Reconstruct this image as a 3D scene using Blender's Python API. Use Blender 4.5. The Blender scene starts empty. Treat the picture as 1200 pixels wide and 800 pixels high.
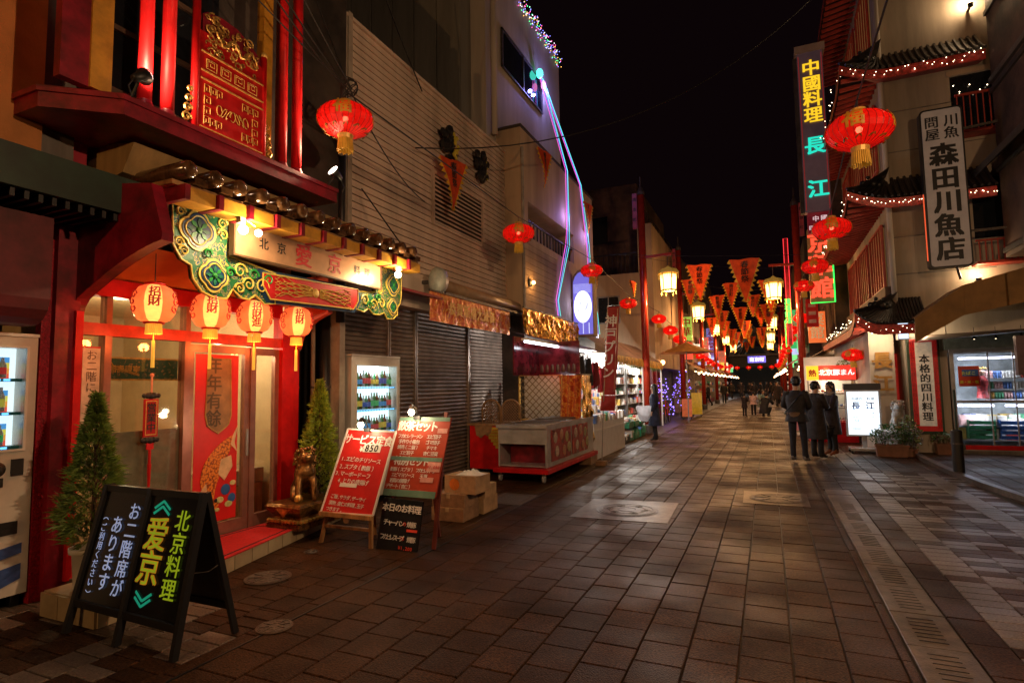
import bpy, math, random
from math import sin, cos, pi, radians
from mathutils import Vector, Matrix
random.seed(11)
SC = bpy.context.scene
COL = SC.collection

# ------------------------------------------------------------------ camera
F_PX, YAW, PITCH, ROLL, H = 671.47, 0.418107, 0.0775126, -0.0157354, 1.69
cam_d = bpy.data.cameras.new('camera'); cam = bpy.data.objects.new('camera', cam_d); COL.objects.link(cam)
cam_d.sensor_width = 36.0; cam_d.lens = F_PX/1200*36; cam_d.clip_start = 0.05; cam_d.clip_end = 2000
fw = Vector((-sin(YAW)*cos(PITCH), cos(YAW)*cos(PITCH), sin(PITCH)))
r0 = Vector((cos(YAW), sin(YAW), 0)); u0 = r0.cross(fw)
rt = r0*cos(ROLL) + u0*sin(ROLL); up = -r0*sin(ROLL) + u0*cos(ROLL)
cam.matrix_world = Matrix(((rt.x, up.x, -fw.x, 0), (rt.y, up.y, -fw.y, 0), (rt.z, up.z, -fw.z, H), (0, 0, 0, 1)))
SC.camera = cam
CAMP = Vector((0, 0, H))
def project(p):
    d = Vector(p) - CAMP; z = d.dot(fw)
    if z <= 0.05: return None
    return 600 + F_PX*d.dot(rt)/z, 400 - F_PX*d.dot(up)/z, z

# ------------------------------------------------------------------ night sky and exposure
W = bpy.data.worlds.new('World'); SC.world = W; W.use_nodes = True
bg = W.node_tree.nodes['Background']; bg.inputs[0].default_value = (0.0030, 0.0012, 0.0016, 1); bg.inputs[1].default_value = 1.0
SC.view_settings.view_transform = 'Standard'; SC.view_settings.look = 'None'
SC.view_settings.exposure = 0.0; SC.view_settings.gamma = 1
try:
    SC.cycles.use_light_tree = True; SC.cycles.max_bounces = 6; SC.cycles.diffuse_bounces = 3; SC.cycles.glossy_bounces = 3
    SC.cycles.transparent_max_bounces = 12; SC.cycles.sample_clamp_indirect = 3.0; SC.cycles.caustics_reflective = False; SC.cycles.caustics_refractive = False
except Exception: pass

# ------------------------------------------------------------------ materials
MATS = {}
def mat(name, col, rough=0.6, metal=0.0, var=0.15, vs=6.0, bump=0.0, bs=40.0, emis=None, es=0.0, col2=None, spec=0.5,
        trans=0.0, clear=0.0, coat=0.0, isl=0.0, rvar=0.0, streak=False, world=False, stain=0.0):
    """procedural surface: base colour with noise variation, fine bump, per-piece variation (isl), translucency (trans), see-through (clear)"""
    if name in MATS: return MATS[name]
    m = bpy.data.materials.new(name); m.use_nodes = True; nt = m.node_tree; N = nt.nodes; L = nt.links
    b = N['Principled BSDF']; out = N['Material Output']
    tc = N.new('ShaderNodeTexCoord'); mp = N.new('ShaderNodeMapping'); TO = N.new('ShaderNodeNewGeometry').outputs['Position'] if world else tc.outputs['Object']; L.new(TO, mp.inputs[0])
    if streak: mp.inputs['Scale'].default_value = (1, 1, 0.12)
    no = N.new('ShaderNodeTexNoise'); no.inputs['Scale'].default_value = vs; no.inputs['Detail'].default_value = 6; no.inputs['Roughness'].default_value = .65
    L.new(mp.outputs[0], no.inputs['Vector'])
    mx = N.new('ShaderNodeMix'); mx.data_type = 'RGBA'
    c1 = Vector(col[:3]); c2 = Vector(col2[:3]) if col2 else Vector([c*max(.12, 1-2.0*var) for c in c1])
    hi = c1 if col2 else c1*(1+1.0*var)
    mx.inputs['A'].default_value = (*c2, 1); mx.inputs['B'].default_value = (*hi, 1)
    rp = N.new('ShaderNodeMapRange'); rp.inputs['From Min'].default_value = .35; rp.inputs['From Max'].default_value = .65
    L.new(no.outputs['Fac'], rp.inputs[0]); L.new(rp.outputs[0], mx.inputs['Factor'])
    cout = mx.outputs['Result']
    if isl > 0:
        ge = N.new('ShaderNodeNewGeometry'); oi = N.new('ShaderNodeObjectInfo')
        ad = N.new('ShaderNodeMath'); ad.operation = 'ADD'; L.new(ge.outputs['Random Per Island'], ad.inputs[0]); L.new(oi.outputs['Random'], ad.inputs[1])
        fr = N.new('ShaderNodeMath'); fr.operation = 'FRACT'; L.new(ad.outputs[0], fr.inputs[0])
        mr = N.new('ShaderNodeMapRange'); mr.inputs['To Min'].default_value = 1-isl; mr.inputs['To Max'].default_value = 1+isl; L.new(fr.outputs[0], mr.inputs[0])
        hs = N.new('ShaderNodeHueSaturation'); L.new(mr.outputs[0], hs.inputs['Value']); L.new(cout, hs.inputs['Color']); cout = hs.outputs[0]
    if stain > 0:
        ns = N.new('ShaderNodeTexNoise'); ns.inputs['Scale'].default_value = 1.3; ns.inputs['Detail'].default_value = 7; ns.inputs['Roughness'].default_value = .7; L.new(TO, ns.inputs['Vector'])
        m5 = N.new('ShaderNodeMapRange'); m5.inputs['From Min'].default_value = .38; m5.inputs['From Max'].default_value = .60; m5.inputs['To Min'].default_value = 1-stain; m5.inputs['To Max'].default_value = 1.08; L.new(ns.outputs['Fac'], m5.inputs[0])
        vs_ = N.new('ShaderNodeTexVoronoi'); vs_.inputs['Scale'].default_value = 3.1; L.new(TO, vs_.inputs['Vector'])
        m6 = N.new('ShaderNodeMapRange'); m6.inputs['From Min'].default_value = .05; m6.inputs['From Max'].default_value = .075; m6.inputs['To Min'].default_value = .45; m6.inputs['To Max'].default_value = 1.0; L.new(vs_.outputs['Distance'], m6.inputs[0])
        mm = N.new('ShaderNodeMath'); mm.operation = 'MULTIPLY'; L.new(m5.outputs[0], mm.inputs[0]); L.new(m6.outputs[0], mm.inputs[1])
        h2 = N.new('ShaderNodeHueSaturation'); L.new(mm.outputs[0], h2.inputs['Value']); L.new(cout, h2.inputs['Color']); cout = h2.outputs[0]
    L.new(cout, b.inputs['Base Color'])
    b.inputs['Roughness'].default_value = rough; b.inputs['Metallic'].default_value = metal
    b.inputs['Specular IOR Level'].default_value = spec; b.inputs['Coat Weight'].default_value = coat; b.inputs['Coat Roughness'].default_value = .12
    if rvar > 0:
        n3 = N.new('ShaderNodeTexNoise'); n3.inputs['Scale'].default_value = 0.9; n3.inputs['Detail'].default_value = 5; L.new(TO, n3.inputs['Vector'])
        m3 = N.new('ShaderNodeMapRange'); m3.inputs['From Min'].default_value = .35; m3.inputs['From Max'].default_value = .65
        m3.inputs['To Min'].default_value = max(.05, rough-rvar); m3.inputs['To Max'].default_value = rough+rvar
        L.new(n3.outputs['Fac'], m3.inputs[0]); L.new(m3.outputs[0], b.inputs['Roughness'])
    if bump > 0:
        n2 = N.new('ShaderNodeTexNoise'); n2.inputs['Scale'].default_value = bs; n2.inputs['Detail'].default_value = 4; L.new(TO, n2.inputs['Vector'])
        bp = N.new('ShaderNodeBump'); bp.inputs['Strength'].default_value = bump; bp.inputs['Distance'].default_value = .01
        L.new(n2.outputs['Fac'], bp.inputs['Height']); L.new(bp.outputs[0], b.inputs['Normal'])
    if emis:
        b.inputs['Emission Color'].default_value = (*emis[:3], 1); b.inputs['Emission Strength'].default_value = es
    last = b.outputs[0]
    if trans > 0:
        t = N.new('ShaderNodeBsdfTranslucent'); L.new(cout, t.inputs[0]); ms = N.new('ShaderNodeMixShader'); ms.inputs[0].default_value = trans
        L.new(last, ms.inputs[1]); L.new(t.outputs[0], ms.inputs[2]); last = ms.outputs[0]
    if clear > 0:
        t = N.new('ShaderNodeBsdfTransparent'); t.inputs[0].default_value = (*[min(1, c*1.3+.15) for c in col[:3]], 1)
        ms = N.new('ShaderNodeMixShader'); ms.inputs[0].default_value = clear
        L.new(last, ms.inputs[1]); L.new(t.outputs[0], ms.inputs[2]); last = ms.outputs[0]
    L.new(last, out.inputs[0])
    MATS[name] = m
    return m
def glow(name, col, s):
    """a lamp, tube, neon or lit sign face: plain emitter"""
    if name in MATS: return MATS[name]
    m = bpy.data.materials.new(name); m.use_nodes = True; b = m.node_tree.nodes['Principled BSDF']
    b.inputs['Base Color'].default_value = (*[c*.6 for c in col], 1); b.inputs['Emission Color'].default_value = (*col, 1); b.inputs['Emission Strength'].default_value = s
    b.inputs['Roughness'].default_value = .35
    MATS[name] = m; return m
def pattern(name, cols, scale=14.0, rough=.4, metal=0.0, kind='vor', emis=0.0, bump=.3, warp=.6, trans=0.0):
    """painted or printed ornament: several colours in contour bands of a warped cell pattern"""
    if name in MATS: return MATS[name]
    m = bpy.data.materials.new(name); m.use_nodes = True; nt = m.node_tree; N = nt.nodes; L = nt.links; b = N['Principled BSDF']
    tc = N.new('ShaderNodeTexCoord'); nz = N.new('ShaderNodeTexNoise'); nz.inputs['Scale'].default_value = scale*.5; L.new(tc.outputs['Object'], nz.inputs['Vector'])
    va = N.new('ShaderNodeVectorMath'); va.operation = 'MULTIPLY_ADD'; va.inputs[1].default_value = (warp/scale*4,)*3
    L.new(nz.outputs['Color'], va.inputs[0]); L.new(tc.outputs['Object'], va.inputs[2])
    if kind == 'vor':
        t = N.new('ShaderNodeTexVoronoi'); t.inputs['Scale'].default_value = scale; L.new(va.outputs[0], t.inputs['Vector']); fo = t.outputs['Distance']
    elif kind == 'edge':
        t = N.new('ShaderNodeTexVoronoi'); t.feature = 'DISTANCE_TO_EDGE'; t.inputs['Scale'].default_value = scale; L.new(va.outputs[0], t.inputs['Vector']); fo = t.outputs['Distance']
    else:
        t = N.new('ShaderNodeTexNoise'); t.inputs['Scale'].default_value = scale; t.inputs['Detail'].default_value = 3; L.new(va.outputs[0], t.inputs['Vector']); fo = t.outputs['Fac']
    cr = N.new('ShaderNodeValToRGB'); cr.color_ramp.interpolation = 'CONSTANT'; L.new(fo, cr.inputs[0])
    el = cr.color_ramp.elements
    while len(el) < len(cols): el.new(.5)
    for e, (p, c) in zip(el, cols): e.position = p; e.color = (*c, 1)
    L.new(cr.outputs[0], b.inputs['Base Color']); b.inputs['Roughness'].default_value = rough; b.inputs['Metallic'].default_value = metal
    bp = N.new('ShaderNodeBump'); bp.inputs['Strength'].default_value = bump; bp.inputs['Distance'].default_value = .01; L.new(fo, bp.inputs['Height']); L.new(bp.outputs[0], b.inputs['Normal'])
    if emis > 0: L.new(cr.outputs[0], b.inputs['Emission Color']); b.inputs['Emission Strength'].default_value = emis
    if trans > 0:
        t2 = N.new('ShaderNodeBsdfTranslucent'); L.new(cr.outputs[0], t2.inputs[0]); ms = N.new('ShaderNodeMixShader'); ms.inputs[0].default_value = trans
        L.new(b.outputs[0], ms.inputs[1]); L.new(t2.outputs[0], ms.inputs[2]); L.new(ms.outputs[0], N['Material Output'].inputs[0])
    MATS[name] = m; return m
def glass(name, tint=(.8, .85, .85), clear=.85, rough=.04):
    if name in MATS: return MATS[name]
    m = bpy.data.materials.new(name); m.use_nodes = True; nt = m.node_tree; N = nt.nodes; L = nt.links; N.remove(N['Principled BSDF'])
    g = N.new('ShaderNodeBsdfGlossy'); g.inputs['Roughness'].default_value = rough; g.inputs[0].default_value = (.9, .9, .9, 1)
    t = N.new('ShaderNodeBsdfTransparent'); t.inputs[0].default_value = (*tint, 1)
    lw_ = N.new('ShaderNodeLayerWeight'); lw_.inputs[0].default_value = .5; fr = N.new('ShaderNodeMath'); fr.operation = 'POWER'; fr.inputs[1].default_value = 4.0; L.new(lw_.outputs['Facing'], fr.inputs[0])
    ad = N.new('ShaderNodeMath'); ad.operation = 'MULTIPLY_ADD'; ad.inputs[1].default_value = .9; ad.inputs[2].default_value = .045+(1-clear)*.1; ad.use_clamp = True
    L.new(fr.outputs[0], ad.inputs[0]); ms = N.new('ShaderNodeMixShader'); L.new(ad.outputs[0], ms.inputs[0]); L.new(t.outputs[0], ms.inputs[1]); L.new(g.outputs[0], ms.inputs[2])
    L.new(ms.outputs[0], N['Material Output'].inputs[0]); MATS[name] = m; return m

# ------------------------------------------------------------------ glyphs
GL = {}
def glyph(ch, bold):
    k = (ch, bold)
    if k in GL: return GL[k]
    c = bpy.data.curves.new('glyph', 'FONT'); c.body = ch; c.offset = 0; c.resolution_u = 2; c.fill_mode = 'FRONT' if hasattr(c, 'fill_mode') else c.fill_mode
    c.dimensions = '2D'
    o = bpy.data.objects.new('glyph', c)
    me = bpy.data.meshes.new_from_object(o)
    vs = [(v.co.x, v.co.y) for v in me.vertices]; fs = [tuple(p.vertices) for p in me.polygons]
    if vs:
        cx = (max(v[0] for v in vs)+min(v[0] for v in vs))/2; w = max(v[0] for v in vs)-min(v[0] for v in vs)
    else: cx = 0; w = .3
    GL[k] = (vs, fs, cx, w)
    bpy.data.objects.remove(o); bpy.data.curves.remove(c); bpy.data.meshes.remove(me)
    return GL[k]

# ------------------------------------------------------------------ mesh builder
def V(*a): return Vector(a)
class B:
    def __init__(s): s.v = []; s.f = []; s.m = []
    def add(s, vs, fs, m=0):
        n = len(s.v); s.v += [tuple(p) for p in vs]; s.f += [tuple(i+n for i in f) for f in fs]; s.m += [m]*len(fs); return s
    def box(s, x0, x1, y0, y1, z0, z1, m=0):
        return s.add([(x0,y0,z0),(x1,y0,z0),(x1,y1,z0),(x0,y1,z0),(x0,y0,z1),(x1,y0,z1),(x1,y1,z1),(x0,y1,z1)],
              [(3,2,1,0),(4,5,6,7),(0,1,5,4),(1,2,6,5),(2,3,7,6),(3,0,4,7)], m)
    def cbox(s, x0, x1, y0, y1, z0, z1, c=.006, m=0):
        """box with chamfered top edges"""
        return s.add([(x0,y0,z0),(x1,y0,z0),(x1,y1,z0),(x0,y1,z0),(x0,y0,z1-c),(x1,y0,z1-c),(x1,y1,z1-c),(x0,y1,z1-c),
                      (x0+c,y0+c,z1),(x1-c,y0+c,z1),(x1-c,y1-c,z1),(x0+c,y1-c,z1)],
              [(0,1,5,4),(1,2,6,5),(2,3,7,6),(3,0,4,7),(4,5,9,8),(5,6,10,9),(6,7,11,10),(7,4,8,11),(8,9,10,11)], m)
    def beam(s, a, b, w, h, m=0, upv=(0,0,1)):
        """rectangular bar from a to b"""
        a = Vector(a); b = Vector(b); d = (b-a).normalized(); u = Vector(upv)
        if abs(d.dot(u)) > .98: u = Vector((0,1,0))
        r = d.cross(u).normalized(); u = r.cross(d)
        vs = [p + r*(sx*w/2) + u*(sz*h/2) for p in (a, b) for sx, sz in ((-1,-1),(1,-1),(1,1),(-1,1))]
        return s.add(vs, [(0,1,2,3)[::-1] if 0 else (3,2,1,0),(4,5,6,7),(0,1,5,4),(1,2,6,5),(2,3,7,6),(3,0,4,7)], m)
    def prism(s, pts, vec, m=0, side=None):
        n = len(pts); vec = Vector(vec); p = [Vector(q) for q in pts]
        s.add(p + [q+vec for q in p], [tuple(range(n))[::-1], tuple(range(n, 2*n))], m)
        k = len(s.v)-2*n
        for i in range(n):
            j = (i+1) % n; s.f.append((k+i, k+j, k+n+j, k+n+i)); s.m.append(m if side is None else side)
        return s
    def quad(s, a, b, c, d, m=0): return s.add([a,b,c,d], [(0,1,2,3)], m)
    def tube(s, pts, r, n=6, m=0, closed=False, caps=True):
        P = [Vector(p) for p in pts]; R = r if isinstance(r, (list, tuple)) else [r]*len(P); N_ = len(P); base = len(s.v)
        prev = None
        for i, p in enumerate(P):
            if closed: d = P[(i+1) % N_]-P[i-1]
            else: d = P[min(i+1, N_-1)]-P[max(i-1, 0)]
            if d.length < 1e-9: d = Vector((0,0,1))
            d.normalize()
            if prev is None:
                a = Vector((0,0,1)) if abs(d.z) < .9 else Vector((1,0,0)); prev = d.cross(a).normalized()
            prev = (prev - d*prev.dot(d)); 
            if prev.length < 1e-6: prev = d.orthogonal()
            prev.normalize(); q = d.cross(prev)
            for k in range(n):
                t = 2*pi*k/n; s.v.append(tuple(p + prev*(cos(t)*R[i]) + q*(sin(t)*R[i])))
        for i in range(N_ if closed else N_-1):
            j = (i+1) % N_
            for k in range(n):
                l = (k+1) % n; s.f.append((base+i*n+k, base+i*n+l, base+j*n+l, base+j*n+k)); s.m.append(m)
        if caps and not closed:
            s.f.append(tuple(base+k for k in range(n))[::-1]); s.f.append(tuple(base+(N_-1)*n+k for k in range(n))); s.m += [m, m]
        return s
    def cyl(s, a, b, r0, r1=None, n=12, m=0): return s.tube([a, b], [r0, r0 if r1 is None else r1], n, m)
    def lathe(s, c, prof, n=16, m=0, rib=0.0, sx=1, sy=1, mf=None, axis='z'):
        base = len(s.v)
        for (r, z) in prof:
            for k in range(n):
                t = 2*pi*k/n; rr = r*(1+rib*(1 if k % 2 else -1))
                q = (rr*cos(t)*sx, rr*sin(t)*sy, z)
                if axis == 'y': q = (q[0], q[2], q[1])
                if axis == 'x': q = (q[2], q[0], q[1])
                s.v.append((c[0]+q[0], c[1]+q[1], c[2]+q[2]))
        for i in range(len(prof)-1):
            for k in range(n):
                l = (k+1) % n; s.f.append((base+i*n+k, base+i*n+l, base+(i+1)*n+l, base+(i+1)*n+k)); s.m.append(mf(k, i) if mf else m)
        return s
    def ball(s, c, r, n=10, m=0, sz=1.0, sx=1.0, sy=1.0):
        k = max(4, n//2); return s.lathe(c, [(max(1e-4, r*sin(pi*i/k)), -r*cos(pi*i/k)*sz) for i in range(k+1)], n, m, sx=sx, sy=sy)
    def disc(s, c, r, n=20, m=0, sx=1, sy=1, h=0.0):
        s.lathe(c, [(r, 0), (r, h)] if h else [(r, 0)], n, m, sx=sx, sy=sy); k = len(s.v)-n; s.f.append(tuple(range(k, k+n))); s.m.append(m); return s
    def grid(s, fn, nu, nv, m=0):
        base = len(s.v)
        for i in range(nu+1):
            for j in range(nv+1): s.v.append(tuple(fn(i/nu, j/nv)))
        for i in range(nu):
            for j in range(nv):
                a = base+i*(nv+1)+j; s.f.append((a, a+nv+1, a+nv+2, a+1)); s.m.append(m)
        return s
    def text(s, t, O, R, U, size, m=0, vert=False, bold=0.012, gap=1.0, off=.003, center=True, wrap=None):
        """flat lettering; O is the centre of the line (or the top centre of a column)"""
        O = Vector(O); R = Vector(R).normalized(); U = Vector(U).normalized(); Nn = R.cross(U)
        cjk = lambda c: ord(c) > 255
        adv = [1.0 if cjk(c) else .58 for c in t]; tot = sum(adv)*gap; x = -tot/2 if center else 0; y = 0
        for c, a in zip(t, adv):
            if c != ' ':
                vs, fs, cx, w = glyph(c, 0)
                rot = vert and c in 'ー（）()「」'; k = bold*.9
                sh = [(0,0)] + ([(k,k*.6),(-k,k*.6),(k,-k*.6),(-k,-k*.6)] if bold > .008 else [])
                for si, (sx_, sy_) in enumerate(sh):
                    n = len(s.v)
                    for (px, py) in vs:
                        gx, gy = px-cx+sx_, py-.38+sy_
                        if rot: gx, gy = gy, -gx
                        if vert: q = O + R*(gx*size) + U*(gy*size - (y+.5)*gap*size)
                        else: q = O + R*((gx + x + a*gap/2)*size) + U*(gy*size)
                        if wrap: q = wrap((q-O).dot(R), (q-O).dot(U), off+.0004*si)
                        else: q = q + Nn*(off+.0004*si)
                        s.v.append(tuple(q))
                    s.f += [tuple(i+n for i in f) for f in fs]; s.m += [m]*len(fs)
            x += a*gap; y += 1
        return s
    def build(s, name, mats, parent=None, smooth=False, kind=None, label=None):
        if not s.f: return None
        off = Vector((0,0,0))
        if parent is not None:
            p = parent
            while p is not None: off += p.location; p = p.parent
        else:
            xs, ys, zs = zip(*s.v); off = Vector(((min(xs)+max(xs))/2, (min(ys)+max(ys))/2, min(zs)))
        me = bpy.data.meshes.new(name); me.from_pydata([(a-off.x, b-off.y, c-off.z) for a, b, c in s.v], [], s.f)
        if not isinstance(mats, (list, tuple)): mats = [mats]
        for q in mats: me.materials.append(q)
        if len(mats) > 1: me.polygons.foreach_set('material_index', s.m)
        if smooth: me.polygons.foreach_set('use_smooth', [True]*len(s.f))
        me.update()
        o = bpy.data.objects.new(name, me); COL.objects.link(o)
        if parent is not None: o.parent = parent
        else: o.location = off
        if kind: o['kind'] = kind
        if label: o['label'] = label
        return o
def tag(o, label=None, cat=None, group=None, kind=None):
    if label: o['label'] = label
    if cat: o['category'] = cat
    if group: o['group'] = group
    if kind: o['kind'] = kind
    return o
def thing(name, label, cat, loc=(0,0,0), group=None):
    o = bpy.data.objects.new(name, None); o.empty_display_size = .1; COL.objects.link(o); o.location = loc
    return tag(o, label, cat, group)
KIDS = {}
def dup(root, loc, rz=0, label=None, group=None, scale=1.0):
    """a copy of a thing with copies of its parts and sub-parts, sharing mesh data"""
    r = root.copy(); COL.objects.link(r); r.location = loc; r.rotation_euler = (0,0,rz); r.scale = (scale,)*3
    if label: r['label'] = label
    if group: r['group'] = group
    def rec(src, dst):
        for ch in src.children:
            c = ch.copy(); COL.objects.link(c); c.parent = dst; rec(ch, c)
    rec(root, r)
    return r
def lamp(name, loc, power, col=(1,.6,.3), r=.04, parent=None, spot=None, aim=None):
    d = bpy.data.lights.new(name, 'SPOT' if spot else 'POINT'); d.energy = power; d.color = col; d.shadow_soft_size = min(r, .045)
    if spot: d.spot_size = radians(spot); d.spot_blend = .6
    o = bpy.data.objects.new(name, d); COL.objects.link(o)
    if parent is not None:
        off = Vector((0,0,0)); p = parent
        while p is not None: off += p.location; p = p.parent
        o.parent = parent; o.location = Vector(loc)-off
    else: o.location = loc
    if aim is not None: o.rotation_euler = (Vector(aim)-Vector(loc)).to_track_quat('-Z', 'Y').to_euler()
    return o

# ------------------------------------------------------------------ shared materials
WARM = (1, .55, .2); WHT = (1, .86, .66)
m_tile = mat('granite_tile_dark', (.062,.027,.011), .48, var=.50, vs=60, bump=.9, bs=95, isl=.26, rvar=.17, spec=.10, world=True, stain=.5)
m_tileL = mat('granite_tile_light', (.17,.13,.105), .40, var=.3, vs=60, bump=.5, bs=110, isl=.16, rvar=.12, spec=.3, world=True, stain=.45)
m_joint = mat('wet_joint', (.016,.013,.012), .5, bump=.3)
m_slab = mat('pale_concrete_slab', (.12,.088,.066), .45, var=.22, vs=9, bump=.3, bs=90, rvar=.1, spec=.3, world=True, stain=.35)
m_iron = mat('cast_iron', (.10,.085,.075), .45, metal=.3, var=.3, vs=30, bump=.5, bs=60)
m_black = mat('black_paint', (.012,.012,.013), .45, var=.1)
m_blackg = mat('black_chalkboard', (.010,.011,.014), .22, var=.25, vs=3)
m_red = mat('red_lacquer', (.55,.008,.010), .48, spec=.25, var=.14, vs=4, bump=.05, bs=20)
m_redd = mat('dark_red_paint', (.26,.006,.022), .42, var=.3, vs=4, bump=.1)
m_redglit = mat('red_textured_render', (.46,.008,.03), .38, var=.3, vs=60, bump=1.0, bs=110)
m_yel = mat('ochre_yellow_paint', (.62,.30,.030), .5, var=.15)
m_gold = mat('gold_leaf', (.72,.44,.12), .34, metal=.75, var=.3, vs=20, bump=.3, bs=40)
m_goldp = mat('gold_paint', (.70,.42,.10), .45, metal=.2, var=.2, vs=20)
m_alu = mat('brushed_steel', (.50,.49,.48), .25, metal=.45, var=.15, vs=3, bump=.08, bs=90)
m_frame = mat('bronze_door_frame', (.36,.17,.13), .35, metal=.5, var=.1)
m_sid = mat('painted_siding', (.68,.54,.43), .55, var=.16, vs=1.2, bump=.12, bs=30, streak=True)
m_shut = mat('roller_shutter_slats', (.32,.25,.21), .38, metal=.45, var=.25, vs=1.5, bump=.06)
m_conc = mat('weathered_concrete', (.17,.15,.135), .8, var=.3, vs=1.8, bump=.3, bs=20, streak=True)
m_cream = mat('cream_render', (.42,.31,.21), .75, var=.18, vs=1.0, bump=.2, bs=50, streak=True)
m_white = mat('white_render', (.50,.44,.37), .75, var=.14, vs=1.0, bump=.15, bs=50, streak=True)
m_dark = mat('dark_wall', (.05,.038,.03), .7, var=.35, vs=1.5, bump=.3, bs=20)
m_brown = mat('brown_wall', (.10,.055,.032), .7, var=.35, vs=1.2, bump=.35, bs=16)
m_dtile = mat('dark_roof_tiles', (.028,.022,.020), .42, var=.3, vs=4, bump=.3, bs=12)
m_wood = mat('pine_wood', (.42,.22,.085), .5, var=.25, vs=9, bump=.15, streak=True)
m_card = mat('cardboard', (.46,.29,.15), .75, var=.15, vs=7, bump=.1)
m_card2 = mat('cardboard_brown', (.30,.17,.085), .75, var=.2, vs=7, bump=.1)
m_whp = mat('white_plastic', (.72,.70,.66), .35, var=.05)
m_wire = mat('black_cable', (.015,.013,.012), .6)
m_grey = mat('grey_pvc', (.33,.30,.27), .5, var=.15)
m_glassd = mat('dark_window_glass', (.012,.014,.018), .06, var=.2, vs=.6)
m_pane = glass('clear_glass')
m_lw = mat('white_lettering', (.80,.78,.75), .5, var=.14, vs=25)
m_lk = mat('black_lettering', (.01,.01,.01), .5, var=.03)
m_lr = mat('red_lettering', (.55,.01,.015), .5, var=.05)
m_ly = mat('yellow_lettering', (.62,.72,.06), .5, var=.05)
m_lo = mat('orange_lettering', (.80,.42,.05), .5, var=.05)
m_lt = mat('teal_lettering', (.02,.48,.34), .5, var=.05)
m_bulb = glow('lit_bulb_white', (1,.80,.52), 40)
m_bulbs = glow('fairy_bulb_warm', (1,.78,.50), 9)
m_tubew = glow('fluorescent_tube', (.86,.90,1.0), 9)
m_tubev = glow('violet_white_tube', (.80,.72,1.0), 10)
m_skin = mat('skin', (.55,.32,.21), .5, var=.06)
m_hair = mat('black_hair', (.010,.008,.007), .42, var=.2, vs=40, bump=.3)

# ================================================================== GROUND
b = B(); b.box(-300, 300, -60, 500, -.30, -.10); b.build('ground', mat('far_ground', (.03,.026,.024), .8, bump=.2), kind='structure')
pav = B().box(-9.5, 12, -8, 140, -.10, -.016).build('street_paving', m_joint, kind='structure')
cells = []
def column(x0, x1, y0, y1, L, ph, light=None):
    y = y0 - ph*L; j = 0
    while y < y1:
        a, c = max(y, y0), min(y+L, y1)
        if c-a > .03:
            cx, cy = (x0+x1)/2, (a+c)/2; p = project((cx, cy, 0))
            if p and -420 < p[0] < 1620 and p[1] < 1150:
                cells.append((p[2] if (-20 < p[0] < 1220 and p[1] < 815) else 900+p[2], x0+.0045, x1-.0045, a+.004, c-.004, bool(light and light(j))))
        y += L; j += 1
k = 0
for i in range(12):                                   # the main carriageway: twelve running columns, half staggered
    x = -2.94 + .3*i; column(x, x+.3, .8, 72, .3, .5*(i % 2))
column(-3.28, -2.94, .8, 72, .3, .2); column(-3.42, -3.30, .8, 72, .6, .3)
for i in range(8):                                    # left pavement, with a light check pattern by the sign
    x = -3.42 - .28*(i+1)
    column(x, x+.28, 1.0, 3.42, .14, .5*(i % 2), lambda j, i=i: (j % 6 in (0, 1)) or (i % 5 == 2) or (j*7+i*3) % 11 == 0)
    column(x, x+.28, 3.42, 20 if i < 4 else 14, .28, .5*(i % 2))
column(.66, .72, .8, 10.33, .5, .1); column(.66, .99, 10.33, 72, .3, .1); column(.99, 1.317, 10.33, 72, .3, .6)
column(1.083, 1.317, .8, 10.33, .45, .4)
for i in range(6):                                    # right side: plaid of light and dark tiles
    x = 1.317 + .27*i
    column(x, x+.27, .8, 12.6, .15, .5*(i % 2), lambda j, i=i: (i in (0,) and j % 9 < 7) or (j % 4 == 0) or (i == 4) or (j*5+i*7) % 13 < 3)
    column(x, x+.27, 12.6, 72, .3, .5*(i % 2))
for i in range(12): column(3.06+.3*i, 3.36+.3*i, 5, 16.1, .6, .5*(i % 2), lambda j: False)
cells.sort(key=lambda c: c[0])
rnd = random.Random(3); share = {}
for n, (dz, x0, x1, a, c, lt) in enumerate(cells[:300]):
    key = (round(x1-x0, 4), round(c-a, 4), lt)
    if key not in share:
        w, l = (x1-x0)/2, (c-a)/2
        q = B().cbox(-w, w, -l, l, -.04, 0, .005); me = bpy.data.meshes.new('paving_tile'); me.from_pydata(q.v, [], q.f); me.materials.append(m_tileL if lt else m_tile); share[key] = me
    o = bpy.data.objects.new('paving_tile', share[key]); COL.objects.link(o); o.parent = pav
    o.location = (Vector(((x0+x1)/2, (a+c)/2, rnd.uniform(-.0022, .0015))) - pav.location); o.rotation_euler = (rnd.uniform(-.003,.003), rnd.uniform(-.003,.003), 0)
bd = B()
for (dz, x0, x1, a, c, lt) in cells[300:]: bd.cbox(x0, x1, a, c, -.04, rnd.uniform(-.0022, .0015), .004, 1 if lt else 0)
bd.build('paving_tile', [m_tile, m_tileL], pav, kind='stuff')

# drain channel with slotted covers
dr = thing('drain_channel', 'long slotted concrete drain covers running down the right of the paving', 'drain', (.9, 6, 0))
y = .9; j = 0
while y < 10.3:
    q = B(); q.cbox(.735, 1.07, y+.004, y+.596 if y+.6 < 10.33 else 10.32, -.05, .003+.002*(j % 2), .004)
    o = q.build('drain_cover', m_slab, dr)
    if y > 1.5 and y < 9.2:
        q = B()
        for i in range(7): q.box(.82, .98, y+.09+.066*i, y+.098+.066*i, .0045, .0075)
        q.build('slot', m_black, o)
    y += .6; j += 1
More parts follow.
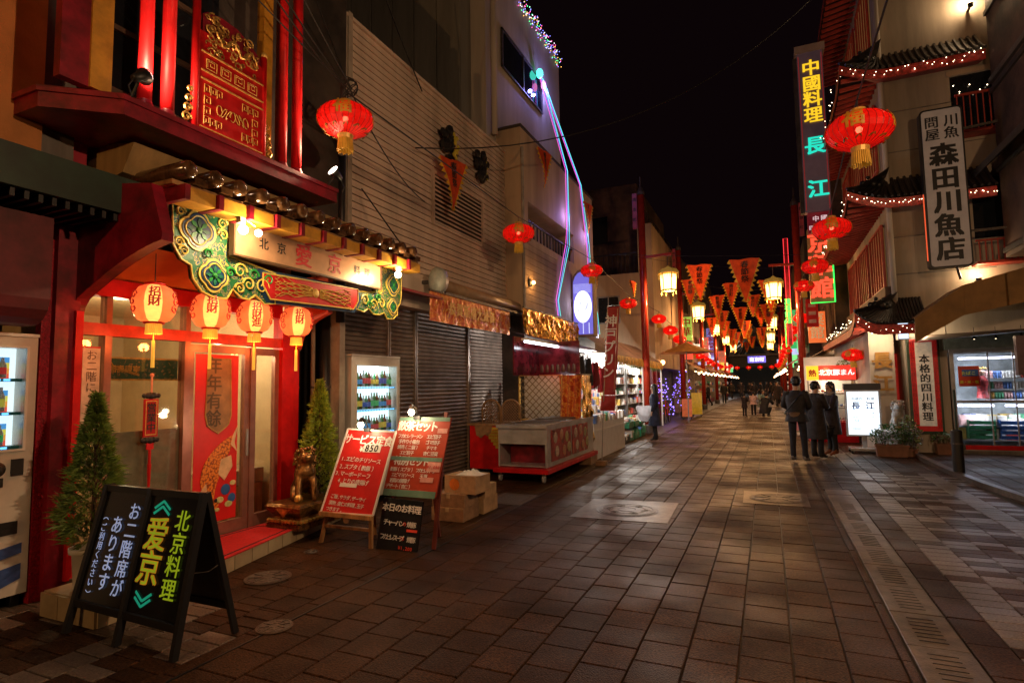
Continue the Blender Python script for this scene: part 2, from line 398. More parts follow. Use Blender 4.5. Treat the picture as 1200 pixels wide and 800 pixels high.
# manholes
def manhole(cx, cy, R_, slab, label, mt=m_iron, spir=True):
    t = thing('manhole_cover', label, 'manhole cover', (cx, cy, 0))
    if slab:
        q = B(); q.prism([(x, y, -.03) for x, y in slab], (0, 0, .035)); q.build('slab', m_slab, t)
    q = B(); q.disc((cx, cy, .0055), R_*1.06, 40, h=.003); q.build('rim', m_slab if not slab else m_iron, t)
    q = B(); q.disc((cx, cy, .0085), R_*.97, 40, h=.004); c = q.build('cover', mt, t)
    q = B()
    for rr in (.88, .62, .3): q.tube([(cx+R_*rr*cos(a*pi/16), cy+R_*rr*sin(a*pi/16), .0125) for a in range(32)], .003, 4, closed=True)
    if spir:
        for a in range(6):
            u = a*pi/3; ox, oy = cx+R_*.62*cos(u), cy+R_*.62*sin(u)
            q.tube([(ox+R_*.20*(1-s/14)*cos(s*.9+u), oy+R_*.20*(1-s/14)*sin(s*.9+u), .0125) for s in range(13)], .003, 4)
    else:
        for a in range(8): q.beam((cx+R_*.3*cos(a*pi/4), cy+R_*.3*sin(a*pi/4), .014), (cx+R_*.85*cos(a*pi/4), cy+R_*.85*sin(a*pi/4), .014), .012, .008)
    q.build('relief', mt, c)
manhole(-1.81, 7.80, .39, [(-2.42,7.16),(-1.19,7.22),(-1.23,8.5),(-2.44,8.42)], 'round spiral-patterned manhole cover in a pale slab, mid street by the boxes')
manhole(.04, 9.28, .35, [(-.40,8.80),(.45,8.80),(.45,9.79),(-.42,9.78)], 'smaller ringed manhole cover in a tan slab near the street centre', spir=False)
manhole(-4.2, 3.95, .19, None, 'round reddish manhole cover before the restaurant step', spir=False)
manhole(-3.30, 3.17, .12, None, 'tiny round access cover by the gutter line beside the chalkboard sign', spir=False)
manhole(-4.42, 4.72, .07, None, 'smallest round valve cap between the step and the red easel board', spir=False)
q = B(); q.box(-3.30, -3.283, .8, 14, -.012, .001); q.build('gutter_slot', m_black, pav)
gr = thing('floor_grating', 'pale rectangular floor frame beside the stacked cardboard boxes', 'grating', (-3.1, 8.4, 0))
q = B()
for r_ in ((-3.9,-3.3,7.6,7.7),(-3.9,-3.3,8.3,8.4),(-3.9,-3.8,7.7,8.3),(-3.4,-3.3,7.7,8.3)): q.box(*r_, -.03, .004)
q.build('frame', m_slab, gr); B().box(-3.8,-3.4,7.7,8.3,-.03,.001).build('plate', m_iron, gr)
# right kerb that bends round into the side alley
q = B()
ks = [(2.98,16.0),(2.90,14.5),(2.92,12.6),(3.02,11.2),(3.2,9.9),(3.6,8.6),(4.4,7.2),(5.6,6.0)]
kb = thing('kerb', 'low pale kerb bending from the bollard into the side alley', 'kerb', (3, 12, 0))
for a, c in zip(ks, ks[1:]):
    q = B(); q.beam((a[0],a[1],.035), (c[0],c[1],.035), .12, .09); q.build('kerb_stone', m_slab, kb)

OY1, OY2 = 2.62, 2.88
# ================================================================== LEFT: neighbour with vending machine
nb = thing('corner_building', 'orange-brown rendered building at the left edge above a dark green awning', 'building', (-6.5, 1.5, 0))
B().box(-9, -5.38, -3, OY1, 3.3, 9).build('wall', mat('orange_render', (.52,.20,.055), .8, var=.12, vs=2, bump=.3, bs=60), nb)
q = B()
for z in (3.3, 4.15, 5.05, 5.95, 6.85): q.box(-7, -5.56, 2.26, 2.62, z+.01, z+.88)
for i in range(5): B().box(-7, -5.42, OY1+.01, OY2, 3.31+.9*i, 4.19+.9*i).build('concrete_panel', m_conc, nb)
B().box(-9, -6.3, -3, 2.8, 0, 3.3).build('wall', m_dark, nb)
B().box(-5.55, -4.9, -1, 3.30, 3.19, 3.50).build('awning_fascia', mat('dark_green_metal', (.012,.035,.02), .5, var=.3, vs=2), nb)
q = B()
for i in range(30): q.box(-6.2, -4.93, .6+.09*i, .63+.09*i, 3.12, 3.18)
q.build('awning_slats', m_black, nb, kind='stuff')
q = B(); pr = [(-5.5,3.1),(-5.15,3.08)]+[(-5.15+.22*cos(a)-.22, 2.45+.22*sin(a)) for a in [-.1,-.5,-.9,-1.3,-1.57]]+[(-5.5,2.23)]
q.prism([(x, 1.2, z) for x, z in pr], (0, 1.42, 0)); tag(q.build('rolled_blind', mat('maroon_canvas', (.12,.012,.018), .6, var=.3, vs=3)), 'dark maroon canvas blind with rounded bottom above the left vending machine', 'blind')

def vending(loc, w, h, d, label, win, cols, glowc, es):
    """front faces +X; local origin at the front bottom centre"""
    x, y, z = loc
    t = thing('vending_machine', label, 'vending machine', (x-d/2, y, 0))
    y0, y1 = y-w/2, y+w/2; wy0, wy1, wz0, wz1 = win
    body = mat('cream_enamel', (.62,.57,.50), .3, var=.05, coat=.4)
    q = B()
    q.box(x-d, x-.16, y0, y1, .10, h); q.box(x-.16, x, y0, wy0, .10, h); q.box(x-.16, x, wy1, y1, .10, h); q.box(x-.16, x, wy0, wy1, .10, wz0); q.box(x-.16, x, wy0, wy1, wz1, h)
    q.build('cabinet', body, t)
    B().box(x-d+.02, x+.012, y0-.004, y1+.004, h+.003, h+.03).build('top_cap', m_whp, t)
    for s in (y0+.06, y1-.06): B().box(x-.1, x-.04, s-.03, s+.03, 0, .1).build('foot', m_black, t)
    B().quad((x-.15,wy0,wz0),(x-.15,wy1,wz0),(x-.15,wy1,wz1),(x-.15,wy0,wz1)).build('backlit_panel', glow(label[:12]+'_panel', glowc, es), t)
    B().box(x-.004, x+.004, wy0, wy1, wz0, wz1).build('pane', m_pane, t)
    q = B(); fr = .018
    q.box(x, x+.014, wy0-fr, wy1+fr, wz1, wz1+fr); q.box(x, x+.014, wy0-fr, wy1+fr, wz0-fr, wz0); q.box(x, x+.014, wy0-fr, wy0, wz0, wz1); q.box(x, x+.014, wy1, wy1+fr, wz0, wz1)
    q.build('window_frame', m_whp, t)
    rows = 3; hh = (wz1-wz0)/rows
    for r_ in range(rows):
        zb = wz0 + hh*r_ + .03
        sh = B().box(x-.14, x-.02, wy0+.01, wy1-.01, zb-.03, zb-.006).build('shelf', mat('teal_shelf', (.03,.25,.26), .4), t)
        bt = B(); nbt = int((wy1-wy0-.06)/.064)
        for i in range(nbt): bt.box(x-.018, x-.008, wy0+.045+.064*i, wy0+.085+.064*i, zb-.026, zb-.010)
        bt.build('price_button', glow('lit_blue_button', (.15,.5,1), 3), sh)
        for i in range(nbt):
            cy = wy0+.06+.064*i; c = cols[(i*5+r_*3+i//3) % len(cols)]; hb = hh*.72 if (i//3+r_) % 2 else hh*.60
            q = B(); q.lathe((x-.08, cy, zb), [(.001,0),(.027,.001),(.028,hb*.62),(.012,hb*.85),(.012,hb),(.001,hb)], 10)
            q.lathe((x-.08, cy, zb), [(.0285,hb*.18),(.029,hb*.2),(.029,hb*.5),(.0285,hb*.52)], 10, m=1)
            q.build('drink', [mat('drink_%d' % (i % 3), ((.85,.85,.82),(.10,.35,.10),(.30,.10,.03))[i % 3], .2, var=.05, clear=.2), mat('label_%s' % str(c), c, .4, emis=c, es=.35)], t, smooth=True)  # labels given a glow of their own so they look brighter
    return t
vm = vending((-5.55, 2.20, 0), 1.10, 2.15, .6, 'white vending machine at the far left with green bottles and blue stripes', (1.72, 2.67, 1.25, 2.06),
        [(.05,.6,.15),(.9,.25,.1),(.9,.05,.05),(.9,.8,.1)], (.85,.95,1.0), 1.6)
q = B()
for i, c in enumerate([(1,.10,.05),(1,.45,.03),(.9,.8,.05),(.1,.6,.15),(.05,.35,.8),(.85,.9,1)]*2):
    pass
for zz in (1.27, 1.54, 1.81):
    for i in range(4): q.add([(-5.695,1.74,zz+.045*i),(-5.695,2.625,zz+.045*i),(-5.695,2.625,zz+.045*(i+1)),(-5.695,1.74,zz+.045*(i+1))], [(0,1,2,3)], i)
q.build('backdrop_stripe', [glow('stripe_red', (1,.10,.06), 1.1), glow('stripe_orange', (1,.35,.05), 1.1), glow('stripe_yellow', (.9,.75,.1), 1.0), glow('stripe_blue', (.1,.4,.9), 1.0)], vm)
q = B().lathe((-5.545, 2.50, 1.10), [(.001,.0),(.05,.0),(.06,.02),(.03,.045),(.001,.05)], 16, axis='x'); q.build('coin_dial', m_black, vm)
B().box(-5.56, -5.53, 2.60, 2.68, 1.04, 1.17).build('coin_slot', m_black, vm); B().box(-5.56, -5.535, 2.40, 2.55, .96, 1.03).build('note_slot', m_black, vm)
B().box(-5.56, -5.535, 2.50, 2.66, .58, .68).build('coin_tray', m_black, vm)
m_blue = mat('blue_livery', (.05,.10,.32), .35)
for pts in ([(2.10,.18),(2.30,.18),(2.48,.38),(2.70,.42),(2.70,.50),(2.44,.46),(2.25,.28),(2.10,.28)], [(2.2,.15),(2.5,.15),(2.70,.22),(2.70,.34),(2.52,.31)]):
    B().prism([(-5.549, y, z) for y, z in pts], (.004, 0, 0)).build('blue_stripe', m_blue, vm)
lamp('vending_light', (-5.62, 2.2, 2.0), 1.4, (.75,.85,1), .25, vm)

# ================================================================== LEFT: the restaurant
rs = thing('restaurant', 'red and gold restaurant front with balcony, painted beams and glass doors', 'restaurant building', (-5.6, 4.3, 0))
m_yelwall = mat('warm_interior_wall', (.62,.46,.26), .7, var=.06)
# walls round the opening, room behind
q = B(); q.box(-9, -5.66, 2.84, 3.0, 0, 4.0); q.box(-9, -5.66, 5.52, 5.62, 0, 4.0); q.box(-9, -8.9, 3, 5.52, 0, 3); q.box(-8.9, -5.66, 3.0, 5.52, 2.8, 2.95); q.build('interior_wall', m_yelwall, rs)
B().box(-8.9, -5.62, 3.0, 5.52, .10, .13).build('interior_floor', m_card2, rs)
B().box(-5.66, -5.48, 2.83, 3.02, 0, 4.0).build('pillar_core', m_redd, rs)
B().box(-5.62, -5.54, 2.76, 2.96, 0, 3.0).build('textured_pillar', m_redglit, rs)
# wing bracket, left (dark outside, its lit inner edge painted as a brighter red strip)
def wing(y0, y1, name, pr, mt):
    q = B(); q.prism([(x, y0, z) for x, z in pr], (0, y1-y0, 0)); return q.build(name, mt, rs)
arc = [(-5.54,2.36),(-5.52,2.44),(-5.459,2.512),(-5.32,2.583),(-5.179,2.647),(-5.06,2.70),(-4.942,2.748),(-4.85,2.783),(-4.745,2.815),(-4.65,2.845),(-4.553,2.87),(-4.46,2.888),(-4.377,2.90)]
wing(2.98, 3.08, 'wing_bracket', [(-5.62,0)]+[(-5.54,0)]+arc+[(-4.37,2.96),(-4.53,3.39),(-5.62,3.55)], m_redd)
q = B()
for (a, c) in zip(arc, arc[1:]): q.quad((a[0],3.083,a[1]),(c[0],3.083,c[1]),(c[0],3.083,c[1]+.05),(a[0],3.083,a[1]+.05))
q.build('bracket_edge', m_red, rs)
arc2 = [(-5.44,2.20),(-5.40,2.34),(-5.30,2.46),(-5.16,2.55),(-5.0,2.61),(-4.94,2.63)]
wing(5.52, 5.60, 'wing_bracket', [(-5.62,2.2)]+arc2+[(-4.94,3.1),(-5.62,3.1)], mat('lamplit_bracket_red', (.62,.06,.012), .5, var=.08))  # orange red has the lantern light on this bracket put into its colour
# red jamb columns and transom
for (x0, x1, y0, y1) in ((-5.56,-5.44,2.97,3.03), (-5.58,-5.42,5.27,5.45), (-5.58,-5.46,5.46,5.58)): B().box(x0, x1, y0, y1, .12, 2.62 if y0 > 4 else 2.4).build('red_column', m_red, rs)
B().box(-5.555, -5.445, 3.03, 5.27, 2.20, 2.31).build('transom_rail', mat('salmon_frame', (.60,.05,.035), .4), rs)
B().box(-5.57, -5.43, 3.03, 5.27, 2.56, 2.72).build('red_lintel', m_red, rs)
for y in (3.25, 4.03, 4.87): B().box(-5.55, -5.45, y-.025, y+.025, 2.31, 2.56).build('transom_mullion', m_frame, rs)
for (a, c) in ((3.03,3.22),(3.28,4.0),(4.06,4.84),(4.9,5.27)): B().box(-5.503, -5.497, a, c, 2.31, 2.56).build('transom_pane', m_pane, rs)
# glazed bays and door
for y in (3.25, 4.03, 4.86): B().box(-5.55, -5.45, y-.03, y+.03, .13, 2.20).build('mullion', m_frame, rs)
for (a, c) in ((3.03,3.22),(3.28,4.0)):
    q = B().box(-5.504, -5.496, a, c, .38, 2.2).build('window', m_pane, rs)
for (a, c, n) in ((3.03,3.22,'sill_panel'),(3.28,4.0,'sill_panel')): B().box(-5.55, -5.45, a, c, .13, .38).build(n, m_frame, rs)
m_frost = mat('frosted_film', (.55,.45,.32), .6, clear=.25)
B().box(-5.512, -5.507, 3.28, 4.0, .38, 1.32).build('frosted_film', m_frost, rs)
dd = B(); 
for (a, c, z0, z1) in ((4.06,4.12,.14,2.18),(4.76,4.83,.14,2.18),(4.12,4.76,2.10,2.18),(4.12,4.76,.14,.27)): dd.box(-5.53, -5.47, a, c, z0, z1)
dd = dd.build('sliding_door', m_frame, rs); B().box(-5.503, -5.497, 4.12, 4.76, .27, 2.10).build('pane', m_pane, dd)
B().box(-5.465, -5.45, 4.78, 4.81, .95, 1.25).build('handle', m_alu, dd)
sd = B()
for (a, c, z0, z1) in ((4.89,4.93,.14,2.18),(5.21,5.27,.14,2.18),(4.93,5.21,2.10,2.18),(4.93,5.21,.14,.27)): sd.box(-5.54, -5.48, a, c, z0, z1)
sd = sd.build('side_light', m_frame, rs); B().box(-5.513, -5.507, 4.93, 5.21, .27, 2.10).build('pane', m_pane, sd)
# soffit above the lanterns
q = B(); q.quad((-5.5,3.08,2.72),(-5.5,5.52,2.72),(-4.93,5.52,2.96),(-4.93,3.08,2.96)); q.build('soffit', mat('orange_soffit', (.58,.17,.035), .6, var=.06), rs)
# furniture glimpsed inside
for k_, (x, y, z, w, d_, h) in enumerate([(-6.4,4.95,.14,.5,.5,.72),(-6.9,3.55,.14,.8,.6,.75)]):
    t = thing('table', ('small cream cabinet inside behind the right-hand glass' , 'dark table inside behind the frosted window')[k_], 'table', (x,y,z))
    B().box(x-w/2, x+w/2, y-d_/2, y+d_/2, h-.04, h).build('top', m_wood if k_ else m_cream, t)
    for sx in (-1,1):
        for sy in (-1,1): B().box(x+sx*(w/2-.03)-.02, x+sx*(w/2-.03)+.02, y+sy*(d_/2-.03)-.02, y+sy*(d_/2-.03)+.02, z, h-.04).build('leg', m_wood, t)
cab = thing('wall_cabinet', 'pale box-shaped cabinet seen through the door side light', 'cabinet', (-6.1, 5.2, .2))
B().box(-6.5,-5.9,4.98,5.45,.55,.72).build('body', m_cream, cab); B().box(-6.5,-5.9,5.0,5.43,.14,.54).build('base', m_wood, cab)
rl = thing('ceiling_lamp', 'warm globe lamp on the ceiling inside the restaurant', 'lamp', (-6.6, 4.3, 2.6))
B().ball((-6.6,4.3,2.62), .10, 12).build('globe', glow('warm_globe', (1,.75,.4), 9), rl, smooth=True); B().cyl((-6.6,4.3,2.72),(-6.6,4.3,2.8), .03).build('stem', m_black, rl)
lamp('room_light', (-6.6, 4.0, 2.35), 75, (1,.72,.40), .12, rl)
lamp('room_light', (-6.1, 4.9, 2.2), 35, (1,.72,.45), .12, rl)
# counter frieze seen through the glass
fz = thing('wall_frieze', 'long ornamental painted frieze behind the window glass', 'frieze', (-5.62, 3.7, 1.8))
B().box(-5.60, -5.585, 3.28, 4.02, 1.80, 2.02).build('panel', pattern('frieze_pattern', [(0,(.03,.10,.06)),(.25,(.30,.20,.08)),(.33,(.05,.14,.10)),(.5,(.35,.10,.05))], 22, kind='edge'), fz)
q = B(); q.tube([(-5.58, 3.32+.03*(1-cos(a)), 1.91+.07*sin(a)) if a < pi else (-5.58, 3.62, 1.91+.07*sin(a)) for a in [0.3,pi/2,2.8,4,5.2]], .006, 5, closed=True)
q.box(-5.583,-5.575,3.28,4.02,1.80,1.815); q.box(-5.583,-5.575,3.28,4.02,2.005,2.02); q.text('福壽康寧', (-5.584, 3.48, 1.91), (0,1,0), (0,0,1), .075, bold=.02)
q.build('gilt_border', m_goldp, fz)
# paper notice in the narrow left window
nt_ = thing('paper_notice', 'tall white paper notice with brown handwriting and red edge in the narrow left window', 'notice', (-5.49, 3.12, 1.3))
B().box(-5.493, -5.488, 3.06, 3.205, 1.32, 2.10).build('sheet', mat('white_paper', (.72,.62,.5), .7), nt_)
B().box(-5.488, -5.486, 3.06, 3.205, 2.085, 2.10).build('red_edge', m_lr, nt_)
q = B(); q.text('お二階に20席', (-5.487, 3.135, 2.07), (0,1,0), (0,0,1), .095, vert=True, bold=0); q.build('lettering', mat('brown_ink', (.12,.06,.03), .6), nt_)
# koi banner on the door
kb_ = thing('koi_banner', 'red hanging banner with an orange koi and gold characters on the glass door', 'banner', (-5.46, 4.4, .2))
B().box(-5.462, -5.456, 4.13, 4.66, .30, 2.08).build('cloth', mat('red_silk', (.62,.012,.010), .45, var=.06, emis=(1,.02,.02), es=.02), kb_)
q = B(); pts = [(4.27,2.04),(4.55,2.04),(4.57,1.42),(4.54,1.32),(4.49,1.28),(4.41,1.23),(4.33,1.28),(4.28,1.32),(4.25,1.42)]
q.prism([(-5.455, y, z) for y, z in pts], (.003,0,0)); q.build('brown_cartouche', mat('gold_brown_print', (.30,.16,.06), .5), kb_)
q = B(); q.tube([(-5.45, y, z) for y, z in pts], .007, 5, closed=True); q.build('cartouche_outline', mat('olive_gold', (.42,.28,.08), .5), kb_)
q = B(); q.text('年年有餘', (-5.451, 4.35, 2.06), (0,1,0), (0,0,1), .19, vert=True, bold=.02); q.build('lettering', mat('dark_gold_ink', (.10,.06,.02), .5), kb_)
m_koi = pattern('koi_scales', [(0,(.75,.25,.03)),(.45,(.62,.16,.02)),(.62,(.25,.06,.01))], 42, kind='vor', bump=.1, warp=.05)
body = []; n = 18
def koi(t):   # spine from tail (top right) down to head (bottom right)
    y = 4.60 - .33*sin(t*pi*.72) + .06*t; z = 1.18 - .74*t; w = .02+.095*sin(min(1, t*1.12)*pi)**.8 if t < .92 else .045
    return y, z, w
L_ = []; R_ = []
for i in range(n+1):
    t = i/n; y, z, w = koi(t); y2, z2, _ = koi(min(1, t+.02)); y1, z1, _ = koi(max(0, t-.02)); d = Vector((y2-y1, z2-z1)).normalized(); nn = Vector((-d.y, d.x))
    L_.append((-5.452, y+nn.x*w, z+nn.y*w)); R_.append((-5.452, y-nn.x*w, z-nn.y*w))
q = B(); q.prism(L_ + R_[::-1], (.004,0,0)); q.build('koi_body', m_koi, kb_)
q = B()
for (pts) in ([(4.60,1.20),(4.66,1.30),(4.62,1.12),(4.65,1.02),(4.57,1.10)], [(4.45,.95),(4.58,.98),(4.60,.86),(4.50,.72),(4.42,.80)], [(4.28,.72),(4.18,.60),(4.20,.50),(4.30,.56)]): q.prism([(-5.452, y, z) for y, z in pts], (.006,0,0))
q.build('koi_fin', mat('cream_orange_print', (.75,.50,.28), .5), kb_)
q = B()
for (y, z, r_) in ((4.20,.56,.05),(4.26,.49,.045),(4.52,.62,.06),(4.60,.52,.05)): q.lathe((-5.450,y,z), [(r_,0),(r_*.6,.003),(.001,.003)], 12, axis='x')
q.build('blue_wave', mat('blue_print', (.03,.12,.40), .5), kb_)
q = B()
for (y, z, r_) in ((4.45,.52,.05),(4.56,.46,.05),(4.33,.40,.03),(4.61,.68,.04),(4.42,.42,.03)): q.lathe((-5.449,y,z), [(r_,0),(r_*.6,.003),(.001,.003)], 10, axis='x', sy=.7)
q.build('leaf_print', mat('green_cream_print', (.25,.42,.10), .5, var=.3, vs=20, col2=(.75,.6,.3)), kb_)
q = B(); q.lathe((-5.447,4.40,.52), [(.022,0),(.001,.003)], 12, axis='x'); q.build('koi_eye', m_lk, kb_)
# 営業中 plaque
hp = thing('open_plaque', 'small red hanging plaque with black cloud ends and tassel in the window', 'plaque', (-5.44, 3.66, 1.2))
B().box(-5.45,-5.435,3.585,3.725,1.26,1.62).build('board', m_red, hp)
q = B(); q.box(-5.434,-5.431,3.60,3.71,1.275,1.285); q.box(-5.434,-5.431,3.60,3.71,1.595,1.605); q.box(-5.434,-5.431,3.60,3.607,1.285,1.595); q.box(-5.434,-5.431,3.703,3.71,1.285,1.595); q.build('gilt_line', m_goldp, hp)
q = B(); q.text('営業中', (-5.433,3.655,1.585), (0,1,0), (0,0,1), .095, vert=True, bold=.02); q.build('lettering', m_lk, hp)
for zc, sg in ((1.64,1),(1.24,-1)):
    q = B()
    for dy, r_ in ((-.07,.024),(-.035,.03),(0,.038),(.035,.03),(.07,.024)): q.ball((-5.44,3.655+dy,zc+.012*sg), r_, 10, sx=.4)
    q.build('cloud_end', m_black, hp, smooth=True)
q = B(); q.tube([(-5.44,3.655,1.68),(-5.44,3.655,1.84)], .010, 6); q.ball((-5.44,3.655,1.85), .02, 8); q.build('cord', mat('pinkish_bead', (.75,.35,.25), .5), hp)
q = B(); q.box(-5.445,-5.435,3.62,3.69,1.14,1.20); q.tube([(-5.44,3.655,1.14),(-5.44,3.655,1.0)], .014, 6); q.tube([(-5.44,3.655,1.0),(-5.44,3.655,.78)], [.018,.012], 7); q.build('tassel', m_red, hp)

# step with tiles, red mat
st = thing('entrance_step', 'low cream-tiled entrance step under the red mat', 'step', (-5.1, 4.5, 0))
def stepx(y): return -4.52 - .225*(y-3.3)
q = B(); q.prism([(stepx(3.0)-.02,3.0,0),(stepx(6.05)-.02,6.05,0),(-5.6,6.05,0),(-5.6,3.0,0)], (0,0,.135)); q.build('core', m_slab, st)
m_ct = mat('cream_step_tile', (.42,.33,.20), .4, var=.08, isl=.1, bump=.05)
y = 3.0
while y < 6.0:
    q = B(); a = (stepx(y+.004), y+.004); c = (stepx(y+.246), y+.246)
    q.prism([(a[0]-.016,a[1],.004),(c[0]-.016,c[1],.004),(c[0],c[1],.004),(a[0],a[1],.004)], (0,0,.132)); q.build('step_tile', m_ct, st)
    y += .25
rm = thing('red_mat', 'red doormat with black characters on the entrance step', 'mat', (-5.1,4.5,.14))
q = B(); q.prism([(stepx(3.35)+.006,3.35,.139),(stepx(5.02)+.006,5.02,.139),(-5.42,5.02,.139),(-5.42,3.35,.139)], (0,0,.010)); q.build('carpet', mat('red_carpet', (.55,.010,.014), .85, var=.15, vs=60, bump=.6, bs=160), rm)
q = B(); q.text('歓迎京愛', (-5.12,4.2,.149), (.16,-1,0), (-1,-.16,0), .32, bold=.02, off=.002)
q.tube([(stepx(3.45)-.06,3.45,.151),(stepx(4.9)-.06,4.9,.151),(-5.36,4.9,.151),(-5.36,3.45,.151)], .006, 4, closed=True); q.build('lettering', mat('black_mat_print', (.03,.008,.008), .8), rm)

# ---- painted beam, sign board, canopy
m_orn = pattern('painted_ornament', [(0,(.005,.05,.10)),(.14,(.01,.13,.07)),(.22,(.50,.34,.05)),(.275,(.004,.07,.07)),(.38,(.006,.05,.14)),(.46,(.55,.38,.06)),(.52,(.01,.11,.04))], 13, kind='vor', bump=.5, warp=1.2)
m_blued = mat('deep_blue_paint', (.006,.04,.11), .4, var=.3, vs=12); m_teal = mat('teal_green_paint', (.01,.12,.07), .4, var=.3, vs=12)
m_green = mat('bright_green_paint', (.02,.24,.04), .4, var=.2); m_outl = mat('yellow_gold_outline', (.72,.52,.10), .4, var=.15)
XB = -4.86
def flat(pts, x, d, name, mt, parent): return B().prism([(x, y, z) for y, z in pts], (d,0,0)).build(name, mt, parent)
def outl(pts, x, r_, name, mt, parent, closed=True): return B().tube([(x, y, z) for y, z in pts], r_, 5, closed=closed).build(name, mt, parent)
def quatre(cy, cz, r_, n=48, rot=0, k=.22): return [(cy+r_*(1+k*abs(cos(2*(a+rot))))*.8*cos(a), cz+r_*(1+k*abs(cos(2*(a+rot))))*.8*sin(a)*1.0) for a in [2*pi*i/n for i in range(n)]]
bm = thing('painted_beam', 'cloud-edged beam painted green, blue and gold under the canopy', 'beam', (XB, 5.1, 2.7))
def scallop(path, amp=.025, per=4):
    out = []
    for (a, c) in zip(path, path[1:]+path[:1]):
        a = Vector(a); c = Vector(c); d = c-a; nn = Vector((d.y, -d.x)).normalized()
        for i in range(per): t = i/per; out.append(tuple(a + d*t + nn*(amp*sin(pi*(t*1)))))
    return out
lp = [(3.40,3.40),(3.42,3.02),(3.46,2.96),(3.50,2.90),(3.60,2.86),(3.62,2.74),(3.72,2.63),(3.88,2.58),(4.00,2.60),(4.06,2.70),(4.16,2.63),(4.26,2.62),(4.34,2.68),(4.46,2.60),(4.60,2.62),(4.60,2.95),(4.02,3.03),(4.0,3.42)]
flat(lp, XB-.05, .045, 'left_bracket', m_orn, bm); outl(lp, XB, .011, 'bracket_outline', m_outl, bm)
rp_ = [(6.96,3.40),(6.96,3.05),(6.93,2.92),(6.86,2.84),(6.86,2.74),(6.76,2.67),(6.62,2.66),(6.55,2.74),(6.45,2.70),(6.32,2.69),(6.2,2.76),(6.10,2.70),(5.95,2.72),(5.95,2.95),(6.33,3.0),(6.35,3.42)]
flat(rp_, XB-.05, .045, 'right_bracket', m_orn, bm); outl(rp_, XB, .011, 'bracket_outline', m_outl, bm)
def medal(cy, cz, r_):
    flat(quatre(cy, cz, r_), XB-.01, .020, 'medallion', m_outl, bm); flat(quatre(cy, cz, r_*.86), XB, .016, 'medallion_field', m_blued, bm); outl(quatre(cy, cz, r_*.70), XB+.018, .008, 'medallion_ring', m_outl, bm)
    for i in range(8):
        a = i*pi/4; p0 = (cy+r_*.12*cos(a), cz+r_*.12*sin(a)); p1 = (cy+r_*.62*cos(a), cz+r_*.62*sin(a)); n_ = (-sin(a)*r_*.11, cos(a)*r_*.11); mid = ((p0[0]+p1[0])/2, (p0[1]+p1[1])/2)
        flat([p0, (mid[0]+n_[0], mid[1]+n_[1]), p1, (mid[0]-n_[0], mid[1]-n_[1])], XB+.014, .010, 'petal', m_green if i % 2 else m_teal, bm)
    B().lathe((XB+.022, cy, cz), [(r_*.17,0),(r_*.12,.014),(.001,.018)], 12, axis='x').build('boss', m_green, bm)
medal(3.66, 3.20, .20); medal(3.84, 2.80, .17); medal(6.75, 3.16, .17); medal(6.74, 2.84, .13)
q = B()
for (cy, cz, r_, s) in ((4.14,2.90,.085,1),(4.25,2.78,.075,-1),(4.42,2.78,.09,1),(4.14,2.72,.06,-1),(3.47,3.05,.05,1),(3.52,2.98,.05,-1),(3.92,3.33,.06,1),(3.93,3.22,.06,-1),(3.48,3.34,.05,1),(6.12,2.86,.08,-1),(6.3,2.82,.08,1),(6.48,2.86,.08,-1),(6.45,3.02,.05,1),(6.55,3.33,.05,-1),(4.05,3.05,.05,1)):
    q.tube([(XB+.01, cy+s*r_*(1-i/20)*cos(i*.55), cz+r_*(1-i/20)*sin(i*.55)) for i in range(18)], [.012*(1-i/26) for i in range(18)], 5)
q.build('cloud_scroll', m_outl, bm)
q = B()
for (cy, cz, r_, s) in ((4.30,2.88,.07,1),(4.50,2.86,.06,-1),(4.02,2.86,.06,1),(3.76,3.0,.05,1),(6.2,2.80,.06,1),(6.4,2.92,.06,-1)):
    q.tube([(XB+.016, cy+s*r_*(1-i/16)*cos(i*.6), cz+r_*(1-i/16)*sin(i*.6)) for i in range(14)], [.014*(1-i/22) for i in range(14)], 5)
q.build('cloud_scroll', m_green, bm)
mp_ = [(4.42,2.93),(4.42,2.80),(4.52,2.66),(5.88,2.71),(5.96,2.82),(5.96,2.98)]
flat([(4.36,2.97),(4.36,2.78),(4.49,2.62),(5.92,2.67),(6.03,2.82),(6.03,3.0)], XB-.03, .035, 'panel_border', m_blued, bm)
flat(mp_, XB-.01, .028, 'phoenix_panel', m_red, bm); outl(mp_, XB+.02, .009, 'panel_outline', m_outl, bm)
q = B(); rr = random.Random(5)
q.lathe((XB+.022,5.2,2.82), [(.055,0),(.03,.014),(.001,.016)], 12, axis='x')
for s in (-1, 1):       # two phoenixes with feathered tails
    for k_ in range(11):
        z0 = 2.82 + .011*(k_-3); q.tube([(XB+.024, 5.2+s*(.06+.07*i), 2.82+.010*(k_-5)+.040*sin(i*1.3+k_*1.9)*(i/8)+.010*(k_-5)*i/8) for i in range(9)], [.004,.006,.007,.006,.006,.005,.005,.004,.003], 4)
    q.tube([(XB+.026, 5.2+s*(.05+.02*i), 2.84+.02*sin(i)) for i in range(5)], [.006,.016,.018,.012,.006], 6)
q.build('phoenix_relief', m_goldp, bm)
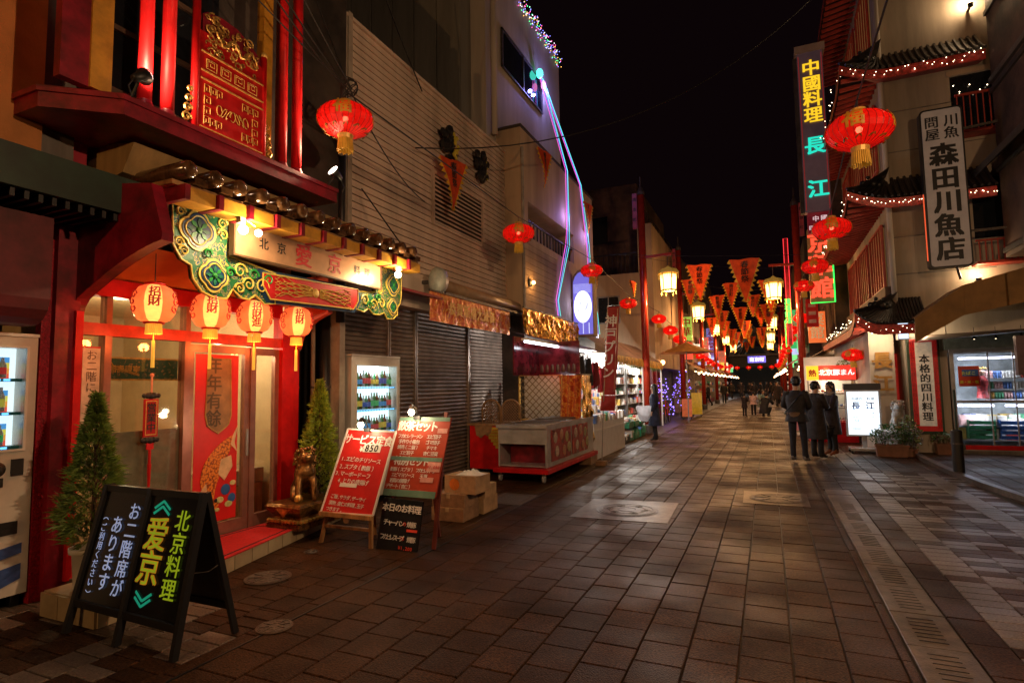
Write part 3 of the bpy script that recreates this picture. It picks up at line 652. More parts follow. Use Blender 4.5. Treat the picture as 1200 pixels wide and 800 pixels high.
# lit sign board
sg = thing('restaurant_sign', 'gold horizontal sign board with red characters lit from both ends', 'sign', (XB+.1, 5.17, 3.04))
m_sb = mat('gold_sign_face', (.62,.34,.19), .34, metal=.35, var=.12, vs=2.5, bump=.04)
B().box(XB+.03, XB+.085, 4.0, 6.35, 3.045, 3.375).build('board', m_sb, sg)
q = B(); e = .018
q.box(XB+.03, XB+.10, 3.98, 6.37, 3.375, 3.395); q.box(XB+.03, XB+.10, 3.98, 6.37, 3.025, 3.045); q.box(XB+.03, XB+.10, 3.98, 4.0, 3.045, 3.375); q.box(XB+.03, XB+.10, 6.35, 6.37, 3.045, 3.375); q.build('frame', mat('walnut', (.12,.06,.03), .4), sg)
q = B(); q.text('愛', (XB+.085,4.93,3.21), (0,1,0), (0,0,1), .27, bold=.02); q.text('京', (XB+.085,5.44,3.21), (0,1,0), (0,0,1), .25, bold=.02); q.build('lettering', m_lr, sg)
q = B(); q.text('北', (XB+.085,4.36,3.22), (0,1,0), (0,0,1), .13, bold=.02); q.text('京', (XB+.085,4.60,3.22), (0,1,0), (0,0,1), .13, bold=.02)
q.text('料', (XB+.085,5.86,3.21), (0,1,0), (0,0,1), .12, bold=.02); q.text('理', (XB+.085,6.06,3.21), (0,1,0), (0,0,1), .12, bold=.02); q.build('lettering', m_lk, sg)
for k_, (y, s, lab) in enumerate(((3.86,1,'twin clip spotlight shining on the left end of the gold sign board'),(6.42,-1,'bare spotlight bulb at the right end of the gold sign board'))):
    t = thing('spotlight', lab, 'spotlight', (XB+.35, y, 3.2))
    q = B(); q.tube([(XB+.02,y,3.42),(XB+.25,y,3.40),(XB+.33,y,3.30)], .010, 6); q.box(XB+.30,XB+.36,y-.03,y+.03,3.28,3.34); q.build('arm', m_grey, t)
    q = B(); q.ball((XB+.34, y+.02*s, 3.22), .045, 12); q.build('bulb', m_bulb, t, smooth=True)
    lamp('spot_glow', (XB+.40, y+.06*s, 3.20), 44, (1,.72,.38), .035, t)
    if s > 0:
        q = B(); q.ball((XB+.34, y+.20, 3.23), .035, 12); q.build('bulb', m_bulb, t, smooth=True)
        B().tube([(XB+.25,y,3.40),(XB+.30,y+.2,3.30)], .008, 5).build('arm', m_grey, t)
# canopy roof: yellow boxed eave with red rafters, glazed tile ends above
cp = thing('tiled_canopy', 'narrow canopy of glazed brown tile ends over yellow eave boxes above the sign', 'canopy', (-4.7, 5.0, 3.4))
B().box(-5.62, -4.56, 3.18, 6.95, 3.46, 3.50).build('deck', m_wood, cp)
for i in range(11):
    y = 3.25+.335*i; B().box(-4.72, -4.50, y+.05, y+.31, 3.335, 3.455).build('eave_box', m_yel, cp); B().box(-4.75, -4.47, y-.01, y+.04, 3.33, 3.462).build('rafter_end', m_redd, cp)
for i in range(14):
    y = 3.28+.265*i
    q = B(); q.lathe((-5.0, y, 3.60), [(.001,.54),(.05,.54),(.075,.53),(.078,.0),(.078,-.45)], 12, axis='x'); q.build('tile_end', mat('glazed_brown_tile', (.10,.045,.018), .18, var=.3, vs=12, coat=.6), cp, smooth=True)
    q = B(); q.box(-5.5, -4.50, y+.07, y+.195, 3.50, 3.56); q.build('pan_tile', mat('glazed_brown_tile', (.1,.045,.018)), cp)
q = B(); q.prism([(-5.6,3.1,3.52),(-5.1,3.1,3.62),(-4.95,3.1,3.86),(-5.6,3.1,3.95)], (0,3.8,0)); q.build('cream_soffit', mat('cream_timber', (.42,.27,.11), .6, var=.15, streak=True), cp)

# ---- balcony
bl = thing('balcony', 'red projecting upper balcony with columns and gilt panel', 'balcony', (-5, 4, 3.9))
q = B(); q.prism([(-4.6,2.79,3.90),(-4.6,5.27,3.90),(-5.62,5.27,3.90),(-5.62,2.42,3.90),(-5.05,2.42,3.90)][::-1], (0,0,.15)); q.build('slab', m_redd, bl)
q = B(); q.prism([(-4.585,2.78,4.02),(-4.585,5.285,4.02),(-5.62,5.285,4.02),(-5.62,2.40,4.02),(-5.04,2.40,4.02)][::-1], (0,0,.045)); q.build('ledge', m_redd, bl)
for (y, r_) in ((3.00,.055),(3.20,.055),(4.50,.045),(4.70,.055)):
    q = B(); q.cyl((-4.68,y,4.10), (-4.68,y,7.5), r_, n=20); q.build('column', m_red, bl, smooth=True)
    q = B(); q.lathe((-4.68,y,4.065), [(r_*1.25,0),(r_*1.25,.03),(r_*1.05,.05),(r_*1.05,.06)], 18); q.build('column_base', m_redd, bl, smooth=True)
B().box(-4.80,-4.72,2.60,2.76,4.07,7.5).build('yellow_pilaster', m_yel, bl); B().box(-4.82,-4.74,2.40,2.60,4.07,7.5).build('red_pilaster', m_redd, bl)
B().box(-4.86,-4.76,4.30,4.42,4.07,7.5).build('yellow_pilaster', m_yel, bl); B().box(-4.86,-4.78,4.56,4.63,4.07,7.5).build('yellow_pilaster', m_yel, bl)
B().box(-8.0,-5.35,OY2+.01,6.3,4.0,8.5).build('back_wall', m_dark, bl)
for z in (4.4,5.0,5.6,6.2): B().box(-5.34,-5.30,2.7,4.3,z,z+.05).build('glazing_bar', m_brown, bl)
B().box(-5.345,-5.335,2.9,4.2,4.2,6.6).build('window', m_glassd, bl)
gp = thing('gilt_gate_panel', 'red gate panel with gold dragon relief and lattice between two posts', 'carved panel', (-4.66, 3.83, 4.07))
B().box(-4.68,-4.64,3.46,4.20,4.08,5.02).build('board', m_red, gp)
q = B(); q.prism([(-4.675, y, z) for y, z in [(3.50,5.02),(4.18,5.02),(4.16,5.10),(4.02,5.20),(3.88,5.26),(3.70,5.27),(3.55,5.24),(3.50,5.20)]], (.02,0,0)); q.build('dragon_ground', m_redd, gp)
for y in (3.44, 4.21):
    q = B(); q.cyl((-4.66,y,4.08), (-4.66,y,5.32 if y < 4 else 5.14), .035, n=12); q.build('post', m_red, gp, smooth=True); q = B().ball((-4.66,y,5.34 if y < 4 else 5.16), .04, 10); q.build('finial', m_goldp, gp, smooth=True)
rr = random.Random(9); q = B()
for k_ in range(64):     # writhing dragon and clouds
    cy, cz = rr.uniform(3.54,4.13), rr.uniform(4.86,5.21); r_ = rr.uniform(.02,.048); s = rr.choice((-1,1)); ph = rr.uniform(0,6)
    q.tube([(-4.645+.004*(k_ % 4), cy+s*r_*(1-i/22)*cos(i*.5+ph), cz+r_*(1-i/22)*sin(i*.5+ph)) for i in range(14)], [.010*(1-i/20) for i in range(14)], 5)
q.tube([(-4.632, 3.56+.56*i/40, 5.03+.05*sin(i*.42)+.012*sin(i*1.7)) for i in range(41)], [.008+.010*sin(pi*i/40) for i in range(41)], 6)
q.build('dragon_relief', m_gold, gp)
def key(q, y0, y1, z0, z1, x, r_=.005):
    n_ = max(1, int((y1-y0)/.06))
    for i in range(n_):
        a = y0+(y1-y0)*i/n_; w = (y1-y0)/n_*.8; h = z1-z0
        q.tube([(x,a,z0),(x,a,z1),(x,a+w,z1),(x,a+w,z0+h*.3),(x,a+w*.4,z0+h*.3),(x,a+w*.4,z0+h*.65)], r_, 4)
for i in range(4):
    y = 3.535+.155*i; q = B()
    for a, c in (((y,4.68),(y+.11,4.68)),((y,4.77),(y+.11,4.77)),((y,4.68),(y,4.77)),((y+.11,4.68),(y+.11,4.77))): q.tube([(-4.636,*a),(-4.636,*c)], .004, 4)
    key(q, y+.012, y+.10, 4.695, 4.755, -4.634, .004); q.build('fret_tile', m_goldp, gp)
q = B(); key(q, 3.52,3.72,4.44,4.52,-4.634); key(q, 3.94,4.14,4.44,4.52,-4.634); key(q, 3.52,3.72,4.14,4.22,-4.634); key(q, 3.94,4.14,4.14,4.22,-4.634)
for z in (4.23,4.33): key(q, 3.52,3.60,z,z+.08,-4.634); key(q, 4.06,4.14,z,z+.08,-4.634)
for k_ in range(7): q.tube([(-4.632, 3.68+.05*k_+.03*cos(i*.7+k_), 4.33+.05*sin(i*.7+k_*2)) for i in range(9)], .005, 4)
q.build('lattice_relief', m_goldp, gp)
for z in (4.10,4.56,4.64,4.82): 
    q = B(); q.box(-4.64,-4.628,3.48,4.19,z,z+.012); q.build('moulding', m_goldp, gp)
for (y, s) in ((3.36,1),(4.29,-1)):
    q = B()
    for k_ in range(4):
        r_ = .05-.006*k_; q.tube([(-4.65, y+s*.01*k_+s*r_*(1-i/16)*cos(i*.6), 4.14+.09*k_+r_*(1-i/16)*sin(i*.6)) for i in range(14)], .012, 5)
    q.build('scroll_bracket', m_gold, gp)
for k_, (y, z, aim, lab) in enumerate(((2.86,4.22,(-4.66,3.4,4.6),'round floodlight on the balcony ledge aimed at the red columns'),(5.12,4.20,(-4.66,4.4,4.7),'small floodlight glowing at the right end of the balcony'))):
    t = thing('floodlight', lab, 'floodlight', (-4.6, y, 4.07)); c = Vector((-4.50, y, z)); d = (Vector(aim)-c).normalized(); 
    q = B(); q.tube([c-d*.10, c-d*.02, c+d*.03], [.03,.045,.07], 16); q.build('housing', m_black, t, smooth=True)
    q = B(); q.tube([c+d*.031, c+d*.040], [.064,.064], 16); q.build('lens', glow('flood_lens', (1,.80,.66), 7), t)
    q = B(); q.tube([c-d*.02, Vector((-4.59, y-.02, 4.065))], .012, 6); q.tube([c-d*.1, c-d*.16+V(0,0,-.05), c-d*.12+V(0,0,-.14)], .006, 5); q.build('bracket', m_black, t)
    lamp('flood_beam', tuple(c+d*.09), 42 if k_ == 0 else 60, (1,.60,.36), .04, t, spot=150, aim=aim)
# downpipes and plants in the dark gap
dg = thing('service_gap', 'dark recess with drain pipes between the restaurant and the clad building', 'building', (-6, 6, 0))
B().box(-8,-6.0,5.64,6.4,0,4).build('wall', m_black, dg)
for k_, (x, y, r_, m__, z1, lab) in enumerate(((-5.72,5.78,.045,m_black,2.3,'black drain pipe with red bands beside the restaurant column'),(-5.70,6.08,.03,m_cream,7.0,'slim cream downpipe in the dark gap'),(-5.60,6.20,.07,m_black,3.0,'thick dark duct beside the cream downpipe'))):
    t = thing('drain_pipe', lab, 'pipe', (x,y,0)); B().cyl((x,y,0),(x,y,z1), r_, n=12).build('pipe', m__, t, smooth=True)
    q = B()
    for z in (.9,1.7): q.cyl((x,y,z),(x,y,z+.03), r_*1.2, n=12)
    q.build('band', m_red if k_ == 0 else m_iron, t)
    if k_ != 1: B().lathe((x,y,z1), [(r_*1.5,-.1),(r_*1.6,.0),(r_*1.1,.08),(.001,.1)], 12).build('cowl', m_frame, t, smooth=True)
B().box(-5.66,-5.40,6.27,6.38,0,7.2).build('corner_post', mat('pale_metal_post', (.42,.36,.29), .5, var=.1), dg)

# ================================================================== DOOR LANTERNS
m_lanA = mat('orange_lantern_silk', (.85,.20,.08), .6, emis=(1,.17,.05), es=.55, trans=.55)
m_lanB = mat('bright_lantern_panel', (.95,.62,.25), .6, emis=(1,.55,.15), es=1.3, trans=.6)
m_lanpr = mat('red_lantern_print', (.45,.01,.01), .5, emis=(1,.02,.01), es=.10)
def door_lantern(loc, label, chars):
    x, y, z = loc; t = thing('door_lantern', label, 'lantern', (x, y, z-.42), 'row of orange lanterns over the restaurant door')
    R_ = .135; t['s'] = 1.36
    prof = [(.055,-.125),(.095,-.105),(.122,-.06),(.135,0),(.122,.06),(.095,.105),(.055,.125)]
    q = B(); ang0 = -30
    q.lathe((x,y,z), prof, 24, rib=.012, mf=lambda k, i: 1 if k in (20,21,22,8,9,10) else 0)
    q.build('silk_globe', [m_lanA, m_lanB], t, smooth=True)
    for s in (1,-1):
        q = B(); q.lathe((x,y,z+s*.125), [(.001,-.008),(.06,-.008),(.064,0),(.06,.012),(.001,.012)], 18); q.build('cap', m_red, t, smooth=True)
    fr = Vector((5.0, -3.4, 0)).normalized()
    for a0 in (-62, 62, 175, -130):
        q = B()
        d = Matrix.Rotation(radians(a0), 3, 'Z') @ fr; r_ = d.cross(V(0,0,1))*-1
        for k_ in range(3):
            cc = V(x,y,z+(.05-.045*k_)) + d*(.137 if k_ == 1 else .128)
            q.tube([cc + r_*(.035*(1-i/15)*cos(i*.6+k_)) + V(0,0,.030*(1-i/15)*sin(i*.6+k_)) for i in range(12)], .0045, 4)
        q.build('swirl_print', m_lanpr, t)
    q = B(); d = fr; r_ = V(0,0,1).cross(d).normalized()
    for i_, ch in enumerate(chars):
        zz = .068 - .062*i_
        def wr(a_, b_, o_): 
            zr = zz+b_; rd_ = .135*math.sqrt(max(.05,1-(zr/.165)**2))+.003+o_; an = a_/.135; dd = d*cos(an)+r_*sin(an); return V(x,y,z+zr)+dd*rd_
        q.text(ch, V(x,y,z), r_, V(0,0,1), .074, bold=.03, off=.002, wrap=wr)
    q.build('lettering', m_lanpr, t)
    q = B()
    for i in range(22):
        a = i*2*pi/22; q.tube([(x+.042*cos(a), y+.042*sin(a), z-.13),(x+.047*cos(a), y+.047*sin(a), z-.20)], .0055, 4)
    q.build('gold_fringe', mat('lantern_gold_fringe', (.75,.42,.06), .6, emis=(1,.5,.05), es=.5), t, kind='stuff')
    q = B(); q.tube([(x,y,z-.2),(x,y,z-.30)], .003, 4); q.tube([(x,y,z-.24),(x,y,z-.42)], [.010,.013], 6); q.build('tassel', mat('lantern_gold_fringe', (0,0,0)), t)
    q = B(); q.tube([(x,y,z+.13),(x,y,z+.42)], .004, 4); q.build('cord', m_wire, t)
    q = B().ball((x,y,z), .03, 8); q.build('bulb', glow('lantern_bulb', (1,.78,.45), 12), t, smooth=True)
    lamp('lantern_glow', (x,y,z-.02), 7, (1,.50,.18), .03, t); lamp('lantern_glow', (x,y,z-.235), 8, (1,.24,.05), .05, t)
for (x, y, z, c, lab) in ((-5.0,3.36,2.475,'招財','leftmost orange door lantern, hanging alone by the wing bracket'),(-5.0,3.93,2.475,'招財','second orange door lantern, below the green painted medallion'),
                          (-5.0,4.46,2.475,'招財進','third orange door lantern, with red characters down its middle'),(-5.0,5.06,2.475,'招財','rightmost orange door lantern, in front of the red column')):
    door_lantern((x,y,z), lab, c)
for o in list(bpy.data.objects):
    if 's' in o.keys(): del o['s']; o.scale = (1.36,)*3; o.location.z -= .42*.36

# ================================================================== GUARDIAN LION
def lion():
    cx, cy, z0 = -5.02, 5.36, .135
    t = thing('guardian_lion', 'small bronze guardian lion statue on a gilt plinth beside the door', 'statue', (cx,cy,z0))
    m_br = mat('bronze_gold', (.30,.15,.05), .32, metal=.75, var=.4, vs=25, bump=.6, bs=60)
    q = B(); q.box(cx-.20,cx+.20,cy-.27,cy+.27,z0,z0+.03)
    q.lathe((cx,cy,z0+.03), [(.28,0),(.30,.02),(.24,.05),(.20,.08)], 4, sx=.95, sy=1.3) if False else None
    pr = [(0.20,0.03),(0.205,0.05),(0.17,0.075),(0.155,0.10),(0.20,0.16),(0.215,0.20),(0.20,0.225)]
    def ring(w, z): return [(cx-w,cy-w*1.3,z0+z),(cx+w,cy-w*1.3,z0+z),(cx+w,cy+w*1.3,z0+z),(cx-w,cy+w*1.3,z0+z)]
    for (w1,a),(w2,c) in zip(pr, pr[1:]):
        r1, r2 = ring(w1,a), ring(w2,c); q.add(r1+r2, [(0,1,5,4),(1,2,6,5),(2,3,7,6),(3,0,4,7)])
    q.add(ring(.20,.225), [(0,1,2,3)])
    pl = q.build('plinth', m_br, t)
    q = B()
    for s in range(9): q.lathe((cx-.17+.0425*s, cy-.262, z0+.075), [(.001,-.025),(.024,-.01),(.024,.01),(.001,.02)], 8)
    for s in range(11): q.lathe((cx+.20, cy-.24+.048*s, z0+.075), [(.001,-.025),(.026,-.01),(.026,.01),(.001,.02)], 8)
    q.prism([(cx-.12,cy-.275,z0+.21),(cx+.12,cy-.275,z0+.21),(cx,cy-.262,z0+.11)], (0,.01,0)); q.prism([(cx+.212,cy-.16,z0+.21),(cx+.212,cy+.16,z0+.21),(cx+.205,cy,z0+.11)], (.006,0,0))
    q.build('lotus_carving', m_gold, pl)
    # body: skinned figure, seated, facing the street (+X) and slightly to the camera
    Y = z0+.225
    pts = {'hip':((-.10,0,.10),.085),'mid':((-.03,0,.19),.085),'chest':((.045,0,.26),.088),'neck':((.06,0,.34),.075),'head':((.085,0,.42),.085),'muz':((.16,0,.405),.05),'nose':((.185,0,.40),.032),
           'lh1':((-.08,.07,.09),.062),'lh2':((.03,.10,.05),.038),'lh3':((.07,.10,.015),.026),'rh1':((-.08,-.07,.09),.062),'rh2':((.03,-.10,.05),.038),'rh3':((.07,-.10,.015),.026),
           'lf1':((.09,.065,.22),.042),'lf2':((.115,.07,.11),.032),'lf3':((.13,.07,.02),.030),'lf4':((.165,.07,.012),.022),'rf1':((.09,-.065,.22),.042),'rf2':((.12,-.07,.12),.032),'rf3':((.14,-.07,.05),.030),'rf4':((.17,-.07,.04),.022),
           't1':((-.17,0,.10),.035),'t2':((-.20,0,.20),.03),'t3':((-.17,0,.27),.02)}
    ed = [('hip','mid'),('mid','chest'),('chest','neck'),('neck','head'),('head','muz'),('muz','nose'),('hip','lh1'),('lh1','lh2'),('lh2','lh3'),('hip','rh1'),('rh1','rh2'),('rh2','rh3'),('chest','lf1'),('lf1','lf2'),('lf2','lf3'),('lf3','lf4'),('chest','rf1'),('rf1','rf2'),('rf2','rf3'),('rf3','rf4'),('hip','t1'),('t1','t2'),('t2','t3')]
    v, f = skin(pts, ed, 'hip'); a = radians(-38)
    rot = lambda p: (cx+p[0]*cos(a)-p[1]*sin(a), cy+p[0]*sin(a)+p[1]*cos(a), Y+p[2])
    q = B(); q.add([rot(p) for p in v], f); bo = q.build('body', m_br, t, smooth=True)
    q = B(); rr = random.Random(4)
    for k_ in range(60):
        u = rr.uniform(0, 2*pi); h = rr.uniform(-.09,.09); rad = (.086 if h < .05 else .06)
        p = (.045-abs(h)*.1+rad*cos(u)*.9, rad*sin(u)*1.05, .40+h)
        if p[0] > .10: continue
        q.ball(rot(p), rr.uniform(.014,.022), 6)
    for s in (-1,1): q.ball(rot((.09,.075*s,.47)), .02, 6)
    q.build('curly_mane', m_br, bo, smooth=True, kind='stuff')
    q = B()
    for s in (-1,1): q.ball(rot((.145,.033*s,.442)), .012, 6)
    q.build('eye', m_gold, bo)
    q = B(); q.ball(rot((.155,-.075,.035)), .04, 10); q.build('ball', m_gold, t, smooth=True)

def skin(pts, edges, root, sub=1):
    """one continuous tapered body from joints and radii"""
    names = list(pts); idx = {n: i for i, n in enumerate(names)}
    me = bpy.data.meshes.new('skin_tmp'); me.from_pydata([pts[n][0] for n in names], [(idx[a], idx[c]) for a, c in edges], [])
    o = bpy.data.objects.new('skin_tmp', me); COL.objects.link(o)
    md = o.modifiers.new('s', 'SKIN'); md.use_smooth_shade = True
    if not me.skin_vertices:
        bpy.context.view_layer.objects.active = o
    for i, n in enumerate(names):
        r_ = pts[n][1]; me.skin_vertices[0].data[i].radius = (r_, r_) if not isinstance(r_, tuple) else r_
        me.skin_vertices[0].data[i].use_root = (n == root)
    sb = o.modifiers.new('u', 'SUBSURF'); sb.levels = sub; sb.render_levels = sub
    bpy.context.view_layer.update(); dg_ = bpy.context.evaluated_depsgraph_get(); ev = o.evaluated_get(dg_); m2 = ev.to_mesh()
    v = [tuple(p.co) for p in m2.vertices]; f = [tuple(p.vertices) for p in m2.polygons]
    ev.to_mesh_clear(); bpy.data.objects.remove(o); bpy.data.meshes.remove(me)
    return v, f
lion()
for o in bpy.data.objects:
    if o.name == 'guardian_lion': o.scale = (1.22,)*3; o.location.y -= .12

# ================================================================== PLANTS
def leaf_mat(name, c, c2): return mat(name, c, .5, var=.3, vs=14, col2=c2, isl=.35, trans=.25)
m_lf1 = leaf_mat('thuja_leaf', (.20,.30,.05), (.09,.15,.03)); m_lf2 = leaf_mat('golden_conifer_leaf', (.42,.50,.05), (.20,.30,.035)); m_lf3 = leaf_mat('shrub_leaf', (.07,.15,.03), (.03,.08,.02))
def conifer(loc, h, r_, pot, label, lm, pm, seed, n=1700, loose=.0, prof=None):
    x, y, z = loc; rr = random.Random(seed); ph, pr = pot
    t = thing('conifer', label, 'potted conifer', loc)
    q = B(); q.lathe((x,y,z), [(pr*.72,0),(pr*.74,.01),(pr*.86,ph*.85),(pr*1.0,ph*.87),(pr*1.02,ph*.99),(pr*.9,ph),(pr*.88,ph-.03),(.001,ph-.03)], 24); q.build('pot', pm, t, smooth=True)
    q = B(); q.cyl((x,y,z+ph-.04),(x,y,z+ph+h*.9), .018,.004, 8)
    for i in range(34):
        zz = rr.uniform(.04,.8)*h; a = rr.uniform(0,6.28); rad = r_*prof(zz/h)*.8; q.tube([(x,y,z+ph+zz*.85),(x+rad*cos(a),y+rad*sin(a),z+ph+zz+.06)], [.005,.002], 4)
    q.build('trunk', mat('bark', (.09,.05,.03), .8), t)
    q = B()
    for i in range(n):
        u = rr.random()**.8; zz = u*h; lim = r_*prof(u); a = rr.uniform(0,6.28); lump = 1+.30*sin(a*3+u*9)*sin(u*14+a)+.16*sin(a*7-u*21)
        rad = lim*lump*(rr.uniform(.35,1.0)**.5); p = V(x+rad*cos(a), y+rad*sin(a), z+ph+zz)
        d = V(cos(a)*.55, sin(a)*.55, 1).normalized() if not loose else V(cos(a)+rr.uniform(-.6,.6), sin(a)+rr.uniform(-.6,.6), rr.uniform(-.4,1.0)).normalized()
        L_ = rr.uniform(.04,.10)*(1+loose*.6)*(1.25-u*.6); sd_ = d.cross(V(rr.uniform(-1,1),rr.uniform(-1,1),.3)).normalized()*rr.uniform(.007,.012)
        for k_ in range(3):     # a fan of three scale sprays
            dd_ = (d + sd_.normalized()*(k_-1)*.45).normalized(); e = p + dd_*L_*(1 if k_ == 1 else .75)
            q.add([p-sd_*.3, p+dd_*L_*.4+sd_*.7, e, p+dd_*L_*.4-sd_*.7], [(0,1,2,3)])
    q.build('foliage', lm, t, kind='stuff')
    return t
conifer((-5.22,5.70,.135), 1.42, .25, (.24,.15), 'narrow golden-green conifer in a grey pot to the right of the lion', m_lf2, m_grey, 3, 2600, .25, lambda u: (1-u)**.75*min(1, .55+u*3.5))
conifer((-4.86,2.83,.19), 1.16, .23, (.32,.145), 'feathery dark green conifer in a white pot on a tiled block behind the chalkboard sign', m_lf1, m_whp, 4, 1900, .45, lambda u: (1-u)**.95*min(1, .5+u*3))
bx = thing('tiled_block', 'low cream-tiled block carrying the white plant pot', 'block', (-4.9,2.95,0))
B().box(-5.15,-4.48,2.66,3.16,0,.175).build('core', m_slab, bx)
for i in range(3): B().box(-5.15+.224*i+.003,-5.15+.224*(i+1)-.003,2.645,2.66,.004,.178).build('tile', m_ct, bx)
for i in range(2): B().box(-4.48,-4.465,2.66+.25*i+.003,2.66+.25*(i+1)-.003,.004,.178).build('tile', m_ct, bx)
B().box(-5.14,-4.47,2.665,3.15,.176,.186).build('top', m_ct, bx)

# ================================================================== STREET SIGNS
def frame_sign(t, c, name, w, mt):    # c: four corners (tl,tr,br,bl)
    q = B()
    for a, b_ in zip(c, c[1:]+c[:1]): q.beam(a, b_, w, w*1.2, upv=(0,1,0))
    return q.build(name, mt, t)
def lerp(a, b_, t): return a+(b_-a)*t
def board_text(q, tl, tr, bl, lines, m=0, bold=.012):
    """lines: (u, v, size, text) in board coordinates, u across 0..1 (centre), v down 0..1"""
    tl, tr, bl = Vector(tl), Vector(tr), Vector(bl); R_ = (tr-tl); U_ = (tl-bl)
    for ln in lines:
        u, v_, s, tx = ln[:4]; q.text(tx, tl + R_*u - U_*v_, R_, U_, s, m, bold=bold, gap=ln[4] if len(ln) > 4 else 1.0, off=.004)
sw = thing('chalkboard_sign', 'black folding chalkboard sign with two panels of white and yellow-green lettering', 'sandwich board', (-4.0,2.75,0))
Zt, Yt, Yf = 1.0, 2.76, 2.54
def fp(x, z): return V(x, Yf + (Yt-Yf)*(z/Zt), z)
def bp_(x, z): return V(x, 3.0 - (3.0-Yt-.02)*(z/Zt), z)
q = B()
for (xb, xt) in ((-4.62,-4.56),(-4.06,-4.06),(-3.49,-3.53)): q.beam(fp(xb,0), fp(xt,Zt), .045, .035, upv=(1,0,0))
q.beam(fp(-4.57,Zt-.02), fp(-3.53,Zt-.02), .035,.045, upv=(0,0,1)); q.beam(fp(-4.60,.20), fp(-3.50,.18), .03,.05)
q.build('front_frame', m_black, sw)
q = B()
for (xb, xt) in ((-4.62,-4.56),(-3.49,-3.53)): q.beam(bp_(xb,0), bp_(xt,Zt), .04, .03, upv=(1,0,0))
q.beam(bp_(-4.6,.2), bp_(-3.5,.2), .03,.045); q.build('rear_frame', m_black, sw)
q = B(); q.prism([bp_(-4.60,.22), bp_(-3.51,.22), bp_(-3.54,.96), bp_(-4.57,.96)], (0,.012,0)); q.build('rear_panel', mat('olive_grey_board', (.10,.09,.06), .5), sw)
for k_, (a, c, a2, c2) in enumerate(((-4.585,-4.085,-4.545,-4.08),(-4.035,-3.52,-4.045,-3.555))):
    q = B(); q.prism([fp(a,.21), fp(c,.21), fp(c2,.955), fp(a2,.955)], (0,.012,0)); q.build('chalk_panel', m_blackg, sw)
wht = glow('neon_white_marker', (.62,.72,1.0), .55)
o_, R_, U_ = fp(-4.10,.93), V(1,0,0), (fp(0,1)-fp(0,0)).normalized()
q = B(); q.text('お二階席が', fp(-4.175,.90), R_, U_, .125, vert=True, bold=.012, gap=1.02, off=.01); q.text('あります', fp(-4.335,.80), R_, U_, .13, vert=True, bold=.012, gap=.98, off=.01)
q.text('（ご利用ください）', fp(-4.475,.80), R_, U_, .062, vert=True, bold=.01, off=.01); q.build('white_lettering', mat('fluorescent_white_marker', (.55,.68,.95), .5, emis=(.5,.65,1), es=.28), sw)
q = B(); q.text('北京料理', fp(-3.665,.885), R_, U_, .145, vert=True, bold=.014, gap=1.0, off=.01); q.build('green_lettering', mat('fluorescent_yellow_marker', (.55,.75,.05), .5, emis=(.5,.8,.02), es=.22), sw)
q = B(); q.text('爱京', fp(-3.90,.82), R_, U_, .235, vert=True, bold=.036, gap=.93, off=.009); q.build('orange_lettering', mat('fluorescent_orange_marker', (.85,.42,.04), .5, emis=(1,.45,.03), es=.15), sw)
q = B(); q.text('爱京', fp(-3.90,.82), R_, U_, .235, vert=True, bold=.004, gap=.93, off=.012); q.build('yellow_lettering', mat('fluorescent_yellow_marker', (0,0,0)), sw)
for (zc, s) in ((.84,1),(.345,-1)):
    q = B()
    for k_ in range(2):
        zz = zc+.035*k_*s
        for (a, c) in (((-3.98,zz),(-3.90,zz+.05*s)),((-3.90,zz+.05*s),(-3.82,zz))): q.beam(fp(*a)+V(0,-.006,0), fp(*c)+V(0,-.006,0), .016,.004, upv=(0,1,0))
    q.build('teal_chevron', mat('fluorescent_teal_marker', (.02,.55,.42), .5, emis=(.02,.8,.5), es=.2), sw)
q = B(); q.tube([fp(-3.52,.5), V(-3.52,2.80,.47), bp_(-3.52,.5)], .003, 4); q.build('stay_chain', m_iron, sw)

def easel(label, cat, tl, tr, br, bl, mtf, legs, mt_leg):
    t = thing('menu_easel', label, cat, ((tl[0]+tr[0])/2, tl[1], 0)); return t
# red set-menu board on a wooden easel
e1 = thing('menu_easel', 'red set-meal menu board with white handwriting on a pine easel', 'menu board', (-4.15,5.2,0))
def P1(u, z): # u 0..1 across, leaning back
    xl = lerp(-4.565,-4.345, (z-.34)/.9); xr = lerp(-3.87,-3.70, (z-.34)/.87); return V(lerp(xl,xr,u), 5.02+.20*(z-.34), z)
q = B(); q.prism([P1(0,.34),P1(1,.355),P1(1,1.215),P1(0,1.24)], (0,.02,0)); q.build('board', mat('red_menu_board', (.55,.018,.016), .4, var=.08), e1)
frame_sign(e1, [P1(0,1.24),P1(1,1.215),P1(1,.355),P1(0,.34)], 'white_edge', .018, m_whp)
q = B(); q.beam((-4.60,5.06,0), P1(.06,.36)+V(.02,.03,0), .04,.03); q.beam((-3.92,5.06,0), P1(.93,.36)+V(0,.03,0), .04,.03); q.beam(P1(.0,.33)+V(0,-.01,0), P1(1,.33)+V(0,-.01,0), .05,.045); q.beam((-4.55,5.06,.19),(-3.92,5.06,.19), .035,.03)
q.beam((-4.24,5.55,0), P1(.5,1.1)+V(0,.05,0), .035,.03); q.build('easel_leg', m_wood, e1)
B().lathe((-4.20,5.0,.285), [(.001,-.01),(.035,-.01),(.035,.012),(.001,.012)], 14, axis='y').build('knob', m_card2, e1)
R1 = P1(1,.8)-P1(0,.8); U1 = P1(0,1.24)-P1(0,.34)
q = B(); board_text(q, P1(0,1.24), P1(1,1.215), P1(0,.34), [(.5,.115,.118,'サービス定食',.92),(.42,.225,.085,'¥',1)], bold=.03)
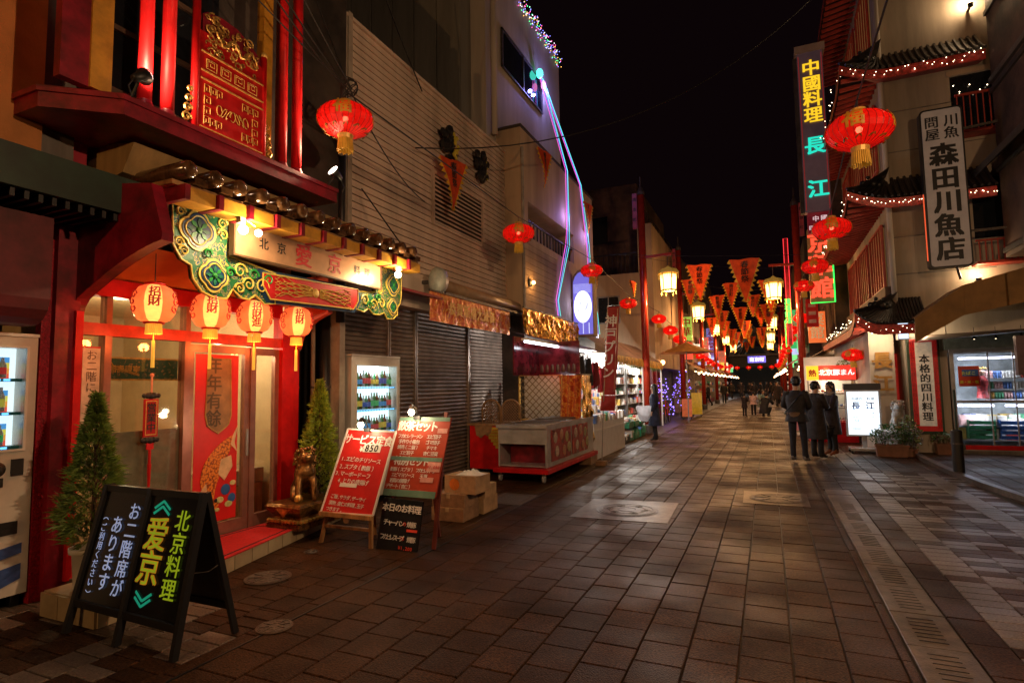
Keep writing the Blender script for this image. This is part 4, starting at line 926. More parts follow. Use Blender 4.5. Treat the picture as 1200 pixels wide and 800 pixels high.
board_text(q, P1(0,1.24), P1(1,1.215), P1(0,.34), [(.48,.355,.062,'1.エビのチリソース',.95),(.45,.445,.062,'2.スブタ（酢豚）',.95),(.41,.53,.062,'3.マーボードーフ',.95),(.46,.61,.062,'4.とりの唐揚げ',.95),
   (.47,.80,.052,'ご飯,サラダ,ザーサイ',.9),(.47,.875,.052,'漬物,杏仁の料理,玉子',.9),(.26,.945,.052,'つきます。',.9)], bold=.012)
q.build('lettering', m_lw, e1)
q = B(); q.text('850', P1(.62,1.04), R1, U1, .105, bold=.03, off=.007); q.build('price_digits', m_lk, e1)
q = B(); a = P1(.45,1.085)+V(0,-.004,0); q.prism([a, P1(.80,1.085)+V(0,-.004,0), P1(.80,.995)+V(0,-.004,0), P1(.45,.995)+V(0,-.004,0)][::-1], (0,-.001,0)); q.prism([P1(.20,.66)+V(0,-.004,0),P1(.54,.66)+V(0,-.004,0),P1(.54,.62)+V(0,-.004,0),P1(.20,.62)+V(0,-.004,0)][::-1], (0,-.001,0)); q.build('white_patch', m_whp, e1)
# tall menu board with blackboard below
e2 = thing('menu_easel', 'tall brick-red menu board with teal bands above a small blackboard', 'menu board', (-3.5,5.35,0))
def P2(u, z):
    xl = lerp(-3.895,-3.755, (z-.53)/.84); xr = lerp(-3.225,-3.10, (z-.53)/.84); return V(lerp(xl,xr,u), 5.22+.16*(z-.53), z)
q = B(); q.prism([P2(0,.53),P2(1,.545),P2(1,1.365),P2(0,1.37)], (0,.02,0)); q.build('board', mat('brick_red_board', (.42,.050,.020), .45, var=.08), e2)
m_tb = mat('sage_teal_band', (.13,.26,.20), .5)
for (z0_, z1_) in ((1.325,1.368),(.905,.945),(.532,.60)):
    q = B(); q.prism([P2(0.01,z0_),P2(.99,z0_),P2(.99,z1_),P2(.01,z1_)], (0,-.006,0)); q.build('teal_band', m_tb, e2)
q = B(); board_text(q, P2(0,1.37), P2(1,1.365), P2(0,.53), [(.42,.115,.120,'飲茶セット',.86),(.44,.555,.105,'特別セット',.88)], bold=.032)
board_text(q, P2(0,1.37), P2(1,1.365), P2(0,.53), [(.30,.245,.050,'フカヒレラーメン',.8),(.30,.315,.050,'手作り小籠包',.9),(.30,.385,.050,'焼売（二個）',.9),(.30,.455,.050,'エビ餃子',.9),(.76,.245,.050,'エビ団子',.9),(.76,.315,.050,'ゴマ団子',.9),(.76,.385,.050,'チマキ',.9),(.76,.455,.050,'杏仁豆腐',.9),
  (.28,.665,.050,'酢豚（スブタ）',.85),(.32,.735,.050,'エビマヨソース',.85),(.28,.805,.050,'若鶏の唐揚げ',.85),(.28,.875,.050,'デザート（杏仁）',.8),(.74,.665,.050,'フカヒレスープ',.7),(.72,.735,.050,'玉葱',1)], bold=.014)
q.build('lettering', m_lw, e2)
q = B()
for (u0,u1,z0_,z1_) in ((.80,.98,1.20,1.25),(.74,.98,.80,.90),(.66,.90,.69,.74)): q.prism([P2(u0,z0_),P2(u1,z0_),P2(u1,z1_),P2(u0,z1_)], (0,-.006,0))
q.build('price_sticker', mat('pink_sticker', (.75,.35,.30), .5), e2)
q = B(); q.text('¥1,050', P2(.86,.85)+V(0,-.008,0), R1, U1, .045, bold=.02); q.build('price_lettering', m_lr, e2)
q = B(); q.beam((-3.93,5.33,0), P2(.10,1.30)+V(0,.035,0), .04,.03); q.beam((-3.28,5.28,0), P2(.86,1.42)+V(0,.035,0), .04,.03); q.beam((-3.5,5.75,0), P2(.5,1.3)+V(0,.05,0), .035,.03); q.build('easel_leg', mat('dark_red_wood', (.16,.03,.02), .5), e2)
bb = B(); c = [V(-3.83,5.16,.52),V(-3.33,5.16,.505),V(-3.36,5.08,.012),V(-3.87,5.08,0)]; bb.prism(c[::-1], (0,.02,0)); bbo = bb.build('blackboard', m_blackg, e2)
q = B(); board_text(q, c[0], c[1], c[3], [(.5,.17,.088,'本日のお料理',.92)], bold=.03); board_text(q, c[0], c[1], c[3], [(.36,.46,.068,'チャーハン',.75),(.80,.46,.062,'焼豚',.9),(.36,.74,.066,'フカヒレスープ',.62),(.84,.74,.062,'焼豚',.8)], bold=.018); q.build('lettering', m_lw, bbo)
q = B(); board_text(q, c[0], c[1], c[3], [(.62,.46,.05,'の'),(.62,.74,.05,'の'),(.72,.91,.05,'¥1,200')], bold=.02); q.prism([V(-3.50,5.10,.20),V(-3.37,5.10,.20),V(-3.37,5.105,.225),V(-3.50,5.105,.225)], (0,-.002,0)); q.build('red_lettering', mat('red_chalk', (.75,.06,.03), .5), bbo)
for k_, (p, lab) in enumerate(((P1(.42,1.24),'clip lamp glowing on top of the red set-meal board'),(P2(.36,1.37),'clip lamp glowing on top of the tall menu board'))):
    t = thing('clip_lamp', lab, 'lamp', tuple(p)); q = B(); q.box(p.x-.04,p.x+.04,p.y-.03,p.y+.03,p.z-.03,p.z+.01); q.tube([p, p+V(0,-.05,.10), p+V(.01,-.09,.12)], .008, 6); q.build('clip', m_black, t)
    h = p+V(.0,-.13,.055); q = B(); q.lathe(tuple(h+V(0,.02,.03)), [(.012,.05),(.030,.03),(.045,.0)], 14); q.build('shade', m_black if k_ == 0 else m_alu, t)
    q = B(); q.ball(tuple(h), .034, 12); q.build('bulb', m_bulb, t, smooth=True); lamp('clip_glow', tuple(h+V(0,-.03,-.05)), 5 if k_ == 0 else 7, (1,.72,.42), .04, t)

# ================================================================== BOXES
def carton(x0, x1, y0, y1, z0, z1, label, m_=m_card, extra=None, rz=0):
    cx, cy = (x0+x1)/2, (y0+y1)/2
    t = thing('cardboard_box', label, 'box', (cx,cy,z0)); B().box(x0,x1,y0,y1,z0,z1-.004).build('carton', m_, t)
    q = B(); q.box(x0-.001,cx-.003,y0-.001,y1+.001,z1-.004,z1); q.box(cx+.003,x1+.001,y0-.001,y1+.001,z1-.004,z1); q.build('flap', m_, t)
    q = B(); q.box(cx-.025,cx+.025,y0+.001,y1-.001,z1,z1+.001); q.box(cx-.025,cx+.025,y0-.003,y0-.001,z1-.05,z1); q.build('tape', mat('parcel_tape', (.50,.36,.20), .25), t)
    if extra:
        q = B(); extra(q, x0, x1, y0, z0, z1); q.build('orange_logo', mat('orange_print', (.75,.20,.03), .5), t)
    t.rotation_euler = (0,0,rz); return t
carton(-4.02,-3.56,6.42,6.85,0,.165,'brown cardboard box at the bottom front of the stack', m_card2)
carton(-4.02,-3.56,6.44,6.84,.166,.33,'second flat brown cardboard box of the front stack', m_card2, rz=.03)
carton(-3.88,-3.42,6.52,6.90,.332,.555,'pale cardboard box with orange oval logo topping the stack', m_card, lambda q, x0,x1,y0,z0,z1: q.lathe((x0+.15,y0-.002,(z0+z1)/2), [(.075,0),(.001,-.002)], 20, axis='y'), rz=-.05)
carton(-3.86,-3.53,6.93,7.36,0,.20,'yellowish cardboard box on the ground at the right of the stack', m_card)
carton(-3.85,-3.53,6.95,7.34,.201,.36,'yellowish cardboard box upon the right-hand ground box', m_card, rz=.05)
pb = thing('white_plastic_bag', 'crumpled white plastic bag resting on the topmost cardboard box', 'bag', (-3.6,6.7,.556))
q = B(); rr = random.Random(2)
q.grid(lambda u, v: (-3.76+.36*u, 6.58+.24*v, .556+ (.045*sin(pi*u)*sin(pi*v))*(1+.8*sin(u*17+v*9)*cos(v*13))), 16, 12); q.build('film', m_whp, pb, smooth=True)

# ================================================================== PAPER LANTERNS OVER THE STREET
m_rl = mat('red_lantern_silk', (.70,.010,.006), .5, emis=(1,.012,.006), es=.50, trans=.55, clear=.10)
m_rld = mat('dark_lantern_print', (.20,.10,.01), .5); m_fr = mat('yellow_fringe', (.55,.32,.04), .6, emis=(1,.45,.03), es=.06)
def street_lantern(label, detail=True):
    t = thing('red_lantern', label, 'lantern', (0,0,0), 'red lanterns strung along the street')
    n = 28 if detail else 14
    prof = [(.06,-.185),(.14,-.17),(.235,-.125),(.295,-.06),(.312,0),(.295,.06),(.235,.125),(.14,.17),(.06,.185)]
    q = B(); q.lathe((0,0,0), prof, n, rib=.018); q.build('silk_globe', m_rl, t, smooth=False)
    q = B(); q.lathe((0,0,.18), [(.001,.05),(.075,.045),(.085,0),(.075,-.01)], 14); q.lathe((0,0,-.18), [(.075,.01),(.09,0),(.08,-.05),(.001,-.055)], 14); q.build('cap', m_goldp, t)
    if detail:
        q = B()
        for i in range(n): a = 2*pi*i/n+.11*0; q.tube([(r_*1.02*cos(a), r_*1.02*sin(a), z) for r_, z in prof], .003, 3)
        q.build('rib', mat('lantern_rib', (.25,.005,.004), .5), t, kind='stuff')
        for k_ in range(4):
            q = B()
            a0 = -pi/2 + k_*pi/2; d = V(cos(a0), sin(a0), 0)
            R_ = V(0,0,1).cross(d)
            def wr(a_, b_, o_):
                zr = .045+b_; rd_ = .312*math.sqrt(max(.05,1-(zr/.215)**2))+.004+o_; an = a_/.30; return (d*cos(an)+R_*sin(an))*rd_ + V(0,0,zr)
            q.text('福春'[k_ % 2], V(0,0,0), R_, V(0,0,1), .20, bold=.035, off=.003, wrap=wr)
            q.build('gold_character', mat('lantern_gold_print', (.55,.25,.02), .5, emis=(1,.35,.02), es=.04), t)
        for i in range(12):
            q = B(); a = i*pi/6; q.tube([(.215*cos(a), .215*sin(a), -.150),(.245*cos(a+.10), .245*sin(a+.10), -.132),(.255*cos(a+.2), .255*sin(a+.2), -.128),(.235*cos(a+.22), .235*sin(a+.22), -.142)], .008, 4)
            q.build('cloud_print', m_rld, t)
    q = B(); m_ = 26 if detail else 10
    for i in range(m_): a = 2*pi*i/m_; q.tube([(.072*cos(a), .072*sin(a), -.22),(.085*cos(a), .085*sin(a), -.36 if not detail else -.36-.01*(i % 3))], .009 if detail else .016, 4)
    q.build('fringe', m_fr, t, kind='stuff')
    q = B(); q.tube([(0,0,.2),(0,0,.34)], .005, 4); q.build('hook', m_wire, t)
    q = B(); q.ball((0,0,.01), .035 if detail else .05, 8); q.build('bulb', glow('red_lantern_bulb', (1,.62,.30), 30), t, smooth=True)
    if detail: lamp('lantern_glow', (0,0,.01), 3.2, (1,.35,.15), .035, t)
    return t
LN = street_lantern('large red street lantern hanging from the wires right of the restaurant balcony'); LN.location = (-4.29,5.05,4.76); LN.rotation_euler = (0,0,.58)
far_l = None
def more(loc, label, sc_=1.0, rz=0): return dup(LN, loc, rz, label, scale=sc_)
more((-4.27,10.0,4.62), 'red street lantern before the siding wall, third storey height', .98, .42)
more((-4.27,15.05,4.80), 'red street lantern close to the white oval light sign', .95, .3)
more((-4.27,19.5,4.45), 'red street lantern in front of the cream wall, left of the red lamp post', .95, .2)
more((1.02,7.0,4.37), 'largest red street lantern on the right, before the tall vertical sign', 1.04, -.30)
more((1.13,11.2,4.32), 'red street lantern at the right, level with the small red sign', .98, -.1)
more((1.15,15.3,4.42), 'red street lantern over the red neon sign, third on the right', .95, 1.4)
more((1.12,19.2,4.55), 'red street lantern beside the right lamp post, fourth on the right', .92, 2.2)
LF = street_lantern('small red lantern in the far left string dipping down the street', False); LF['group'] = 'distant lanterns in the left string'
def on_curve(i, n, x0, y0, z0, y1, z1, sag): t = i/(n-1); return (x0, lerp(y0,y1,t), lerp(z0,z1,t)-sag*4*t*(1-t))
LP = [on_curve(i, 17, -4.0, 24.0, 4.35, 72, 3.6, .75) for i in range(17)]
LF.location = LP[0]
for p in LP[1:]: dup(LF, p, random.uniform(0,3), scale=random.uniform(1.0,1.2))
LR = dup(LF, (1.3,24.5,4.1), 0, 'small red lantern in the far right string near the lamp post', 'distant lanterns in the right string')
for i in range(1, 17): dup(LR, on_curve(i, 17, 1.05, 24.5, 4.1, 72, 3.6, .7), random.uniform(0,3))
# wires
def wire(label, pts, r_=.008, sag=0, n=14):
    q = B(); a, b_ = Vector(pts[0]), Vector(pts[1]); q.tube([a.lerp(b_, i/n) - V(0,0,sag*4*(i/n)*(1-i/n)) for i in range(n+1)], r_, 5); return tag(q.build('cable', m_wire), label, 'cable')
q = B(); pl = [V(-4.29,5.05,5.1),V(-4.27,10,4.95),V(-4.27,15.05,5.12),V(-4.27,19.5,4.77),V(-4.0,24,4.65)]+[V(*p)+V(0,0,.32) for p in LP]; q.tube(pl, .010, 5); tag(q.build('lantern_cable', m_wire), 'cable carrying the left string of red lanterns down the street', 'cable')
q = B(); q.tube([V(1.0,-2,4.8),V(1.02,7,4.72),V(1.13,11.2,4.66),V(1.15,15.3,4.75),V(1.12,19.2,4.88),V(1.2,24,4.4)], .010, 5); tag(q.build('lantern_cable', m_wire), 'cable carrying the right string of red lanterns', 'cable')
wire('long thin cable swooping across the dark sky from the siding wall', ((-5.3,8.0,5.75),(3.0,16,13)), .012, 1.6, 20)
wire('cable from the balcony top down to the lantern pole', ((-4.6,3.3,5.9),(-4.3,5.2,5.15)), .008, .05)
wire('second cable from above the balcony to the lantern pole', ((-4.5,3.6,7.0),(-4.32,5.2,5.2)), .010, .1)
wire('dark cable across the grey upper wall', ((-5.2,6.0,9.0),(-5.35,8.3,6.9)), .012, .1)
wire('stay cable from the pole to the canopy end', ((-5.3,6.6,4.6),(-4.6,6.9,3.5)), .010, 0)
up_ = thing('utility_pole', 'black utility pole with white cup insulators and tangled wires behind the first red lantern', 'pole', (-4.75,5.75,0))
B().cyl((-5.35,6.22,2.6),(-5.35,6.22,5.6), .06, n=12).build('pole', m_black, up_, smooth=True)
q = B(); q.tube([(-5.2,5.9,5.35),(-5.15,6.0,5.1),(-5.3,6.15,4.95)], .04, 8); q.lathe((-5.2,5.9,5.35), [(.04,0),(.085,.05),(.085,.16),(.001,.16)], 10); q.build('white_gutter_elbow', m_grey, up_)
q = B(); rr = random.Random(8)
for k_ in range(9):
    c = V(-4.45,5.3,5.2); a0 = rr.uniform(0,6.28); q.tube([c+V(.10*cos(a0+i*.45),.10*sin(a0+i*.45),rr.uniform(-.02,.02)+.02*i+.06*sin(i*.9+a0)) for i in range(9)], .007, 4)
q.build('wire_tangle', m_wire, up_, kind='stuff')
for k_, (a_, b_, s_, lab) in enumerate((((-4.6,2.6,7.2),(-4.4,5.15,5.25),.12,'upper of the parallel cables running over the balcony to the lantern pole'),((-4.5,2.6,6.9),(-4.4,5.15,5.22),.20,'lower slack cable over the balcony to the lantern pole'),
    ((-4.35,5.2,5.2),(-5.3,8.3,4.9),.18,'thin cable from the lantern pole sagging along the siding'),((-5.35,6.3,5.3),(-4.3,5.1,5.15),.06,'short cable between utility pole and first lantern'),((-4.3,3.3,7.8),(-5.3,6.4,5.9),.1,'cable crossing above the gilt gate panel'))): wire(lab, (a_, b_), .009, s_)
rb_ = thing('red_ribbon_ornament', 'red ribbon ornament with silver wires high above the balcony corner', 'ornament', (-4.1,4.6,6.2))
q = B(); q.beam((-4.2,4.45,6.10),(-3.95,4.75,6.45), .05,.02); q.beam((-4.15,4.45,6.28),(-3.9,4.6,6.55), .05,.02); q.build('ribbon', m_red, rb_)
q = B(); q.tube([(-4.0+.12*cos(i*.6),4.7+.1*sin(i*.6),6.4+.03*i*.5) for i in range(18)], .006, 4); q.build('wire_coil', m_alu, rb_)

# ================================================================== LEFT: CLAD BUILDING WITH SHUTTERS
cb = thing('clad_building', 'building with tan horizontal metal siding above brown roller shutters', 'building', (-6, 9.4, 0))
B().box(-9,-5.50,6.4,12.44,3.3,7.1).build('core', m_conc, cb)
z = 3.55; 
for i in range(33):
    q = B(); z0 = 3.55+.1088*i; q.prism([(-5.50,6.42,z0),(-5.405,6.42,z0),(-5.42,6.42,z0+.098),(-5.455,6.42,z0+.106),(-5.50,6.42,z0+.106)], (0,6.0,0)); q.build('siding_board', m_sid, cb)
B().box(-5.52,-5.38,6.36,12.46,7.135,7.19).build('parapet_cap', m_sid, cb)
B().box(-5.50,-5.37,6.38,6.47,3.5,7.22).build('corner_trim', mat('pale_metal_post', (.4,.3,.2)), cb)
# louvre
lv = thing('louvre_vent', 'dark slatted louvre vent in the siding wall', 'vent', (-5.4, 9.7, 4.66))
q = B(); q.box(-5.42,-5.36,8.68,8.73,4.62,5.62); q.box(-5.42,-5.36,10.64,10.69,4.62,5.62); q.box(-5.42,-5.36,8.73,10.64,5.58,5.62); q.box(-5.42,-5.36,8.73,10.64,4.62,4.66); q.build('frame', m_sid, lv)
B().box(-5.405,-5.400,8.73,10.64,4.66,5.58).build('backing', m_black, lv)
for i in range(11): 
    q = B(); z0 = 4.67+.083*i; q.prism([(-5.40,8.73,z0+.045),(-5.365,8.73,z0),(-5.360,8.73,z0+.012),(-5.40,8.73,z0+.06)], (0,1.91,0)); q.build('louvre_slat', m_sid, lv)
# shutters
def shutter(y0, y1, label):
    t = thing('roller_shutter', label, 'shutter', (-5.6,(y0+y1)/2,0))
    q = B(); z = .02
    while z < 3.0:
        q.prism([(-5.62,y0+.03,z),(-5.592,y0+.03,z+.006),(-5.580,y0+.03,z+.035),(-5.592,y0+.03,z+.064),(-5.62,y0+.03,z+.071)], (0,y1-y0-.06,0)); z += .072
    q.build('slat', m_shut, t, kind='stuff')
    for y in (y0+.005, y1-.035): B().box(-5.63,-5.55,y,y+.03,0,3.02).build('guide_rail', m_shut, t)
    B().box(-5.577,-5.570,(y0+y1)/2-.1,(y0+y1)/2+.1,1.0,1.03).build('pull_handle', m_black, t)
shutter(6.40,7.62,'roller shutter behind the small lit vending machine'); shutter(7.63,8.40,'narrowest roller shutter, left of the wide one'); shutter(8.41,10.32,'widest roller shutter behind the cardboard boxes'); shutter(10.33,12.40,'roller shutter at the far end behind the wicker chairs')
B().box(-9,-5.64,6.4,12.4,0,3.3).build('wall', m_dark, cb)
B().box(-5.64,-5.36,6.4,12.44,3.02,3.545).build('header_beam', m_sid, cb)
vending((-5.36,7.05,0), 1.16, 2.15, .50, 'small white lit drinks vending machine set against the roller shutter', (6.58,7.54,1.02,2.02), [(.1,.6,.2),(.1,.4,.8),(.8,.1,.1),(.85,.6,.1),(.1,.15,.5)], (.80,.95,1.0), 2.4)
lamp('vending_light', (-5.42,7.05,1.98), 5, (.80,.92,1), .03, None)
aw = thing('rolled_awning', 'tan rolled awning tube along the siding above the foil banner', 'awning', (-5.1,10.5,3.4))
q = B(); q.cyl((-5.15,8.58,3.47),(-5.15,12.40,3.47), .11, n=16); q.build('roll', mat('tan_vinyl', (.42,.27,.16), .35, var=.1), aw, smooth=True)
q = B(); q.box(-5.37,-5.15,8.6,8.66,3.40,3.55); q.box(-5.37,-5.15,12.3,12.36,3.40,3.55); q.box(-5.2,-5.0,8.5,12.4,3.28,3.33); q.build('bracket', m_iron, aw)
rw = thing('round_wall_lamp', 'unlit white drum-shaped lamp at the start of the rolled awning', 'lamp', (-5.2,8.25,3.4))
q = B(); q.lathe((-5.05,8.30,3.5), [(.001,-.10),(.13,-.09),(.16,-.04),(.16,.09),(.001,.10)], 20, axis='y', sy=1.4); q.build('drum', mat('milky_plastic', (.50,.52,.45), .4), rw, smooth=True); B().box(-5.37,-5.1,8.28,8.34,3.46,3.52).build('arm', m_iron, rw)
ra = thing('small_red_hood', 'small maroon hood over the shutter beside the painted beam', 'hood', (-5.2,7.6,3.1)); B().prism([(-5.36,7.0,3.24),(-4.95,7.0,3.16),(-4.95,7.0,3.20),(-5.36,7.0,3.30)], (0,1.3,0)).build('hood', m_redd, ra)
# crests (gold and black characters)
for k_, (y, z, lab) in enumerate(((9.15,6.28,'black and gold sculpted crest on the siding, left one with gold face lit'),(10.5,6.30,'dark sculpted crest on the siding, right one seen as a silhouette'))):
    t = thing('wall_crest', lab, 'crest', (-5.3,y,z)); rr = random.Random(20+k_)
    q = B()
    for i in range(26):
        a = rr.uniform(0,6.28); r_ = rr.uniform(.05,.34); q.ball((-5.30+rr.uniform(-.03,.03), y+r_*cos(a)*.85, z+r_*sin(a)*1.0), rr.uniform(.06,.12), 6, sx=.7)
    q.build('carving', m_black, t)
    q = B(); n = 3 if k_ == 0 else 1
    for i in range(4*n): q.ball((-5.22, y+.12+rr.uniform(-.08,.1), z-.30+.20*i/n*.6+.04), .05 if k_ == 0 else .02, 6, sx=.5)
    q.build('gilding', mat('acid_gold', (.60,.50,.05), .4), t)
# foil banners
m_foilo = pattern('orange_foil', [(0,(.60,.09,.02)),(.42,(.72,.18,.03)),(.5,(.85,.48,.10)),(.54,(.62,.11,.02)),(.62,(.45,.05,.02))], 9, rough=.36, metal=.2, kind='noise', bump=.8)
m_foilg = mat('gold_foil', (.70,.36,.05), .20, metal=.85, var=.35, vs=4, bump=.5, bs=9)
def banner(name, label, x, y0, y1, z0, z1, mt, amp=.03, fr=14, droop=0, txt=None):
    t = thing(name, label, 'banner', (x,(y0+y1)/2,z0)); rr = random.Random(int(y0*10))
    from mathutils import noise as NZ
    def fn(u, v):
        y_ = lerp(y0,y1,u); z_ = z1-(z1-z0)*v; w_ = min(1, v*4)
        return (x + amp*.5*sin(u*fr*.5+v*2)*v + w_*amp*1.1*NZ.noise(V(y_*6, z_*4, x)) + w_*amp*.7*NZ.noise(V(y_*15, z_*11, x)), y_, z_ - droop*v*sin(pi*u))
    q = B(); q.grid(fn, 110, 22); q.build('foil_sheet', mt, t, smooth=True)
    q = B(); q.box(x-.02,x+.02,y0,y1,z1,z1+.03); q.build('rail', m_iron, t)
    if txt:
        q = B(); q.text(txt, (x+.045,(y0+y1)/2-.2,(z0+z1)/2+.02), (0,1,0), (0,0,1), (z1-z0)*.5, bold=.03, gap=1.05, off=.03); q.build('lettering', mat('gold_flock', (.62,.40,.10), .4, metal=.3), t)
    return t
banner('foil_banner', 'orange-red foil banner with raised gilt characters under the rolled awning', -5.0, 7.95, 11.15, 2.78, 3.27, m_foilo, .02, 16, txt='恭賀新禧大減価')
banner('foil_banner', 'crinkled gold foil banner sagging over the stall entrance', -4.72, 11.25, 15.1, 2.80, 3.36, m_foilg, .05, 22, .05)
# grey wall and white tower behind
tw = thing('tower_building', 'tall pale building rising behind the siding wall, fairy lights on its roof edge', 'building', (-7,14,0))
B().box(-12,-5.62,11.4,16.62,3,12.0).build('wall', m_white, tw)
B().box(-12,-6.0,10.9,11.38,6,14).build('grey_panel_wall', mat('grey_panel', (.22,.21,.18), .7, var=.15, vs=2, streak=True), tw)
for i in range(9): B().box(-6.0-.62*i-.60,-6.0-.62*i-.02,10.87,10.90,6,14).build('wall_panel', mat('grey_panel', (.1,.1,.1)), tw)
B().cyl((-5.52,11.62,7.5),(-5.52,11.62,13), .07, n=12).build('downpipe', m_white, tw, smooth=True)
q = B(); q.box(-5.66,-5.58,12.27,14.95,9.53,10.42); w = q.build('window', m_glassd, tw)
for y in (12.22,13.55,14.92): B().box(-5.60,-5.56,y,y+.06,9.48,10.47).build('window_frame', m_iron, w)
for z_ in (9.46,10.43): B().box(-5.60,-5.56,12.22,14.98,z_,z_+.05).build('window_frame', m_iron, w)
fl = thing('fairy_lights', 'multicoloured fairy lights along the tower roof edge', 'string lights', (-5.5,14,11.9)); rr = random.Random(6)
cols = [('blue',(.25,.25,1)),('white',(.9,.85,1)),('amber',(1,.5,.1)),('magenta',(1,.1,.4)),('green',(.1,1,.3))]
for nm, c in cols:
    q = B()
    for i in range(70 if nm == 'blue' else 30):
        y = rr.uniform(13.2,16.6); q.ball((-5.52+rr.uniform(-.06,.06), y, 12.0+rr.uniform(-.38,.10)), .014, 4)
    q.build(nm+'_bulb', glow('fairy_'+nm, c, 2.6), fl, kind='stuff')
# cream building E
ce = thing('cream_building', 'cream building with a recessed balcony, rope lights and an oval shop sign', 'building', (-5.2,15,0))
q = B(); q.box(-9,-5.0,11.9,12.3,3.4,7.7); q.box(-9,-5.0,15.8,17.85,3.4,7.7); q.box(-9,-5.0,12.3,15.8,3.4,5.20); q.box(-9,-5.0,12.3,15.8,6.05,7.7); q.box(-9,-6.2,12.3,15.8,5.2,6.05); q.build('wall', m_cream, ce)
B().box(-9,-4.97,11.86,17.9,7.70,7.76).build('coping', m_dark, ce); B().box(-9,-5.02,12,17.85,0,3.4).build('ground_floor_wall', m_dark, ce)
q = B()
for i in range(11): q.box(-5.01,-4.985,11.92,14.3,3.52+.15*i,3.655+.15*i) 
for i in range(11): B().box(-5.0,-4.975,11.93,14.2,3.50+.15*i,3.64+.15*i).build('lap_board', m_cream, ce)
q = B(); 
for i in range(15): q.box(-5.08,-5.05,12.35+.23*i,12.37+.23*i,5.2,5.62)
q.box(-5.09,-5.04,12.3,15.8,5.60,5.64); q.build('balcony_railing', m_black, ce)
B().cyl((-4.96,11.90,2.9),(-4.96,11.90,7.2), .035, n=10).build('downpipe', m_grey, ce)
wl = thing('wall_lamp', 'small amber wall lamp glowing on the lap boards of the cream building', 'lamp', (-4.9,12.25,4.1))
B().box(-4.975,-4.93,12.18,12.30,4.0,4.16).build('bracket', m_black, wl); B().ball((-4.88,12.27,4.08), .045, 10).build('bulb', glow('amber_bulb', (1,.55,.15), 14), wl); lamp('wall_glow', (-4.83,12.29,4.08), 9, (1,.45,.12), .04, wl)
# rope lights
for k_, (pts, lab) in enumerate((([(-5.50,14.55,10.42),(-4.95,15.1,7.75),(-4.93,15.0,6.1),(-4.93,14.9,5.6),(-4.93,14.0,3.9),(-4.93,14.1,3.5)],'left rope light strand falling from the tower window'),
                                 ([(-5.50,14.65,10.42),(-4.95,16.4,7.75),(-4.93,16.9,6.0),(-4.93,17.1,5.0),(-4.90,17.7,3.9),(-4.90,17.75,3.3)],'right rope light strand ending in a small loop'))):
    t = thing('rope_light', lab, 'rope light', pts[-1]); P = [Vector(p) for p in pts]
    for j, (nm, c, off) in enumerate((('magenta',(1,.12,.75),-.03),('blue',(.22,.30,1),.06),('cyan',(.10,.85,.75),.14))):
        q = B(); q.tube([p+V(.012*j, off*(1+.6*sin(i*2.1+j+k_)), 0) for i, p in enumerate(P)], .0075, 5); q.build(nm+'_tube', glow('rope_'+nm, c, 1.5), t)
    if k_: 
        q = B(); q.tube([(-4.9,17.75+.09*cos(a*pi/6),3.22+.09*sin(a*pi/6)) for a in range(12)], .012, 5, closed=True); q.build('loop', glow('rope_white', (.8,.85,1), 2.5), t)
    lamp('rope_glow', tuple(P[0].lerp(P[1], .12)+V(.12,.1,0)), 34, (.30,.28,1), .15, t); lamp('rope_glow', tuple(P[2]+V(.2,0,.3)), 16, (.45,.30,1), .2, t)
t = thing('rope_light_ball', 'turquoise bundle of rope light at the tower window', 'rope light', (-5.5,14.55,10.45))
B().ball((-5.48,14.55,10.45), .10, 10, sz=1.4).build('bundle', glow('rope_turq', (.08,1,.75), 3), t); B().ball((-5.45,14.75,10.2), .07, 10, sz=1.8).build('bundle', glow('rope_pink', (1,.25,.6), 3), t)
# oval sign
ov = thing('oval_shop_sign', 'backlit arch-topped blue box sign with white oval and script lettering', 'sign', (-4.6,16.5,3.1))
yz = [(-4.97,3.05)]+[(-4.97,4.55)]+[(-4.97+.62*(1-cos(a))*.5, 4.55+.42*sin(a)) for a in [.3,.7,1.1,pi/2,2.0,2.4,2.8]]+[(-4.35,4.55),(-4.35,3.05)]
q = B(); q.prism([(x, 15.45, z) for x, z in yz], (0,.35,0)); q.build('housing', m_cream, ov)
yz2 = [(x*.90-4.66*.10, (z-3.8)*.93+3.8) for x, z in yz]
q = B(); q.prism([(x, 15.435, z) for x, z in yz2], (0,.012,0)); q.build('blue_face', glow('sign_blue', (.16,.14,.62), 1.0), ov)
q = B(); q.lathe((-4.66,15.428,3.88), [(.26,0),(.24,-.01),(.001,-.01)], 30, axis='y', sy=1.0) ; 
q.v = [(x, y, 3.88+(z-3.88)*1.75) for x, y, z in q.v]; q.build('white_oval', glow('sign_white', (.85,.88,1), 1.6), ov)
q = B()
for a in (-.17,0,.17): q.box(-4.66+a-.01,-4.66+a+.01,15.425,15.434,3.12,3.42)
for i in range(9): q.box(-4.92,-4.42,15.428,15.434,4.28+.03*i,4.285+.03*i)
q.build('white_line', glow('sign_line', (.7,.75,1), 1.0), ov)
q = B(); q.tube([(-4.80,15.41,3.72),(-4.72,15.41,4.02),(-4.70,15.41,3.80),(-4.62,15.41,4.05),(-4.60,15.41,3.78),(-4.55,15.41,3.86),(-4.50,15.41,3.92),(-4.53,15.41,3.98),(-4.56,15.41,3.84),(-4.48,15.41,3.78)], .010, 5); q.text('COFFEE', (-4.64,15.415,3.60), (1,0,0), (0,0,1), .055); q.build('script_lettering', mat('navy_print', (.02,.03,.12), .4), ov)
lamp('sign_glow', (-4.66,15.25,3.9), 5, (.45,.45,1), .02, ov)

